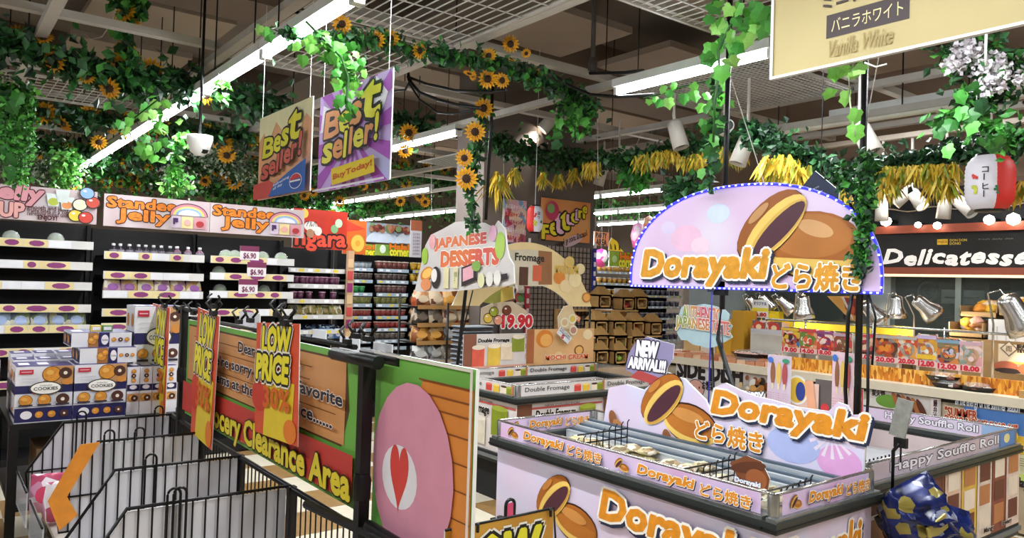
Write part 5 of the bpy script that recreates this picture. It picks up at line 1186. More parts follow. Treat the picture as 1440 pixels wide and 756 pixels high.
for i, (dx, dz, rx, rz, rot, lb) in enumerate([(.07, .37, .13, .17, -.35, 'topmost'), (.19, .25, .15, .17, .3, 'lower right'), (.03, .12, .14, .18, .15, 'lower left'), (.20, .0, .15, .16, -.2, 'lowest right')]):
    r = thing('foil_bag', 'navy and gold shiny foil bag, %s of the bunch hanging at the freezer corner' % lb, 'snack bag', (3.14 + dx, 1.43 - .03 * (i % 2), .33 + dz), 'blue foil bags'); r.rotation_euler = (0.1, rot, -.35)
    foilbag(0, 0, 0, rx, rz, i * 1.3).build('bag', r)
    q = MB(); q.obox((-.02, -.125, .02), (.05, 0, .01), (0, .004, 0), (0, 0, .03), mat('#a89a50', .3)); q.build('emblem', r)
# upright leaflets and cut-outs between the freezers
for i, (x0, x1, y0, y1, c) in enumerate(((1080, 1111, 498, 570, '#c9b6c4'), (1171, 1199, 494, 582, '#dcbcc4'))):
    s = sign_px('tall_leaflet', ['tall leaflet with ice bars, left one above the Dorayaki header', 'tall pink leaflet with ice bars, right one above the Dorayaki header'][i], 'leaflet', 'X', 3.26, (x0, y0), (x1, y1), mat(c, .35), thick=.004)
    W_, H_ = s.w, s.h
    for k in range(3): s.ell(W_ * (.24 + .26 * k), H_ * .62, W_ * .11, H_ * .24, mat(['#8a5a3a', '#d9b45a', '#a8484a'][k])); s.rect(W_ * (.2 + .26 * k), H_ * .3, W_ * (.28 + .26 * k), H_ * .42, mat('#e0cfa8'))
    s.ell(W_ * .8, H_ * .9, W_ * .15, H_ * .05, mat('#3a8a6a')); s.ell(W_ * .15, H_ * .9, W_ * .12, H_ * .06, mat('#3a6ab8'))
    for k in range(5): s.text('冷たくておいしい', (W_ * .08, H_ * (.03 + .045 * k)), (W_ * .92, H_ * (.055 + .045 * k)), [(mat('#a8324a'), .01)], px=False)
    s.end()
s = sign_px('round_card', 'round yellow and blue logo card with a peach strip between the leaflets', 'card', 'X', 3.30, (1111, 535), (1150, 590), mat('#d9b4a4', .4), thick=.004); s.ell(*s.px(1121, 548), .06, .07, mat('#ece8e4')); s.ell(*s.px(1121, 548), .05, .06, mat('#e0b83a')); s.ell(*s.px(1126, 550), .025, .045, mat('#2a3a8a')); s.poly([(1132, 535), (1144, 535), (1150, 590), (1138, 590)], mat('#dfa07c'), px=True); s.end()
s = sign_px('dark_card', 'grey-brown card leaning between the leaflets', 'card', 'X', 3.31, (1147, 532), (1170, 590), mat('#5f5552', .4), thick=.004); s.ell(*s.px(1160, 573), .02, .02, mat('#c8343a')); s.end()
s = sign_px('red_card', 'red card right of the taller pink leaflet', 'card', 'X', 3.30, (1197, 545), (1213, 590), mat('#c44040', .4), thick=.004); s.ell(*s.px(1206, 560), .02, .03, mat('#e07a6a')); s.end()
s = sign_px('hoops_card', 'small HAPPY lettered card peeping over the Dorayaki header', 'card', 'X', 3.2, (1040, 548), (1075, 580), mat('#d8d6e0', .4), thick=.004); s.text('HAPPY', (1041, 566), (1074, 551), [(mat('#e8e8ee'), .05), (mat('#22222c'), .13)], slant=.02); s.end()
# new arrival cut-out
s = Sign('new_arrival_sign', 'purple edged white NEW ARRIVAL cut-out clipped over the Dorayaki header', 'sign', (3.22, 3.1, 1.0), UY, .4, .3, mat('#8d84a8', .4), px=True, pts=[(879, 519), (884, 497), (893, 482), (910, 473), (926, 478), (948, 484), (946, 505), (938, 517), (934, 542), (905, 533)], thick=.006)
s.poly([(886, 530), (898, 520), (930, 532), (940, 546), (928, 556), (918, 540)], mat('#a8403f'), px=True, k=0)
s.text('NEW', (895, 500), (926, 482), [(mat('#f2f0f4'), .09), (mat('#2a2038'), .2)], shear=.2); s.text('ARRIVAL!!!', (884, 516), (937, 508), [(mat('#f2f0f4'), .07), (mat('#2a2038'), .17)], shear=.2)
q = MB(); q.obox((-.0, -.115, -.03), (.01, 0, 0), (0, .012, 0), (0, 0, .04), BLK); q.build('clip', s.root); s.end()
# ---------------------------------------------------------------- delicatessen counter
CX = 5.86
CRM = mat('#dcd2bc', .4, var=.03); FOOD = lambda *c: pack(list(c), 16, .35)
r = thing('deli_counter', 'long cream delicatessen counter with printed front panels', 'counter', (CX, 1.0, 0))
q = MB(); q.box((.06, -3.6, .10), (.95, 4.2, .86), mat('#b9ad98', .5)); q.build('body', r)
q = MB(); q.box((0, -3.6, .86), (1.05, 4.2, .925), CRM); q.build('worktop', r)
q = MB(); q.box((.045, -3.6, .83), (.06, 4.2, .86), BLK); q.build('black_trim', r)
q = MB(); q.box((.1, -3.6, 0), (.9, 4.2, .10), mat('#cdbfa0', .5)); q.build('kick_board', r)
q = MB(); q.box((.03, -3.6, .02), (.1, 4.2, .36), mat('#b5a58a', .5)); q.build('lower_board', r)
def deli_sign(label, tl, br, bg, **k): return sign_px('counter_poster', label, 'poster', 'X', CX + .04, tl, br, bg, thick=.008, **k)
s = deli_sign('white SIDE DISH panel on the front of the delicatessen counter', (951, 506), (1031, 600), mat('#e2e0e2', .4))
s.text('SIDE DISH', (953, 528), (1044, 517), [(mat('#231c1e'), .06)], wave=.0); s.ell(*s.px(979, 546), .10, .09, mat('#4a2a2c')); s.ell(*s.px(979, 546), .093, .083, mat('#e8b4a8'));
for dx in (-.03, .04): x, y = s.px(979, 544); s.ell(x + dx, y, .008, .012, mat('#2a1a1a'))
s.text('お惣菜', (988, 547), (1004, 537), [(mat('#2a2024'), .05)]); s.end()
s = deli_sign('fried food photo poster on the counter front, right of SIDE DISH', (1034, 517), (1108, 600), mat('#c9c2bc', .4)); 
bunch_blobs(s, .05, s.h * .1, s.w * .9, s.h * .9, ['#b97a3a', '#d9a45a', '#8a4a22', '#3a2a22', '#e4c890', '#e8e4dc'], 70, .02, .045); s.end()
s = deli_sign('white poster with grilled meat on rice, left of the sunflower poster', (1221, 547), (1322, 600), mat('#d9d4d2', .4))
W_, H_ = s.w, s.h
s.text('炭火焼', (1226, 556), (1245, 549), [(mat('#2a2426'), .05)]); s.ell(*s.px(1237, 571), .16, .06, mat('#e6e4e0')); s.ell(*s.px(1250, 564), .10, .05, mat('#6a9a3a'))
for i in range(6): s.ell(*s.px(1262 + i * 7, 566 + i * 2), .085, .022, mat('#5a2e1c' if i % 2 else '#a8683a'), -1.1)
s.rect(W_ * .88, .02, W_ * .98, H_ * .98, mat('#e8dfe0')); s.text('鰻\n弁\n当', (1313, 590), (1319, 562), [(mat('#3a2024'), .04)]); s.end()
s = Sign('counter_poster', 'blue and yellow sunflower SUMMER poster on the counter front', 'poster', (CX + .04, 2.31, .38), UY, 1.55, .44, mat('#cfc9a4', .4), thick=.008)
a, b = s.w, s.h
s.rect(0, b * .62, a, b, mat('#4f7fc4')); s.rect(0, b * .38, a, b * .66, mat('#d9b43a'));
for i in range(16): s.ell(R.uniform(.05, a), b * R.uniform(.45, .78), .06, .045, mat('#e8c02e'), n=14)
for i in range(7): x = .08 + i * .2; s.ell(x, b * (.55 + .1 * (i % 2)), .07, .055, mat('#eac334'), n=16); s.ell(x, b * (.55 + .1 * (i % 2)), .025, .02, mat('#6a4014'), n=12)
s.text('all the energy of the summer season', (1345, 572), (1436, 566), [(mat('#dce6f4'), .02)]); 
s.text('"SUMMER', (1331, 583), (1376, 577), [(mat('#a83c20'), .05), (mat('#f0e0c8'), .12)]); s.text('DOYO NO USHI NO HI"', (1331, 592), (1433, 597), [(mat('#a83c20'), .05), (mat('#f0e0c8'), .12)])
for i in range(6): s.ell(a * (.62 + .025 * i), b * (.32 - .03 * i), .14, .022, mat('#4a2418' if i % 2 else '#7d4a30'), -.5)
for i in range(4): s.rect(a * .05, b * (.22 + .035 * i), a * .45, b * (.235 + .035 * i), mat('#8f8a70'))
s.rect(0, 0, a, b * .1, mat('#b8cc6a')); s.text('Friday', (1421, 682), (1448, 673), [(mat('#1a1a1a'), .06)], slant=-.01); s.end()
# orange wheat band and menu cards on the counter
q = MB(); x0_ = CX + .14
WHEAT = pack(['#c9761a', '#e8a83a', '#a85a12', '#f0bc5a', '#d98a22'], 60, .4, False, 0, (1, 1.0, .25))
q.box((x0_, 1.98, .925), (x0_ + .03, 3.9, 1.03), WHEAT); tag(q.build('wheat_band', None), 'orange wheat printed band along the counter under the menu cards', 'banner')
menu = [(1100, 1124, 459, 496, 'a'), (1125, 1148, 461, 498, 'b'), (1149, 1172, 464, 500, 'c'), (1173, 1198, 467, 503, 'd'), (1204, 1229, 468, 506, 'e'), (1231, 1262, 469, 511, 'f'), (1263, 1290, 471, 513, 'g'), (1291, 1317, 469, 517, 'h'), (1318, 1349, 475, 521, 'i'), (1350, 1381, 478, 524, 'j')]
desc = ['first from the left, with a blue and yellow top', 'second from the left, with a green bordered bowl', 'third from the left, bright red bowl', 'fourth from the left, brown round dish', 'just right of the black post', 'with orange fried chicken and price 20', 'with a second price 20, in the long frame', 'with yellow band and price 12', 'with blue speckled dish and price 12', 'last on the right, with pink figures']
pal = [['#b9403a', '#d9b43a', '#e8c8b8', '#3a2a24', '#4a6aa8', '#d97a5a'], ['#c9403a', '#6a8a3a', '#e8a07a', '#f0dccc', '#d9643a'], ['#c83a34', '#e88a5a', '#efd8cc', '#7a3a6a', '#d95a3a'], ['#c9444a', '#7a5a3a', '#e8d0c0', '#b89a84', '#8a4a34'], ['#b93a44', '#8a5a34', '#dcb89a', '#3a2a22'],
       ['#e08a2a', '#b9502a', '#8a8078', '#d9643a', '#5a3a2a'], ['#a89a90', '#c9502e', '#e8a04a', '#d9c8b8'], ['#b96a3a', '#e8e0d4', '#8a8a94', '#d9a03a'], ['#8a7a5a', '#b9542e', '#c9c4d4', '#3a3a5a', '#d98a4a'], ['#d9a0a4', '#c9a07a', '#b8b4b0', '#e8ccc4', '#8a9a8a']]
for i, (x0, x1, y0, y1, k) in enumerate(menu):
    s = sign_px('menu_card', 'food menu card on the counter, %s' % desc[i], 'menu card', 'X', x0_ + .05, (x0, y0), (x1, y1), pack(pal[i], 22, .35), thick=.004, edge='#efe6dc', group='menu cards on the delicatessen counter')
    W_, H_ = s.w, s.h
    s.ell(W_ * .5, H_ * .52, W_ * .36, H_ * .24, mat(pal[i][1 if i % 2 else 0])); bunch_blobs(s, W_ * .15, H_ * .32, W_ * .85, H_ * .74, pal[i], 16, .012, .028)
    s.rect(0, 0, W_, H_ * .2, mat('#e6ccc8'))
    s.text(['19', '14', '18', '16', '19', '20', '20', '12', '12', '18'][i] + '.00', (W_ * .1, H_ * .03), (W_ * .9, H_ * .18), [(mat('#cc2638'), .07)], px=False)
    s.rect(0, H_ * .86, W_, H_ * .97, mat(['#d9b43a', '#c9404a', '#8a4a7a', '#b9a0b4', '#c03a4c', '#a8a098', '#b0a8a0', '#b9a8cc', '#7a9ab0', '#c9a4b0'][i]))
    if i == 7: s.rect(0, H_ * .24, W_, H_ * .38, mat('#e8bc34'))
    s.end()
    q = MB(); q.box((x0_ + .055, s.o.y - s.w, .925), (x0_ + .065, s.o.y - s.w + .01, s.o.z + s.h + .005), mat('#efe4d4', .4)); q.box((-0 + x0_ + .055, s.o.y - .01, .925), (x0_ + .065, s.o.y, s.o.z + s.h + .005), mat('#efe4d4', .4)); q.build('card_holder', s.root, world=True)
for i, (x0, x1, y0, y1, c) in enumerate(((1058, 1076, 449, 488, '#b9aab0'), (1078, 1099, 451, 484, '#dcb8a0'))):
    s = sign_px('menu_card', ['grey-pink menu card farther left on the counter', 'orange menu card with a red ring, left of the row'][i], 'menu card', 'X', x0_ + .25, (x0, y0), (x1, y1), pack([c, '#b9503a', '#e8d4c8', '#7a5a54'], 20, .35), thick=.004); s.ell(*s.px((x0 + x1) / 2, y0 + 10), .06, .05, mat('#c0392f')); s.ell(*s.px((x0 + x1) / 2, y0 + 10), .03, .025, mat('#e8cc9a')); s.end()
q = MB(); q.tube([(x0_ + .14, 1.96, 1.34), (x0_ + .14, 4.1, 1.34)], .011, STEEL, 6)
for y in (2.0, 2.55, 3.1, 3.7): q.tube([(x0_ + .14, y, .925), (x0_ + .14, y, 1.36)], .010, STEEL, 6)
tag(q.build('counter_railing', None), 'steel rail behind the menu cards on the counter', 'rail')
q = MB(); q.box((x0_ + .2, 2.9, 1.20), (x0_ + .6, 4.3, 1.24), mat('#c9cdd4', .25, metal=.3)); q.box((x0_ + .2, 2.9, .925), (x0_ + .22, 4.3, 1.2), mat('#c9c4b8', .4)); tag(q.build('food_tray_shelf', None), 'pale raised food shelf behind the menu cards', 'shelf')
q = MB(); q.box((x0_ + .62, 3.0, 1.25), (x0_ + .66, 4.4, 1.33), mat('#dcc22e', .4)); tag(q.build('yellow_band', None), 'yellow strip behind the food shelf', 'band')
# food trays
def tray(x, y, z, label, cols, w=.34, d=.22, g=None):
    r = thing('food_tray', label, 'food tray', (x, y, z), g); q = MB()
    n = 18; 
    q.add([(w/2 * math.cos(t * 6.283 / n) * k, d/2 * math.sin(t * 6.283 / n) * k, zz) for k, zz in ((.8, 0), (1, .035), (.97, .035), (.78, .008)) for t in range(n)], [(a * n + b, a * n + (b + 1) % n, (a + 1) * n + (b + 1) % n, (a + 1) * n + b) for a in range(3) for b in range(n)] + [tuple(range(n))[::-1], tuple(3 * n + t for t in range(n))], mat('#17120f', .3)); q.build('tray', r)
    q = MB()
    for i in range(14): q.lathe([(0, 0), (.03, .005), (.032, .02), (0, .034)], mat(R.choice(cols), .4), 7, (R.uniform(-w * .33, w * .33), R.uniform(-d * .3, d * .3), .01))
    q.build('food', r, kind='stuff')
    q = MB(); q.lathe([(min(w, d) * .5, .036), (min(w, d) * .44, .06), (0, .066)], mat('#eef2f0', .05, alpha=.2, spec=.9, var=0), 14); q.build('clear_lid', r)
def onc(x, y, z=.925): p = at(x, y, 'X', CX + .22); return p.y
tray(CX + .2, at(1055, 500, 'X', CX + .2).y, .925, 'black oval food tray near the corner of the counter, lower of the two left ones', ['#b9604a', '#d9a07a', '#e8c8a8'], .3, .36)
tray(CX + .2, at(1055, 500, 'X', CX + .2).y, .985, 'black oval food tray stacked on top of the lower left one', ['#d98a7a', '#e8b09a', '#c9504a'], .3, .36)
tray(CX + .3, at(1088, 494, 'X', CX + .3).y, .985, 'black oval tray right of the stacked pair, by the orange menu card', ['#d98a7a', '#e8c8b8', '#b9604a'], .26, .3)
q = MB(); q.box((CX + .15, at(1088, 494, 'X', CX + .3).y - .15, .925), (CX + .45, at(1088, 494, 'X', CX + .3).y + .15, .984), mat('#c98a6a', .5)); tag(q.build('tray_riser', None), 'salmon riser under the right oval food tray', 'riser')
for i, (x, y) in enumerate(((1350, 540), (1380, 546), (1365, 536))):
    yy = at(x, y, 'Z', .94).y; tray(CX + .16 - .03 * 0, yy, .925 + (.05 if i == 2 else 0), 'clear topped dark meat pack right of the wheat band, %s' % ['left', 'right', 'upper'][i], ['#7a4a3c', '#5a2e24', '#b9a8a0', '#d9d4d0'], .18, .26)
r = thing('plastic_bag_heap', 'heap of white plastic bags on a brown box at the right end of the counter', 'plastic bags', (CX + .25, 1.55, .925))
q = MB(); q.box((-.2, -.45, 0), (.25, .42, .05), mat('#b98f5a', .6)); q.build('box', r)
q = MB()
for i in range(22): q.lathe([(0, 0), (.07, .01), (.08, .035), (.04, .06), (0, .07)], mat('#e9e9ee', .25, var=.05), 7, (R.uniform(-.14, .18), R.uniform(-.38, .36), .045 + R.uniform(0, .03)), ax=(R.uniform(-.3, .3), R.uniform(-.3, .3), 1))
q.build('bags', r, kind='stuff')
s = sign_px('food_board', 'cream standing board with a diamond logo at the right edge of the counter', 'board', 'X', CX + .5, (1404, 483), (1475, 530), mat('#dccdb4', .4), thick=.02)
a, b = s.px(1419, 490); s.poly([(a - .06, b), (a, b - .06), (a + .06, b), (a, b + .06)], mat('#6f675e')); s.poly([(a - .048, b), (a, b - .048), (a + .048, b), (a, b + .048)], mat('#dccdb4')); s.text('而', (a - .02, b - .02), (a + .02, b + .02), [(mat('#6f675e'), .03)], px=False)
s.text('駅弁\nTET', (1430, 495), (1444, 485), [(mat('#2a2420'), .08)]); s.rect(.05, s.h * .34, .32, s.h * .42, mat('#c9b25a')); s.ell(*s.px(1415, 515), .08, .04, mat('#a8604a')); s.ell(*s.px(1418, 521), .09, .02, mat('#2a2224')); s.ell(*s.px(1445, 519), .06, .04, mat('#b96a4a')); s.end()
r = thing('white_cabinet_panel', 'white panel behind the diamond logo board', 'panel', at(1395, 470, 'X', CX + .75) - Vector((0, 0, 0))); a = at(1390, 448, 'X', CX + .75); b = at(1440, 530, 'X', CX + .75); r.location = (a.x, a.y, .925)
q = MB(); q.box((0, b.y - a.y, 0), (.04, 0, a.z - .925), mat('#dad8d6', .4)); q.build('panel', r); q = MB()
for k in (.25, .5, .75): q.box((-.004, (b.y - a.y) * k - .004, .1), (0, (b.y - a.y) * k + .004, a.z - .98), mat('#b9b6b2', .4))
q.build('grooves', r)
# kraft cartons with orange packets
KR = mat('#ab8b5f', .65, var=.06); KRD = mat('#8a6c45', .7)
def open_box(x0, x1, y0, y1, label, X, fill, zb=None):
    a, b = at(x0, y0, 'X', X), at(x1, y1, 'X', X); w_, h_ = a.y - b.y, a.z - b.z
    r = thing('kraft_carton', label, 'box', (X, b.y, b.z)); q = MB(); d = .3; t = .008
    q.box((0, 0, 0), (d, w_, t), KR); q.box((0, 0, 0), (d, t, h_), KR); q.box((0, w_ - t, 0), (d, w_, h_), KR); q.box((d - t, 0, 0), (d, w_, h_ * 1.15), KRD); q.box((0, 0, 0), (t, w_, h_ * .5), KR); q.build('carton', r)
    q = MB()
    for i in range(14): q.lathe([(0, 0), (.05, .01), (.055, .04), (.02, .07), (0, .07)], mat(R.choice(fill), .25, var=.2, scale=30), 7, (R.uniform(.06, d - .08), R.uniform(.06, w_ - .06), h_ * R.uniform(.45, .85)), ax=(R.uniform(-.6, .1), R.uniform(-.4, .4), 1))
    q.build('packets', r, kind='stuff'); return r
OP = ['#e8a020', '#d98a2a', '#e8c8a0', '#c9602a', '#e4b43c']
open_box(1334, 1382, 452, 476, 'kraft carton with pink and gold packets, lower one by the kitchen window', CX + .72, ['#d9a08a', '#c9a03a', '#e8d0c0', '#8a5a3a'])
open_box(1350, 1402, 429, 448, 'kraft carton full of orange packets, upper one by the kitchen window', CX + .80, OP)
open_box(1404, 1460, 426, 447, 'kraft carton with orange packets at the right edge of the picture', CX + .80, OP)
q = MB(); a = at(1330, 477, 'X', CX + .7); q.box((CX + .70, 1.2, .925), (CX + 1.05, a.y + .35, a.z), mat('#8e7450', .6)); q.box((CX + .7, 1.2, a.z), (CX + 1.05, a.y - .02, a.z + .02), KRD); tag(q.build('carton_stack', None), 'plain kraft stack carrying the open cartons', 'box')
# heat lamps
def heat_lamp(hx, hy, X, label, tilt=(0, 0), big=1.0, lit=True, base=.925):
    p = at(hx, hy, 'X', X); r = thing('heat_lamp', label, 'heat lamp', (X, p.y, base)); h = p.z - base
    ax = Vector((tilt[0] * .6 - .15, -tilt[0], 1)).normalized(); c = Vector((0, 0, h)); k = big
    q = MB(); q.lathe([(.020 * k, .14 * k), (.048 * k, .13 * k), (.055 * k, .11 * k), (.058 * k, .04 * k), (.085 * k, -.02 * k), (.092 * k, -.07 * k), (.086 * k, -.07 * k), (.078 * k, -.01 * k)], CHROME, 18, c, ax); q.build('shade', r)
    q = MB(); q.lathe([(0, -.075 * k), (.05 * k, -.06 * k), (.06 * k, -.03 * k), (.0, .0)], mat('#ffd9a0', .4, emit=9 if lit else 0), 12, c, ax); q.build('bulb', r)
    q = MB(); t = c + ax * .14 * k; sgn = 1 if tilt[0] <= 0 else -1
    q.tube([t, t + Vector((.03, sgn * .03, .03)) * k, t + Vector((.05, sgn * .10, .01)) * k, (.06, sgn * .14 * k, h - .05), (.06, sgn * .14 * k, 0)], .008, CHROME, 7); q.lathe([(.05, 0), (.05, .01), (.015, .02)], CHROME, 12, (.06, sgn * .14 * k, 0)); q.build('gooseneck', r)
    l = bpy.data.lights.new('heat_lamp_light', 'SPOT'); l.energy = 14; l.color = (1, .8, .55); l.spot_size = 2.0; l.shadow_soft_size = .04
    o = bpy.data.objects.new('heat_lamp_light', l); COL.objects.link(o); o.parent = r; o.location = c - ax * .085 * k; o.rotation_euler = (-ax).to_track_quat('-Z', 'Y').to_euler()
for i, (x, y, X, t, b, lb) in enumerate([(1063, 431, 6.6, -.6, .9, 'leftmost, over the two standing menu cards'), (1082, 428, 6.6, -.7, .9, 'second from the left, close to the first'), (1108, 430, 6.5, -.9, .9, 'third from the left, strongly tilted'), (1131, 436, 6.35, 0, 1.0, 'upright one lit over the food shelf'), (1230, 443, 6.3, -.6, 1.0, 'lit one just right of the black post'), (1262, 436, 6.6, 0, .9, 'upright one before the kitchen window'), (1306, 436, 6.5, -.9, 1.0, 'tilted one right of the upright pair'), (1434, 448, 6.15, -.45, 1.35, 'big one at the right edge of the picture')]):
    heat_lamp(x, y, X, 'chrome heat lamp, %s' % lb, (t, 0), b, i in (3, 4, 7))
# things at the left end of the counter
r = thing('wooden_box_display', 'row of wooden boxes and pale cartons behind the cloud sign', 'boxes', (CX + .3, at(1035, 480, 'X', CX + .3).y, .925))
for i, (x0, x1, y0, c) in enumerate(((962, 984, 462, '#cfb07a'), (986, 1006, 466, '#e0d4c4'), (1008, 1030, 448, '#c99a2e'), (1030, 1047, 436, '#b98a22'))):
    a, b = at(x0, y0, 'X', CX + .35), at(x1, y0, 'X', CX + .35); q = MB(); q.box((CX + .35, b.y, .925), (CX + .55, a.y, a.z), mat(c, .5)); q.build('box', r, world=True)
for i, (x0, x1, y0) in enumerate(((1071, 1087, 451), (1088, 1103, 451))):
    a, b = at(x0, y0 + 2, 'X', CX + .55), at(x1, y0, 'X', CX + .55); q = MB(); q.box((CX + .55, b.y, .925), (CX + .62, a.y, a.z), mat('#e3bdb0', .5)); tag(q.build('pink_carton', None), 'tall pale pink carton on the counter, %s of two' % ['left', 'right'][i], 'box')
s = sign_px('price_card', 'white and yellow price card at the left end of the counter', 'price card', 'X', CX + .6, (1058, 421), (1080, 447), mat('#e4e2dc', .4), thick=.004); s.rect(0, s.h * .35, s.w, s.h * .55, mat('#e6d23a')); s.text('オリジナル', (s.w * .1, s.h * .7), (s.w * .9, s.h * .9), [(mat('#2a3a7a'), .04)], px=False); s.text('16.80', (s.w * .1, s.h * .08), (s.w * .9, s.h * .28), [(mat('#c8342e'), .05)], px=False); s.end()
q = MB(); a, b = at(1080, 437, 'X', CX + .62), at(1095, 449, 'X', CX + .62); q.box((CX + .62, b.y, .925), (CX + .7, a.y, a.z), mat('#e6c81e', .4)); tag(q.build('yellow_carton', None), 'bright yellow carton beside the price card on the counter', 'box')
r = thing('roast_packs', 'flat salmon coloured packs spread at the left end of the counter', 'food packs', (CX + .2, 4.6, .925)); q = MB()
for i in range(14): 
    for j in range(2): q.box((-.15 + j * .2, -.75 + i * .1, 0), (.03 + j * .2, -.66 + i * .1, .03 + R.uniform(0, .02)), mat(R.choice(['#d99a74', '#c98a6a', '#e0b898', '#b96a4a']), .3))
q.build('packs', r, kind='stuff')
# ---------------------------------------------------------------- cloud sign, brace card
s = Sign('authentic_taste_sign', 'cloud shaped AUTHENTIC JAPANESE TASTE sign clipped to the black brace', 'sign', (4.4, 3.7, 1.2), UY, .5, .4, mat('#a9c4cc', .4), px=True,
         pts=[(952, 468), (950, 455), (954, 446), (958, 432), (966, 428), (974, 430), (990, 427), (1005, 430), (1018, 434), (1026, 442), (1024, 452), (1030, 458), (1026, 466), (1030, 474), (1020, 480), (1012, 484), (1004, 488), (994, 489), (984, 486), (974, 484), (966, 478), (958, 478)], thick=.006)
for t, x0, x1, y0, y1 in (('AUTHENTIC', 960, 1014, 448, 434), ('JAPANESE', 951, 998, 463, 449), ('TASTE', 1001, 1027, 467, 453)):
    s.text(t, (x0, y0), (x1, y1), [(pack(['#4f9a5a', '#c9a04a', '#c24a5a', '#a84aa0'], 3.2, .4, True), .05), (mat('#f0ece4'), .12), (mat('#2a2430'), .16)], slant=-.01)
s.end()
q = MB(); a = at(1000, 484, 'X', 4.42); q.tube([(4.43, a.y, a.z), (4.45, a.y - .03, .6), (4.45, a.y, .02)], .01, BLK, 6); q.box((4.35, a.y - .1, 0), (4.55, a.y + .1, .02), BLK); tag(q.build('sign_stand', None), 'thin black stand under the cloud sign', 'stand')
s = Sign('folded_meat_card', 'folded orange and red printed card hanging under the right end of the arched sign', 'card', (3.3, 1.9, 1.2), UY, .3, .3, mat('#d9a04a', .4), px=True, pts=[(1163, 416), (1208, 416), (1204, 452), (1196, 450)], thick=.004)
s.poly([(1186, 418), (1207, 420), (1203, 444), (1189, 434)], mat('#8a3424'), px=True); s.poly([(1183, 417), (1187, 417), (1201, 449), (1199, 449)], mat('#ead9c8'), px=True); s.ell(*s.px(1199, 436), .012, .02, mat('#c9562a')); s.end()
r = thing('black_bowl_clip', 'black round clip beside the folded card', 'clip', at(1190, 446, 'X', 3.32)); q = MB(); q.lathe([(0, 0), (.02, .004), (.026, .02), (0, .024)], BLK, 12, ax=(1, 0, .4)); q.build('cap', r); q = MB(); q.tube([(.01, 0, .01), (.02, -.05, .02)], .006, BLK, 5); q.build('arm', r)
# ---------------------------------------------------------------- kraft snack houses
HO = mat('#c29a60', .6, var=.06)
def house(label):
    r = thing('kraft_gift_box', label, 'box', (0, 0, 0), 'house shaped kraft boxes'); w_, d, h, t = .19, .16, .15, .018
    q = MB(); q.box((-w_/2, 0, 0), (w_/2, d, t), HO); q.box((-w_/2, d - t, 0), (w_/2, d, h), HO); q.box((-w_/2, 0, 0), (-w_/2 + t, d, h), HO); q.box((w_/2 - t, 0, 0), (w_/2, d, h), HO); q.box((-w_/2, 0, h - t), (w_/2, d, h), HO)
    q.box((-w_/2, 0, 0), (-w_/2 + .03, .004, h), HO); q.box((w_/2 - .03, 0, 0), (w_/2, .004, h), HO); q.box((-w_/2, 0, 0), (w_/2, .004, .035), HO); q.box((-w_/2, 0, h - .03), (w_/2, .004, h), HO); q.build('box', r)
    q = MB(); q.add([(-w_/2, 0, h), (w_/2, 0, h), (w_/2, d, h), (-w_/2, d, h), (-w_*.25, d*.42, h + .085), (w_*.25, d*.42, h + .085), (w_*.25, d*.55, h + .085), (-w_*.25, d*.55, h + .085)], [(0,1,5,4),(1,2,6,5),(2,3,7,6),(3,0,4,7),(4,5,6,7)], mat('#a9824c', .6, var=.08)); q.build('gable_top', r)
    return r
def hfill(col, r):
    q = MB()
    for i in range(7): q.lathe([(0, 0), (.03, .005), (.035, .03), (0, .055)], mat(R.choice(col), .4), 7, (R.uniform(-.05, .05), R.uniform(.04, .1), .018 + R.uniform(0, .03)))
    q.build('snacks', r, kind='stuff')
GNS, RDS, BRS = ['#8ab03a', '#a8c44a', '#6f8a2a'], ['#b9343a', '#c9502e', '#8a1c24'], ['#8a7048', '#a88a5a', '#5a4428']
hs = [(851, 434, 5.75, 'top row left, brown snacks', BRS), (884, 437, 5.75, 'top row middle, red snacks', RDS), (903, 436, 5.75, 'top row right', BRS),
      (846, 471, 5.45, 'second row, leftmost', BRS), (872, 471, 5.45, 'second row, with green snacks', GNS), (898, 471, 5.45, 'second row, with red and yellow snacks', RDS), (923, 472, 5.45, 'second row, rightmost', BRS),
      (847, 492, 5.4, 'third row left, dark window', BRS), (873, 492, 5.4, 'third row, with green snacks', GNS), (847, 513, 5.35, 'lowest row left', BRS), (873, 513, 5.35, 'lowest row, with lime snacks', GNS), (898, 513, 5.35, 'lowest row right, hidden behind the purple cut-out', RDS), (898, 493, 5.4, 'third row right, behind the purple cut-out', RDS)]
for x, y, Y_, lb, cc in hs:
    r = house('house shaped kraft snack box, %s' % lb); hfill(cc, r); r.location = at(x, y, 'Y', Y_)
a = at(835, 515, 'Y', 5.3); b = at(940, 515, 'Y', 5.3)
r = thing('display_stand', 'wooden stand stepped under the house shaped kraft boxes', 'stand', (a.x, 5.3, 0)); q = MB(); q.box((0, 0, 0), (b.x - a.x, .7, a.z - .02), mat('#b98f5c', .6)); q.build('stand', r)
q = MB(); zz = at(873, 472, 'Y', 5.45).z; q.box((0, .1, zz - .018), (b.x - a.x, .7, zz - .004), HO); zz = at(851, 435, 'Y', 5.75).z; q.box((0.02, .4, zz - .018), (b.x - a.x - .05, .7, zz - .004), HO)
for x in (.0, .5, 1.0): q.box((x, .55, a.z - .02), (x + .02, .7, zz), HO)
q.build('steps', r)
s = sign_px('blank_card', 'blank white board above the kraft boxes', 'card', 'Y', 5.95, (864, 405), (895, 425), mat('#f0eeec', .4), thick=.004); s.end()
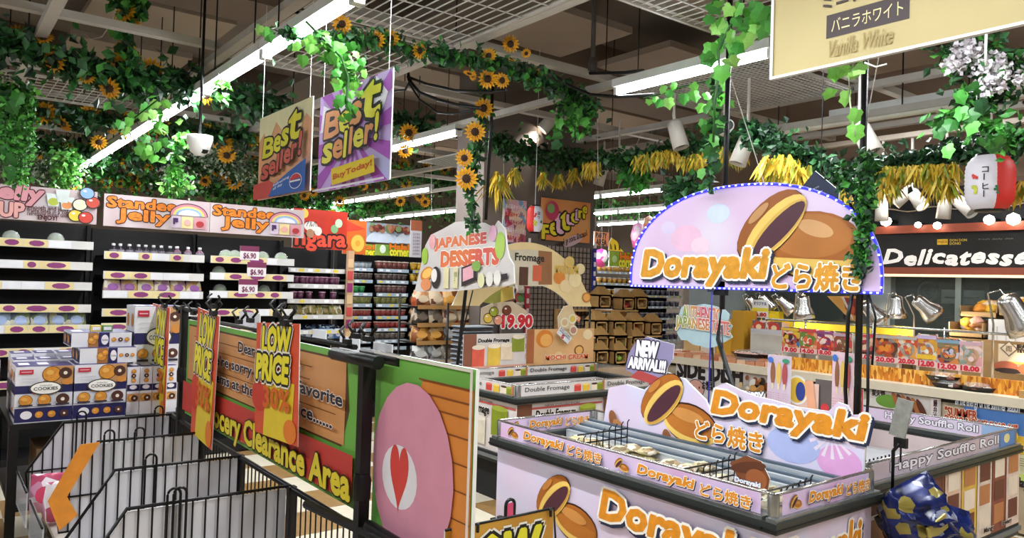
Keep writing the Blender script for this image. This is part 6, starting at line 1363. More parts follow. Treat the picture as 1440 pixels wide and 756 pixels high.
# ---------------------------------------------------------------- on the column
s = sign_px('snack_poster', 'narrow crowded pink poster at the left of the grey column', 'poster', 'Y', 5.99, (708, 279), (739, 342), pack(['#b9586a', '#d9a8b8', '#8a4a5a', '#e0c0a8', '#7aa0c0'], 14, .35), thick=.012); 
for i in range(5): s.text('新商品キャンディ', (s.w * .08, s.h * (.06 + .18 * i)), (s.w * .92, s.h * (.17 + .18 * i)), [(mat(['#c8342e', '#f0e6e8', '#b92a5a'][i % 3]), .03)], px=False)
s.end()
s = sign_px('fettucine_poster', 'orange Fettucine candy poster on the grey column', 'poster', 'Y', 5.99, (761, 277), (829, 342), pack(['#d9602e', '#e0884a', '#dcb070'], 2, .4, True), thick=.012, edge='#3a2a24')
for t, x0, x1, y0, y1, c in (('F', 762, 774, 335, 317, '#e0cc2e'), ('e', 773, 784, 329, 314, '#e0cc2e'), ('t', 780, 792, 327, 302, '#e8b4cc'), ('t', 788, 800, 322, 300, '#e0cc2e'), ('u', 796, 806, 315, 303, '#e8b4cc'), ('c', 802, 811, 312, 300, '#e0cc2e'), ('i', 808, 813, 309, 295, '#e8b4cc'), ('n', 812, 821, 306, 297, '#e0cc2e'), ('e', 818, 824, 299, 291, '#e0cc2e')):
    s.text(t, (x0, y0), (x1, y1), [(mat(c, .4), .035), (mat('#22140c'), .10)])
s.text('chewy & sour gummy', (779, 340), (824, 334), [(mat('#3a1a0c'), .03)], slant=.16); 
s.ell(*s.px(775, 296), .09, .1, mat('#b93a5a')); s.ell(*s.px(773, 293), .05, .05, mat('#7a9a5a')); s.ell(*s.px(806, 338), .15, .05, mat('#d4b4b8'), .4, k=.5); s.end()
for i, (x0, x1, t) in enumerate(((713, 747, 'HOT ITEMS'), (752, 832, 'HOT ITEMS  HOT ITEMS'))):
    s = sign_px('hot_items_strip', 'narrow HOT ITEMS strip %s above the wire mesh boards' % ['left', 'right'][i], 'strip', 'Y', 5.95, (x0, 345), (x1, 353), mat('#8a3a44', .4) if i else mat('#6a4a7a', .4), thick=.006); s.rect(0, 0, s.w * .45, s.h, mat('#27306a')); s.text(t, (s.w * .06, s.h * .2), (s.w * .96, s.h * .8), [(mat('#e8dce0'), .04)], px=False); s.end()
r = thing('mesh_board', 'brown board with a black wire grid standing before the grey column', 'mesh board', (at(745, 400, 'Y', 5.9).x, 5.9, .4)); a = at(832, 352, 'Y', 5.9)
w_ = a.x - r.location.x; h_ = a.z - .4 + .02; q = MB(); q.box((0, .02, 0), (w_, .04, h_), mat('#97877c', .7)); q.build('board', r); q = MB(); i = 0
while i * .055 < w_: q.box((i * .055 - .003, 0, 0), (i * .055 + .003, .006, h_), BLK); i += 1
i = 0
while i * .055 < h_: q.box((0, .006, i * .055 - .003), (w_, .011, i * .055 + .003), BLK); i += 1
q.build('wires', r)
for k, x in enumerate((-.05, w_ + .02)):
    q = MB(); q.box((x, -.01, 0), (x + .045, .01, h_), mat('#b93340' if k == 0 else '#2f3a8a', .4))
    for j in range(14): q.box((x + .008, -.013, .3 + j * .1), (x + .037, -.01, .35 + j * .1), mat('#e8dce0', .4))
    q.build('side_strip', r)
# packaged goods beside the mesh board (left)
for i, (x, y, c) in enumerate(((716, 412, ['#c9c4a8', '#5f7a4a', '#8a3a34', '#e8e4dc']), (728, 412, ['#d8d0c0', '#b94a44', '#e8e0d0']), (716, 428, ['#8a4a34', '#3a2420', '#d9b48a']), (728, 428, ['#5a8a4a', '#e4dcd0', '#b9443a']), (716, 446, ['#c8a04a', '#7a9a3a', '#e8dcc8']), (728, 446, ['#dcd4c8', '#8a5a4a', '#c9c0b0']))):
    p = stand_pouch(c, .11, .13, c[0]); place(p, [False], at(x, y, 'Y', 5.85), 0, 'hanging snack packet left of the mesh board, %s row %s' % (['top', 'middle', 'lowest'][i // 2], ['left', 'right'][i % 2]), 'packets left of the mesh board')
q = MB(); a, b = at(708, 395, 'Y', 5.93), at(737, 455, 'Y', 5.93); q.box((a.x, 5.93, .3), (b.x, 5.97, a.z), mat('#6f6662', .6)); tag(q.build('peg_board', None), 'grey peg board behind the hanging packets', 'board')
# second gondola right of the column
for k, (x0, x1, y0, y1, col, lb) in enumerate(((836, 856, 325, 346, '#d98a5a', 'orange party area sign right of the column'), (857, 899, 353, 376, '#8aa83a', 'far halal corner sign right of the column'))):
    s = sign_px('aisle_sign', lb, 'sign', 'Y', 9.0, (x0, y0), (x1, y1), mat(col, .4, var=.15), thick=.02); strings(s.root, s, 0, 4.2 - s.o.z)
    if k: s.text('Halal', (872, 366), (896, 357), [(mat('#e07a22'), .07), (mat('#3a1206'), .12)]); s.text('corner', (870, 375), (896, 367), [(mat('#e8dc3a'), .06), (mat('#2a3a10'), .1)]); s.ell(*s.px(864, 364), .06, .06, mat('#b0cc8a'))
    else: s.text('PARTY', (838, 334), (853, 328), [(mat('#3a2a1a'), .05)]); s.text('AREA', (838, 344), (853, 337), [(mat('#3a2a1a'), .05)])
    s.end()
gx = [at(x, 400, 'Y', 9.05).x for x in (838, 900, 960)]
zz = [zY(870, y, 9.05) for y in (382, 398, 414, 430, 447, 463, 479)] + [.6]
for k in range(2): gondola('far shelving bay right of the column, %s' % ['under the far halal sign', 'behind the kraft boxes and the arched sign'][k], gx[k] + .01, gx[k + 1] - .01, 9.05, zz, top=1.75, fancy=False, strip_h=.04, stripm=mat('#a9bccb', .4), group='far shelving bays right of the column')
p = cup(mat('#b98a3a', .35, var=.3, scale=60), mat('#d8d4c8', .3), .045, .1); us = None
for j in range(7): us = row(p, span(gx[0] + .05, gx[1] - .04, 8), 9.1, zz[j] + SZ, 'noodle cup on the %s shelf under the far halal sign' % ordn[j], 'far cups, %s shelf' % ordn[j], used=us)
p = cup(mat('#4a4a5a', .35, var=.3, scale=60), mat('#a8a4a8', .3), .045, .1); us = None
for j in range(7): us = row(p, span(gx[1] + .05, gx[2] - .04, 8), 9.1, zz[j] + SZ, 'dark packet cup on the %s far shelf behind the arched sign' % ordn[j], 'far dark cups, %s shelf' % ordn[j], used=us)
s = Sign('drill_toy_display', 'yellow and black cut-out standing on the far shelf right of the column', 'cut-out', (at(856, 352, 'Y', 9.1).x, 9.1, at(856, 352, 'Y', 9.1).z), UX, .4, .25, mat('#e0c020', .4), pts=[(0, 0), (.36, 0), (.25, .07), (.2, .16), (.06, .22), (0, .12)], thick=.01)
for k in range(3): s.poly([(.04 + .1 * k, .02), (.08 + .1 * k, .02), (.06 + .1 * k, .1), (.03 + .1 * k, .12)], mat('#2a2410'))
s.end()
for i, (x, y, c, lb, h_) in enumerate(((845, 376, ['#d98aa8', '#e84a9a', '#5f8a5a', '#e8d8dc'], 'pink and green balloon cluster right of the column', .3), (897, 350, ['#e86ab0', '#f0b0d4', '#e8d0e0'], 'pink hanging foil balloon left of the arched sign', .45), (912, 345, ['#d98a5a', '#e8c8b0', '#c9a07a'], 'peach hanging packet cluster left of the arched sign', .5))):
    r = thing('balloon', lb, 'balloon', at(x, y, 'Y', 8.6)); q = MB(); q.lathe([(0, 0), (.09, .03), (.13, h_ * .5), (.08, h_ * .9), (0, h_)], pack(c, 9, .3), 12); q.build('foil', r); q = MB(); q.tube([(0, 0, h_), (0, 0, 4.2 - r.location.z)], .002, WHT, 3); q.build('string', r)
# ---------------------------------------------------------------- paper lanterns
def lantern(px_, py_, X, hgt, rad, label, red_right, txt):
    ctr = at(px_, py_, 'X', X); r = thing('paper_lantern', label, 'lantern', ctr - Vector((0, 0, hgt / 2)))
    view = math.atan2(-ctr.y, -ctr.x); n = 40; rows = 26; prof = []
    for k in range(rows + 1):
        v = -1 + 2 * k / rows; rr = rad * (1 - abs(v) ** 4.5 * .38) + (.0025 if k % 2 else -.0015); prof.append((rr, hgt / 2 + v * hgt / 2))
    RED, WH_ = mat('#cf2c22', .5, var=.04), mat('#dcd8e0', .5, var=.03)
    def mm(k, j):
        # lathe angle 0 points along (0,-1,0)-ish; compare with the viewing direction
        t = 2 * math.pi * (j + .5) / n; a = Vector((1, 0, 0)) * math.cos(t) + Vector((0, 0, 1)).cross(Vector((1, 0, 0))) * math.sin(t)
        d = (math.atan2(a.y, a.x) - view + math.pi) % (2 * math.pi) - math.pi
        lat = d
        return RED if ((lat > .22 if red_right else lat < -.05)) else WH_
    q = MB(); q.lathe(prof, WH_, n, mats=mm); q.build('paper_shade', r)
    q = MB(); q.lathe([(0, -.012), (rad * .6, -.012), (rad * .62, .004)], BLK, 20); q.lathe([(rad * .62, hgt - .004), (rad * .6, hgt + .012), (0, hgt + .012)], BLK, 20); q.build('rim', r)
    q = MB(); q.tube([(0, 0, hgt), (0, 0, hgt + .05), (.0, 0, 4.2 - r.location.z)], .0025, WHT, 4); q.build('cord', r)
    # characters on the curved paper
    m_ = MB(); x0 = view - .18 if red_right else view + .5
    g, f = [], []
    for ti, ch in enumerate(txt):
        vs, fs = glyph(ch, .02, 0); 
        if ch == 'ー': vs = [(v[1], v[0]) for v in vs]; fs = [t[::-1] for t in fs]
        cy_ = hgt * (.70 - .155 * ti); sc = hgt * .145
        out = []
        for v in vs:
            ang = x0 + (v[0] - .5) * sc / rad; z = cy_ + (v[1] - .35) * sc; out.append(((rad + .003) * math.cos(ang), (rad + .003) * math.sin(ang), z))
        m_.add(out, fs, mat('#17151c'))
    m_.build('lettering', r)
    m_ = MB()
    for ang, z, s_, c in ((x0 - .42, hgt * .62, .025, '#c8342e'), (x0 - .42, hgt * .34, .03, '#c4c838'), (x0 + .38, hgt * .33, .022, '#2f6a44')):
        n2 = 7; 
        for k in range(4):
            aa, zz2 = ang + R.uniform(-.1, .1), z + R.uniform(-.02, .02); pts = [((rad + .0035 + .0003 * k) * math.cos(aa + s_ * .4 / rad * math.cos(t * 6.283 / n2)), (rad + .0035 + .0003 * k) * math.sin(aa + s_ * .4 / rad * math.cos(t * 6.283 / n2)), zz2 + s_ * .4 * math.sin(t * 6.283 / n2)) for t in range(n2)]; m_.add(pts, [tuple(range(n2))], mat(c))
    m_.build('printed_flowers', r)
lantern(1392, 257, 5.0, .32, .13, 'white and red paper lantern lettered コーヒー hanging over the delicatessen sign', True, 'コーヒー')
r0 = at(752, 307, 'Y', 5.5)
lantern(752, 308, r0.x, .24, .075, 'small red and white lantern hanging before the grey column', False, '祭り')
# ---------------------------------------------------------------- beige banner at the top right
BNR = mat('#ab9b68', .5, var=.05, scale=3)
s = Sign('hanging_banner', 'large beige hanging banner with japanese lettering and Vanilla White at the top right', 'banner', (2.5, 1.675, 2.395), UY, 1.35, .62, BNR, thick=.012, edge='#d9dadd')
DKB = mat('#2c1a18', .5)
q0, q1 = s.px(1162, 55), s.px(1279, 28); 
s.rect(q0[0], q0[1] + .0, q1[0], q0[1] + .083, DKB)
s.text('バニラホワイト', (q0[0] + .02, q0[1] + .018), (q1[0] - .02, q0[1] + .066), [(mat('#dccb94'), .02)], px=False)
q2 = s.px(1158, 20); s.text('ミニチョコパイ', (q2[0], q0[1] + .105), (q2[0] + .36, q0[1] + .17), [(DKB, .02)], px=False)
s.text('Vanilla White', (q0[0] + .015, q0[1] - .07), (q1[0] - .05, q0[1] - .012), [(mat('#8a7430', .4), .015)], px=False, shear=.35)
s.rect(.0, 0, .012, s.h, mat('#dfe0e0')); s.rect(0, 0, s.w, .010, mat('#dfe0e0'))
strings(s.root, s, 2.5, 3.15 - 2.395); s.end()
q = MB(); a = at(1387, 48, 'X', 2.49); q.tube([a, at(1386, 70, 'X', 2.49), at(1387, 92, 'X', 2.49)], .004, WHT, 5); tag(q.build('hanging_hook', None), 'short white plastic hook hanging under the beige banner', 'hook')
q = MB(); q.tube([at(1216, 88, 'X', 2.49), at(1232, 94, 'X', 2.49), at(1247, 90, 'X', 2.49)], .003, WHT, 5); tag(q.build('bent_wire', None), 'bent white wire under the beige banner by the ivy', 'wire')
# dark blue tilted poster behind the arch
s = Sign('navy_poster', 'tilted navy poster with small white writing behind the arched sign', 'poster', at(1128, 300, 'X', 3.6), UY, .42, .3, mat('#1c2848', .4), px=True, pts=[(1128, 262), (1146, 240), (1180, 268), (1176, 320), (1128, 320)], thick=.008); q = MB(); q.tube([(0, -.1, .2), (0, -.1, 4.2 - s.o.z)], .003, BLK, 4); q.build('string', s.root)
for i in range(4): s.text('おすすめ商品', (1136 + i * 5, 268 + i * 6), (1152 + i * 5, 263 + i * 6), [(mat('#c8d4e4'), .02)], slant=.02)
s.end()
# ---------------------------------------------------------------- spotlights, cameras, cables
SPW = mat('#cfc9c0', .45, var=.02)
def spot(x, y, X, d, label, size=1.0, lit=False, top=3.12):
    c = at(x, y, 'X', X); r = thing('spotlight', label, 'spotlight', c); ax = Vector(d).normalized(); L, ra = .17 * size, .052 * size
    q = MB(); q.lathe([(0, -L * .55), (ra * .75, -L * .55), (ra * .9, -L * .45), (ra, L * .5), (ra * .92, L * .5), (ra * .85, L * .38)], SPW, 18, (0, 0, 0), ax); q.build('housing', r)
    q = MB(); q.lathe([(0, L * .36), (ra * .86, L * .36)], mat('#fff2dc', .4, emit=14) if lit else mat('#8d8880', .3), 16, (0, 0, 0), ax); q.build('lens', r)
    t = -ax * L * .55; q = MB(); q.tube([t * .6, t + Vector((0, 0, .05)), (t.x, t.y, top - c.z)], .011 * size, SPW, 6); q.build('stem', r)
    if lit:
        l = bpy.data.lights.new('spot_lamp', 'SPOT'); l.energy = 25; l.spot_size = 1.1; l.color = (1, .93, .82); l.shadow_soft_size = .04
        o = bpy.data.objects.new('spot_lamp', l); COL.objects.link(o); o.parent = r; o.location = ax * L * .6; o.rotation_euler = ax.to_track_quat('-Z', 'Y').to_euler()
spot(772, 172, 5.0, (-.55, .35, -.75), 'white lit spotlight left of the hanging ivy near the long pipe', 1.3, True, 3.6)
spot(738, 238, 5.0, (-.4, .5, -.7), 'white lit spotlight half hidden in the green garland on the column', 1.1, True)
spot(652, 208, 5.0, (-.4, .5, -.7), 'small lit spotlight behind the hanging sunflowers', .7, True, 3.4)
spot(953, 190, 4.6, (.1, -.3, -1), 'unlit white spotlight hanging left of the ivy covered post', 1.25)
spot(1219, 197, 4.2, (-.1, -.55, -1), 'unlit white spotlight right of the leaf strand under the beige banner', 1.1)
spot(880, 212, 5.0, (0, -1, -.2), 'pale horizontal spotlight behind the yellow fringe garland', .9)
spot(845, 248, 5.6, (-.2, .2, -1), 'unlit spotlight hanging over the far halal sign', 1.1)
spot(1044, 212, 4.6, (-.3, .2, -1), 'pale spotlight above the top of the arched sign', 1.2)
for i, (x, y, d, lit) in enumerate(((1238, 268, (-.4, -.7, -.8), 1), (1270, 276, (-.5, .9, -1), 1), (1290, 280, (-.3, -.8, -1), 1), (1240, 296, (0, 0, -1), 0), (1328, 292, (0, .1, -1), 0), (1357, 290, (-.3, -.9, -.8), 0))):
    spot(x, y, 6.2, d, 'spotlight over the delicatessen, %s' % ['lit one left under the yellow fringe', 'lit one of the close pair, left', 'lit one of the close pair, right', 'unlit small one beside the ivy post', 'unlit one in the middle', 'unlit tilted one left of the lantern'][i], 1.0, bool(lit), 2.9)
q = MB(); q.box((6.17, 1.0, 2.86), (6.23, 4.2, 2.9), mat('#b3a596', .5)); tag(q.build('lamp_track', None), 'beige lamp track over the delicatessen spotlights', 'track')
for i, (x, y) in enumerate(((1246, 311), (1391, 309), (1425, 308), (1291, 316), (1318, 317))):
    c = at(x, y, 'X', 7.3); r = thing('downlight', 'bright bulb on the black band over the delicatessen sign, %s' % ['leftmost', 'round, right of the middle', 'round, at the right', 'slim, second from the left', 'slim, in the middle'][i], 'light', c); q = MB()
    rr = (.05, .045, .055, .03, .035)[i]; q.lathe([(0, -rr), (rr * .8, -rr * .6), (rr, 0), (rr * .8, rr * .6), (0, rr)], mat('#fff6e8', .4, emit=10), 12); q.build('bulb', r); q = MB(); q.box((.0, -.02, -.01), (.2, .02, .02), BLK); q.build('bracket', r)
r = thing('security_camera', 'white dome security camera among the garlands left of the orange best seller sign', 'camera', at(281, 197, 'Y', 5.4)); q = MB(); q.lathe([(.02, -.11), (.06, -.08), (.085, -.0), (.085, .03), (0, .03)], WHT, 18); q.build('housing', r)
q = MB(); q.lathe([(0, -.115), (.022, -.11), (.03, -.09)], BLK, 12, (.02, -.04, .02)); q.build('lens', r); q = MB(); q.tube([(0, 0, .03), (0, 0, 1.0)], .01, BLK, 5); q.build('stem', r)
r = thing('security_camera', 'white bullet security camera right of the ivy covered post', 'camera', at(1022, 178, 'X', 4.4)); q = MB(); q.lathe([(0, -.05), (.045, -.05), (.045, .13), (0, .13)], WHT, 14, ax=(.7, .7, 0)); q.build('housing', r)
q = MB(); q.lathe([(.03, -.056), (.0, -.056)], BLK, 12, ax=(.7, .7, 0)); q.lathe([(.036, -.052), (.03, -.056)], BLK, 12, ax=(.7, .7, 0)); q.build('lens', r); q = MB(); q.tube([(.08, .08, .04), (.08, .08, .45)], .01, SPW, 5); q.build('stem', r)
r = thing('air_vent', 'flat pale perforated vent tray behind the hanging sunflowers', 'vent', at(645, 226, 'X', 5.2)); q = MB(); q.box((-.3, -.5, 0), (.3, .5, .012), mat('#c9cbca', .4)); q.box((.28, -.3, .0), (.3, .5, .09), mat('#b9c0c4', .4)); q.build('tray', r); q = MB()
for i in range(12): q.box((-.27 + i * .045, -.46, -.004), (-.25 + i * .045, .46, 0), mat('#7f8282', .5))
q.build('slots', r, kind='stuff'); q = MB(); q.tube([(0, 0, 0), (0, 0, 1.0)], .01, SPW, 5); q.build('hanger', r)
for i, (px_, rr) in enumerate((([(573, 92), (575, 112), (590, 130), (615, 140), (645, 148), (675, 152)], .013), ([(573, 108), (600, 118), (640, 127), (690, 130), (712, 126)], .011), ([(575, 116), (590, 140), (615, 158), (640, 160), (668, 154)], .009), ([(555, 128), (570, 126), (578, 112)], .01))):
    q = MB(); P_ = [at(x, y, 'X', 3.0) for x, y in px_]; q.tube(P_, rr, BLK, 7); tag(q.build('black_cable', None), 'thick black cable sagging right of the best seller signs, %s' % ['lower loop', 'upper run', 'lowest thin loop', 'short left end'][i], 'cable')
q = MB(); q.tube([at(x, y, 'X', 3.6) for x, y in ((725, 82), (760, 92), (800, 120), (830, 133), (870, 136), (920, 133))], .012, BLK, 7); tag(q.build('black_cable', None), 'thick black cable running under the bright batten beside the long pipe', 'cable')
q = MB(); q.tube([at(x, y, 'X', 3.9) for x, y in ((790, 101), (830, 103), (880, 102), (905, 99))], .012, BLK, 6); tag(q.build('black_cable', None), 'short black cable across the long hanging pipe', 'cable')
q = MB(); q.tube([at(x, y, 'X', 6.0) for x, y in ((1275, 251), (1310, 265), (1350, 272), (1400, 270), (1440, 264))], .012, BLK, 6); tag(q.build('black_cable', None), 'black cable sagging behind the coffee lantern', 'cable')
a = at(833, 100, 'X', 3.9); q = MB(); q.tube([(a.x, a.y, a.z), (a.x, a.y, 4.2)], .018, mat('#4f4a47', .4), 8); q.lathe([(.03, 0), (.034, .05), (.02, .1)], mat('#4f4a47', .4), 10, a); tag(q.build('hanging_pipe', None), 'long dark pipe hanging from the ceiling over the middle of the picture', 'pipe')
q = MB(); q.tube([at(x, y, 'X', 1.1) for x, y in ((92, -4), (97, 20), (110, 43), (128, 55), (143, 52), (156, 34), (166, 8))], .003, mat('#d5d3cc', .5), 5); tag(q.build('hanging_wire', None), 'white wire loop sagging at the top left', 'wire')
for i, (A_, B_) in enumerate((((1026, 104), (1076, 262)), ((1240, 60), (1196, 285)), ((905, 180), (835, 345)), ((1037, 100), (1040, 105)))):
    if i == 3: continue
    X_ = (3.1, 3.2, 5.6)[i]; q = MB(); q.tube([at(*A_, 'X', X_), at(*B_, 'X', X_)], .0025, mat('#cfcac0', .5), 4); tag(q.build('white_string', None), 'thin white string %s' % ['down to the top of the arched sign', 'passing the unlit spotlight under the beige banner', 'slanting before the far halal sign'][i], 'string')
for i, (x, y0_, y1_, X_) in enumerate(((606, 200, 300, 4.5), (708, 190, 330, 4.4), (840, 130, 250, 4.2), (1395, 130, 210, 4.8), (1371, 100, 150, 4.6))):
    q = MB(); q.tube([at(x, y0_, 'X', X_), at(x + 1, y1_, 'X', X_)], .002, mat('#cfcac0', .5), 4); tag(q.build('white_string', None), 'thin white hanging string, %s' % ['left of the vent tray', 'between the black rod and the lantern', 'below the long pipe', 'left of the coffee lantern', 'by the white flowers'][i], 'string')
# ---------------------------------------------------------------- artificial garlands
def leafm(hexc, v=.2): return mat(hexc, .45, var=v, scale=25)
LG = [leafm('#2f6a2c'), leafm('#3f8a34'), leafm('#5aa845'), leafm('#23502a')]
LD = [leafm('#1d3f24'), leafm('#2a5630'), leafm('#18301d'), leafm('#35683a')]
LB = [leafm('#7cc455'), leafm('#5fae43'), leafm('#95d468'), leafm('#4a9640')]
def rv(s=1): return Vector((R.gauss(0, 1), R.gauss(0, 1), R.gauss(0, 1))).normalized() * s
def sample(pts, n):
    L = [0]
    for a, b in zip(pts, pts[1:]): L.append(L[-1] + (b - a).length)
    for _ in range(n):
        t = R.random() * L[-1]; i = max(j for j in range(len(L) - 1) if L[j] <= t) ; f = (t - L[i]) / max(1e-6, L[i+1] - L[i]); yield pts[i] + (pts[i+1] - pts[i]) * f, (pts[i+1] - pts[i]).normalized()
def leaf_at(q, p, size, m, d=None):
    d = (d if d is not None else (rv() + Vector((0, 0, -.5)))).normalized(); s_ = d.cross(rv()).normalized(); u = d.cross(s_)
    A = p; B_ = p + d * size * .45 + s_ * size * .36 + u * size * .1; C_ = p + d * size; D_ = p + d * size * .45 - s_ * size * .36 + u * size * .1; M_ = p + d * size * .5 - u * size * .04
    q.add([A, B_, C_, D_, M_], [(0, 1, 4), (1, 2, 4), (2, 3, 4), (3, 0, 4)], m)
def foliage(root, pts, n, spread, size, mats, hang=0, name='foliage', squash=1):
    q = MB(); o = root.location
    for p, t in sample(pts, n):
        off = rv(spread * abs(R.gauss(0, .6))); off.z = off.z * squash - (abs(R.gauss(0, hang)) if hang else 0)
        leaf_at(q, p + off - o, size * R.uniform(.6, 1.3), R.choice(mats))
    return q.build(name, root, kind='stuff')
def stem(root, pts, r_=.006, m=None, name='stem'):
    q = MB(); q.tube([p - root.location for p in pts], r_, m or leafm('#2d5a28'), 5); return q.build(name, root)
# leaf and sunflower prototypes, copied as parts
def ivy_mesh(m):
    q = MB(); out = [(0, 0), (.22, -.08), (.46, .06), (.40, .34), (.50, .55), (.25, .72), (0, 1.0)]
    L = [(-x, y) for x, y in out[1:-1]][::-1]; pts = out + L
    v = [(x, y, -.22 * abs(x) - .12 * y * y) for x, y in pts] + [(0, .4, .02)]; n = len(pts)
    q.add(v, [(i, (i + 1) % n, n) for i in range(n)], m, False); me = q.build('leaf'); d = me.data; bpy.data.objects.remove(me); return d
IVY = [ivy_mesh(m) for m in LB] ; IVYD = [ivy_mesh(m) for m in LG]
nleaf = [0]
def leaf_part(root, p, size, meshes, facing=None):
    ob = bpy.data.objects.new('leaf', R.choice(meshes)); COL.objects.link(ob); ob.parent = root; ob.location = p - root.location
    f = (facing or (EYE - p)).normalized(); z = (f + rv(.75)).normalized(); dn = Vector((R.uniform(-.7, .7), R.uniform(-.7, .7), -1)); y = (dn - z * dn.dot(z)).normalized(); x = y.cross(z)
    ob.rotation_euler = Matrix((x, y, z)).transposed().to_euler(); ob.scale = (size, size, size); nleaf[0] += 1
def petal_mesh():
    q = MB(); Y1, Y2 = mat('#e9b41c', .5, var=.15, scale=60), mat('#d9961a', .5, var=.15, scale=60)
    for ring, (n, l, m, z) in enumerate(((15, 1.0, Y1, 0), (12, .86, Y2, .06))):
        for i in range(n):
            t = 6.283 * (i + .5 * ring) / n; d, s_ = Vector((math.cos(t), math.sin(t), 0)), Vector((-math.sin(t), math.cos(t), 0)); zz = Vector((0, 0, 1))
            q.add([d * .3 + zz * z, d * .65 * l + s_ * .14 + zz * (z + .06), d * l + zz * (z - .02), d * .65 * l - s_ * .14 + zz * (z + .06)], [(0, 1, 2, 3)], m)
    me = q.build('sunflower'); d = me.data; bpy.data.objects.remove(me)
    q = MB(); q.lathe([(0, .16), (.22, .14), (.36, .06), (.36, 0)], mat('#3a2212', .8, var=.3, scale=60), 10); me = q.build('flower_center'); c = me.data; bpy.data.objects.remove(me); return d, c
PET, CEN = petal_mesh()
def sunflower(root, p, size, side=.6):
    ob = bpy.data.objects.new('sunflower', PET); COL.objects.link(ob); ob.parent = root; ob.location = p - root.location
    z = ((EYE - p).normalized() + rv(side) + Vector((0, 0, -.1))).normalized(); ob.rotation_euler = z.to_track_quat('Z', 'Y').to_euler(); ob.scale = (size,) * 3
    c = bpy.data.objects.new('flower_center', CEN); COL.objects.link(c); c.parent = ob
def garland(label, pts, n, spread, size, mats, group='sunflower garlands', hang=0, flowers=(), fs=.075, ax='Y', val=None, name='garland'):
    r = thing(name, label, 'garland', pts[0], group); stem(r, pts, .008)
    foliage(r, pts, n, spread, size, mats, hang)
    for f in flowers:
        x, y = f[0], f[1]; p = at(x, y, ax, val + R.uniform(-.04, .04)); sunflower(r, p, fs * (f[2] if len(f) > 2 else 1), f[3] if len(f) > 3 else .5)
    return r
A_ = lambda pl, ax, v: [at(x, y, ax, v) for x, y in pl]
def drops(r, pts, n, length, size, mats, spread=.07, k=26, name='hanging_vine'):
    for p in pts:
        top = p; bot = p - Vector((R.uniform(-.05, .05), R.uniform(-.05, .05), length * R.uniform(.7, 1.2))); stem(r, [top, (top + bot) / 2 + rv(.03), bot], .003, name=name)
        foliage(r, [top, bot], n, spread, size, mats, name='vine_leaves')
# front left garland
V = 5.9
g = garland('dark leafy garland with sunflowers crossing the upper left corner', A_([(-30, 45), (40, 70), (110, 92), (190, 108), (260, 118), (330, 135), (400, 150)], 'Y', V), 1700, .16, .085, LD + [LG[0]],
            flowers=((22, 48, .9, 1), (62, 54, .8, 1), (48, 69, .8), (74, 84, 1.1), (155, 105, 1.1, 1), (175, 73, 1.1, 1), (189, 84, .8, 1), (169, 92, 1.1, .2), (212, 98, 1.1, .2), (154, 124, 1, 1), (122, 108, .7, 1), (316, 137, .9, .3), (290, 134, .9)), fs=.085, ax='Y', val=V)
foliage(g, A_([(150, 105), (190, 115), (225, 122)], 'Y', V), 90, .12, .10, LG, name='bright_leaves')
for p in ((120, 80), (125, 92), (122, 105), (165, 40), (172, 62), (200, 112), (215, 118), (190, 108), (225, 110)): leaf_part(g, at(*p, 'Y', V - .05), .085, IVY[1:2] + IVYD)
g = garland('short hanging strand with sunflowers and leaves at the top left edge', A_([(180, -12), (182, 10), (172, 40), (186, 70), (183, 95)], 'Y', V - .1), 60, .05, .09, LG, group='hanging strands', flowers=((176, 18, 1, 1), (183, 27, 1, 1)), ax='Y', val=V - .1, fs=.09)
foliage(g, A_([(178, 2), (190, 14)], 'Y', V - .1), 160, .10, .08, LG)
# left curtain of small leaves
g = garland('curtain of pale green vines at the left edge over the jelly cup banner', A_([(-10, 120), (20, 125), (42, 128)], 'Y', 6.6), 200, .12, .06, LG + LB[:1], group='left vines')
drops(g, A_([(-2, 120), (8, 118), (16, 122), (26, 122), (36, 126), (44, 126)], 'Y', 6.6), 150, .62, .045, [LG[1], LG[2], LB[1], LG[0]])
for p in ((8, 135), (12, 142), (28, 130), (6, 128), (3, 205), (8, 218), (12, 235)): leaf_part(g, at(*p, 'Y', 6.5), .11, IVYD)
# second row behind
V = 8.2
garland('second leafy garland with sunflowers left of the long batten, over the dark ceiling gap', A_([(-20, 150), (60, 158), (120, 165), (180, 172), (240, 180), (300, 186), (365, 195)], 'Y', V), 1500, .16, .085, LD + [LG[0]],
        flowers=((62, 158, 1.1), (88, 173, 1, 1), (127, 159, 1), (181, 154, .9, 1), (185, 181, 1.2, .2), (227, 177, 1, .3), (214, 188, .9, 1), (154, 179, .9, 1), (139, 200, .8), (292, 184, .9), (268, 192, .8), (312, 200, 1.2), (319, 196, .9), (356, 196, .9), (319, 218, 1)), ax='Y', val=V, fs=.105)
V = 10.2
garland('third leafy garland with sunflowers lying low above the jelly cup banner', A_([(-20, 200), (60, 205), (130, 212), (200, 220), (270, 228), (350, 238), (430, 246)], 'Y', V), 2500, .24, .09, LG[:2] + LD,
        flowers=((22, 204, 1, .9), (54, 228, .9), (95, 211, .9), (97, 238, .9), (190, 220, 1), (205, 225, .9), (178, 228, .8, 1), (207, 232, .8, 1), (315, 243, .9), (330, 256, 1.1), (352, 244, 1), (354, 218, .8), (288, 254, .8), (305, 241, .7), (376, 228, .8)), ax='Y', val=V, fs=.115)
V = 12.6
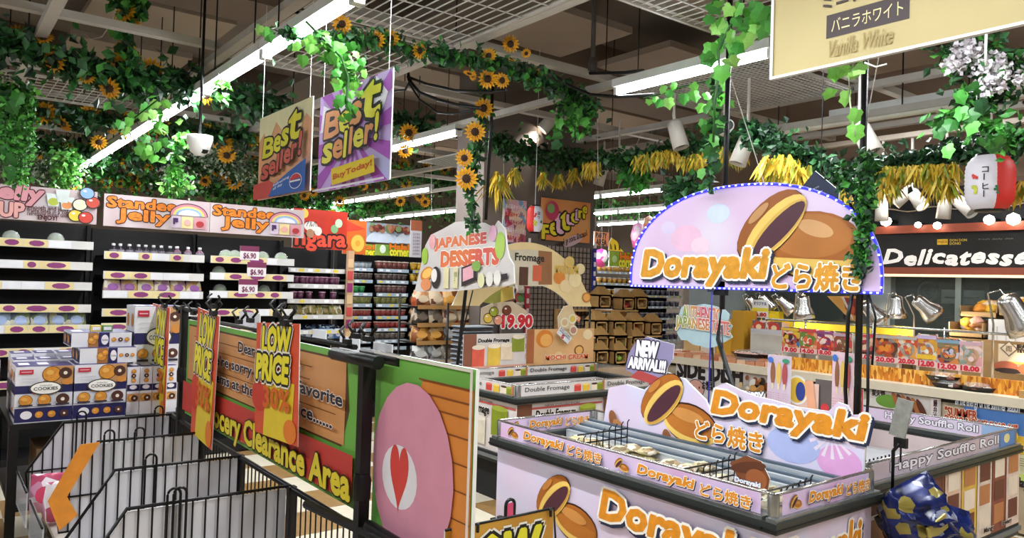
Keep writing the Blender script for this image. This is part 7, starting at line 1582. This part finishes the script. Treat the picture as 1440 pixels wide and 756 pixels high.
garland('lowest dense leafy garland right behind the standee jelly banners', A_([(-20, 236), (60, 240), (130, 244), (200, 252), (270, 262), (350, 274), (420, 284), (500, 290)], 'Y', V), 3400, .29, .095, LG[:3] + LD[:2],
        flowers=((103, 259, .9), (115, 249, .9), (150, 257, .8), (188, 250, .9), (196, 253, .8), (191, 262, .9), (208, 264, .8), (132, 250, .6), (330, 276, .8), (346, 277, .8), (169, 258, .7)), ax='Y', val=V, fs=.125)
V = 12.0
garland('far garland over the red poster and the halal corner, left of the vent', A_([(400, 230), (450, 238), (500, 246), (560, 244), (610, 252), (670, 262), (720, 262)], 'Y', V), 2600, .30, .10, LG[:3] + LD,
        flowers=((478, 283, .9), (428, 275, .8), (440, 270, .8), (511, 262, .8), (568, 230, 1), (559, 241, .9), (571, 258, 1), (600, 236, 1), (626, 238, 1), (590, 276, 1), (598, 284, .9), (612, 254, .8), (585, 248, .8), (563, 283, .9), (540, 262, .7), (645, 262, .7), (466, 300, .7)), ax='Y', val=V, fs=.12)
garland('farthest garland band behind the battens over the back shelves', A_([(400, 285), (470, 290), (540, 292), (610, 296), (660, 300)], 'Y', 14.5), 1400, .30, .10, LG[:3] + LD[:1], group='far garlands', flowers=((440, 305, .7), (520, 292, .7), (560, 300, .7)), ax='Y', val=14.5, fs=.1)
garland('far garland right of the column behind the rows of battens', A_([(835, 290), (880, 294), (935, 292)], 'Y', 10), 700, .22, .09, LG[:3] + LD[:1], group='far garlands')
# whitish small leaved bushes
WL = [leafm('#9fb39a', .3), leafm('#c9d2c0', .2), leafm('#5f7f5a', .3), leafm('#3f5f3c')]
for i, (pl, V, n, lb) in enumerate([([(10, 232), (40, 236), (70, 240), (108, 246)], 9.5, 1700, 'frosted small leaved bush over the jelly cup banner at the far left'), ([(288, 212), (300, 222)], 9.6, 700, 'frosted small leaved bush below the dome security camera'),
                                    ([(330, 232), (350, 240)], 9.7, 600, 'frosted small leaved bush left of the orange best seller sign'), ([(240, 250), (262, 254)], 9.8, 500, 'frosted small leaved bush over the first standee jelly banner')]):
    r = thing('frosted_bush', lb, 'bush', at(*pl[0], 'Y', V)); foliage(r, A_(pl, 'Y', V), n, .2, .05, WL)
# bright ivy clumps beside the long batten
for i, (x, y, V, n, s_, lb) in enumerate([(98, 222, 9.2, 260, .15, 'bright green leaf clump at the left end of the long batten'), (90, 242, 9.4, 300, .16, 'bright green leaf clump above the end of the jelly cup banner'), (222, 150, 5.0, 26, .10, 'pale green leaf cluster under the long batten, upper one'), (250, 250, 7.2, 120, .12, 'small leaf clump over the first standee jelly banner, right end'),
                                          (315, 110, 5.0, 20, .08, 'small leaf cluster on the long batten near its middle')]):
    r = thing('leaf_clump', lb, 'foliage', at(x, y, 'Y', V)); p = at(x, y, 'Y', V); foliage(r, [p, p - Vector((0, 0, .12))], n, s_, .07, LB + LG[1:3])
r = thing('ivy_strand', 'pale ivy strand of round leaves hanging under the long batten', 'ivy', at(200, 170, 'Y', 4.9)); stem(r, A_([(215, 120), (222, 140), (190, 165), (200, 190), (215, 205), (218, 218)], 'Y', 4.9), .004)
for p in ((208, 148), (222, 143), (230, 142), (216, 155), (203, 158), (171, 170), (183, 166), (190, 160), (178, 178), (197, 200), (192, 206), (203, 207), (205, 216), (214, 207), (218, 218), (221, 200), (229, 195), (207, 190)): leaf_part(r, at(*p, 'Y', 4.9), .062, IVY)
r = thing('ivy_strand', 'ivy strand hanging over the first standee jelly banner, right of the long batten', 'ivy', at(250, 200, 'Y', 6.6)); stem(r, A_([(252, 185), (250, 205), (245, 225), (247, 245), (249, 262)], 'Y', 6.5), .004); foliage(r, A_([(252, 190), (246, 225), (249, 262)], 'Y', 6.5), 150, .10, .07, LG[1:] + LB[:2])
# centre garland from the long batten to the hanging pipe
V = 3.9
g = garland('leafy garland with sunflowers running from the long batten to the hanging pipe', A_([(395, 42), (440, 50), (500, 52), (560, 62), (620, 76), (680, 84), (740, 100), (790, 130)], 'Y', V), 1100, .085, .055, LD + LG[:2],
            flowers=((481, 34, .95, .4), (530, 56, .95, .6), (549, 54, .95, .6), (590, 71, .9, 1), (660, 103, .7, 1), (718, 62, 1, .2), (717, 92, .9, .2), (750, 105, .9, .3), (686, 111, 1.1, .3), (706, 113, .9, .6), (665, 106, .6, 1), (687, 78, .9, .7), (740, 75, .6)), ax='Y', val=V, fs=.062)
g2 = garland('dark garland drop with vines hanging before the long hanging pipe', A_([(780, 118), (800, 128), (822, 140), (832, 160)], 'Y', 4.3), 360, .10, .06, LD + LG[:1], group='hanging drops')
drops(g2, A_([(792, 130), (800, 135), (812, 140), (825, 140)], 'Y', 4.25), 90, .30, .05, LG + [LB[1]], .05)
for p in ((785, 168), (787, 200), (800, 150), (815, 152), (790, 190), (822, 165)): leaf_part(g2, at(*p, 'Y', 4.2), .085, IVYD)
# sunflower strand down from that garland
r = thing('sunflower_strand', 'strand of large sunflowers hanging straight down left of the black rod', 'garland', at(682, 120, 'Y', 4.0)); PL = A_([(683, 110), (681, 150), (672, 190), (668, 230), (663, 270), (665, 320)], 'Y', 4.6); stem(r, PL, .01)
foliage(r, PL, 330, .05, .06, LG[:2] + LD)
for x, y, s_ in ((680, 152, 1.0), (668, 185, 1.05), (653, 222, .9), (656, 251, 1.15)): sunflower(r, at(x, y, 'Y', 4.45), .078 * s_, .15)
# ivy over the best seller signs
r = thing('ivy_bunch', 'bright ivy bunch hanging over the purple best seller sign', 'ivy', at(470, 50, 'Y', 3.2)); PL = A_([(430, 30), (455, 55), (480, 80), (490, 110), (487, 140), (500, 165)], 'Y', 3.1); stem(r, PL, .006)
foliage(r, A_([(455, 60), (485, 90), (492, 115)], 'Y', 3.15), 300, .055, .036, LB + LG[1:3])
for p in ((372, 38), (376, 44), (366, 36), (422, 62), (428, 56), (436, 62), (440, 50), (425, 78), (447, 68), (458, 52), (470, 58), (484, 64), (492, 60), (500, 72), (475, 78), (482, 90), (495, 88), (505, 94), (470, 98), (488, 104), (478, 112), (466, 114), (498, 116), (492, 128), (480, 134), (475, 140), (488, 145), (500, 150), (506, 128), (512, 98), (462, 76), (450, 44), (487, 160), (476, 165), (508, 82), (489, 76)):
    leaf_part(r, at(*p, 'Y', 3.1 if p[0] > 400 else 3.3), R.uniform(.038, .06), IVY + IVYD[1:3])
# right ivy, near
r = thing('ivy_bunch', 'bright large leaved ivy hanging at the top beside the beige banner', 'ivy', at(1020, 10, 'X', 2.7)); PL = A_([(1045, -20), (1040, 10), (1025, 40), (1010, 70), (1012, 100), (1005, 140), (1003, 200)], 'X', 2.75); stem(r, PL, .006)
for p in ((1000, 4), (1012, 2), (1028, 8), (1040, 4), (1052, 10), (1062, 2), (1075, 8), (1084, 14), (1000, 22), (1006, 30), (1020, 28), (1032, 24), (1045, 32), (1056, 26), (1064, 32), (1078, 24), (1018, 40), (1030, 44), (1040, 50), (1052, 40), (1060, 48), (1000, 60), (1010, 58), (1022, 52), (1034, 56), (994, 74), (1002, 76), (1030, 66), (1040, 60), (1024, 82), (1014, 92), (1082, 36)):
    leaf_part(r, at(*p, 'X', 2.75 + R.uniform(-.06, .06)), R.uniform(.055, .085), IVY + IVYD[1:2])
r = thing('ivy_bunch', 'bright ivy spray lying along the front batten left of the beige banner', 'ivy', at(960, 125, 'X', 3.4)); stem(r, A_([(905, 138), (930, 132), (960, 122), (985, 116), (1010, 112)], 'X', 3.45), .005)
for p in ((912, 140), (922, 136), (930, 140), (934, 120), (944, 128), (950, 116), (962, 132), (940, 138), (973, 118), (975, 128), (996, 112), (1002, 104), (1012, 106), (1020, 116), (1005, 124), (992, 130), (998, 140), (1015, 132), (1022, 142), (1008, 150), (990, 146)): leaf_part(r, at(*p, 'X', 3.4 + R.uniform(-.05, .05)), R.uniform(.045, .075), IVY)
r = thing('ivy_bunch', 'ivy wound around the upright post left of the arched sign top', 'ivy', at(1004, 160, 'X', 3.1)); PL = A_([(1008, 110), (1004, 150), (1002, 190), (1001, 230), (998, 268)], 'X', 3.05); stem(r, PL, .008)
foliage(r, PL, 160, .03, .04, LD + LG[:2])
for p in ((992, 148), (1000, 158), (1015, 164), (1012, 176), (995, 176), (1006, 190), (1000, 206), (985, 238), (1006, 215), (1010, 168), (990, 168), (1004, 226)): leaf_part(r, at(*p, 'X', 3.0), R.uniform(.05, .07), IVY[1:2] + IVYD)
r = thing('ivy_strand', 'strand of bright grape leaves hanging under the beige banner', 'ivy', at(1195, 100, 'X', 2.5)); stem(r, A_([(1200, 90), (1194, 110), (1195, 140), (1198, 165), (1203, 190)], 'X', 2.55), .003, leafm('#b9c4a0'))
for p, s_ in (((1174, 99), .055), ((1188, 96), .06), ((1202, 97), .065), ((1214, 94), .055), ((1172, 130), .055), ((1191, 132), .06), ((1207, 158), .06), ((1204, 180), .065), ((1205, 108), .04), ((1182, 102), .045)): leaf_part(r, at(p[0], p[1] - 4, 'X', 2.55), s_, IVY[:1] + IVY[2:3])
r = thing('flower_bunch', 'white flower bunch with hanging ivy under the beige banner at the right', 'flowers', at(1370, 90, 'X', 4.2)); V = 4.2
q = MB(); 
for i in range(900):
    c = R.choice([(1352, 72), (1362, 66), (1375, 76), (1340, 90), (1382, 95), (1402, 84), (1410, 96), (1392, 112), (1384, 125), (1404, 118), (1350, 86), (1436, 110)]); p = at(c[0] + R.gauss(0, 7), c[1] + R.gauss(0, 6), 'X', V + R.uniform(-.08, .08)) - r.location; 
    d = rv(); a = d.cross(rv()).normalized(); b = d.cross(a); s_ = .014; q.add([p + a * s_, p + b * s_, p - a * s_, p - b * s_], [(0, 1, 2, 3)], mat(R.choice(['#dcd6da', '#cfc4cc', '#e4e2e2']), .5))
q.build('white_blossoms', r, kind='stuff')
foliage(r, A_([(1325, 75), (1360, 70), (1400, 80), (1438, 100), (1420, 120), (1380, 130), (1350, 140)], 'X', V + .1), 700, .14, .06, LG + LD)
foliage(r, A_([(1320, 175), (1345, 160), (1375, 165), (1405, 180), (1425, 190), (1395, 205)], 'X', V), 260, .10, .055, LG[:3])
stem(r, A_([(1375, 120), (1372, 160), (1390, 200), (1410, 208)], 'X', V), .004, WHT)
for p in ((1318, 178), (1328, 170), (1340, 168), (1352, 150), (1362, 155), (1380, 140), (1345, 130), (1364, 120), (1330, 205), (1400, 200), (1412, 195), (1385, 195), (1370, 170)): leaf_part(r, at(*p, 'X', V - .1), .08, IVYD)
# garland on the column and on to the right
V = 4.9
YF = [leafm('#d0ac30'), leafm('#dcc048'), leafm('#b99a28'), leafm('#7f8f2c')]
def fringe(root, x, y, ax, v, w_=.10, l=.16, n=90):
    q = MB(); p0 = at(x, y, ax, v) - root.location
    for i in range(n):
        d = Vector((R.gauss(0, .35), R.gauss(0, .35), -1)).normalized(); a = p0 + Vector((R.uniform(-w_, w_) * .5, R.uniform(-w_, w_), R.uniform(-.02, .03))); L = l * R.uniform(.6, 1.2); s_ = d.cross(rv()).normalized() * .006
        q.add([a - s_, a + s_, a + d * L * .6 + s_ * 1.6, a + d * L, a + d * L * .6 - s_ * 1.6], [(0, 1, 2, 3, 4)], R.choice(YF))
    q.build('yellow_fringe', root, kind='stuff')
g = garland('dark garland with yellow fringes crossing the grey column', A_([(690, 195), (720, 205), (760, 220), (800, 222), (840, 225)], 'Y', 5.7), 1300, .13, .07, LD + LG[:1], group='fringed garlands')
for x, y in ((705, 250), (724, 240), (764, 246), (786, 248), (806, 240), (826, 236)): fringe(g, x, y, 'Y', 5.6, .04, .14, 60)
fringe(g, 697, 245, 'X', 4.4, .03, .4, 60)
g = garland('dark garland with yellow fringes between the long pipe and the ivy covered post', A_([(840, 222), (880, 226), (920, 218), (960, 205), (1000, 205), (1050, 200)], 'X', 4.9), 1300, .12, .07, LD + LG[:1], group='fringed garlands')
for x, y in ((832, 232), (905, 222), (920, 218), (938, 216), (972, 222), (984, 220), (1010, 212), (1035, 215)): fringe(g, x, y, 'X', 4.7, .09, .12, 80)
foliage(g, A_([(880, 235), (895, 262), (905, 240)], 'X', 4.9), 260, .10, .07, LG[:3])
g = garland('dark tinsel garland with a big yellow fringe sloping down behind the arched sign', A_([(1050, 178), (1080, 195), (1120, 215), (1160, 232), (1200, 252)], 'X', 4.2), 1300, .09, .06, LD, group='fringed garlands')
for x, y in ((1090, 225), (1105, 232), (1118, 240), (1095, 245), (1175, 268)): fringe(g, x, y, 'X', 4.0, .08, .14, 110)
g = garland('dark tinsel garland with yellow fringes over the delicatessen spotlights', A_([(1215, 238), (1260, 228), (1310, 222), (1360, 212), (1400, 205), (1450, 196)], 'X', 5.4), 1700, .10, .065, LD, group='fringed garlands')
for x, y in ((1250, 240), (1262, 238), (1275, 238), (1296, 236), (1308, 238), (1320, 245), (1330, 236), (1322, 262), (1250, 262), (1400, 236), (1432, 260)): fringe(g, x, y, 'X', 5.2, .08, .13, 55)
g = garland('dark leaf mass left of the arched sign top', A_([(945, 275), (965, 262), (985, 265)], 'X', 4.6), 350, .12, .08, LD + LG[:1], group='leaf masses')
r = thing('ivy_bunch', 'garland and ivy wound around the right post of the arched sign', 'ivy', at(1215, 250, 'X', 3.16)); PL = A_([(1222, 215), (1218, 255), (1214, 300), (1212, 345), (1208, 385)], 'X', 3.1)
stem(r, PL, .01); foliage(r, PL, 620, .05, .036, LD + LG + [LB[1]]); foliage(r, A_([(1175, 240), (1200, 262), (1222, 270)], 'X', 3.15), 260, .06, .034, LD + LG[:2])
g = garland('dark green garland over the centre battens, right of the purple best seller sign', A_([(560, 170), (585, 178), (605, 182)], 'Y', 6.4), 400, .15, .09, LD, group='leaf masses', flowers=((575, 186, 1, .3), (570, 212, .8, 1)), ax='Y', val=6.3, fs=.10)
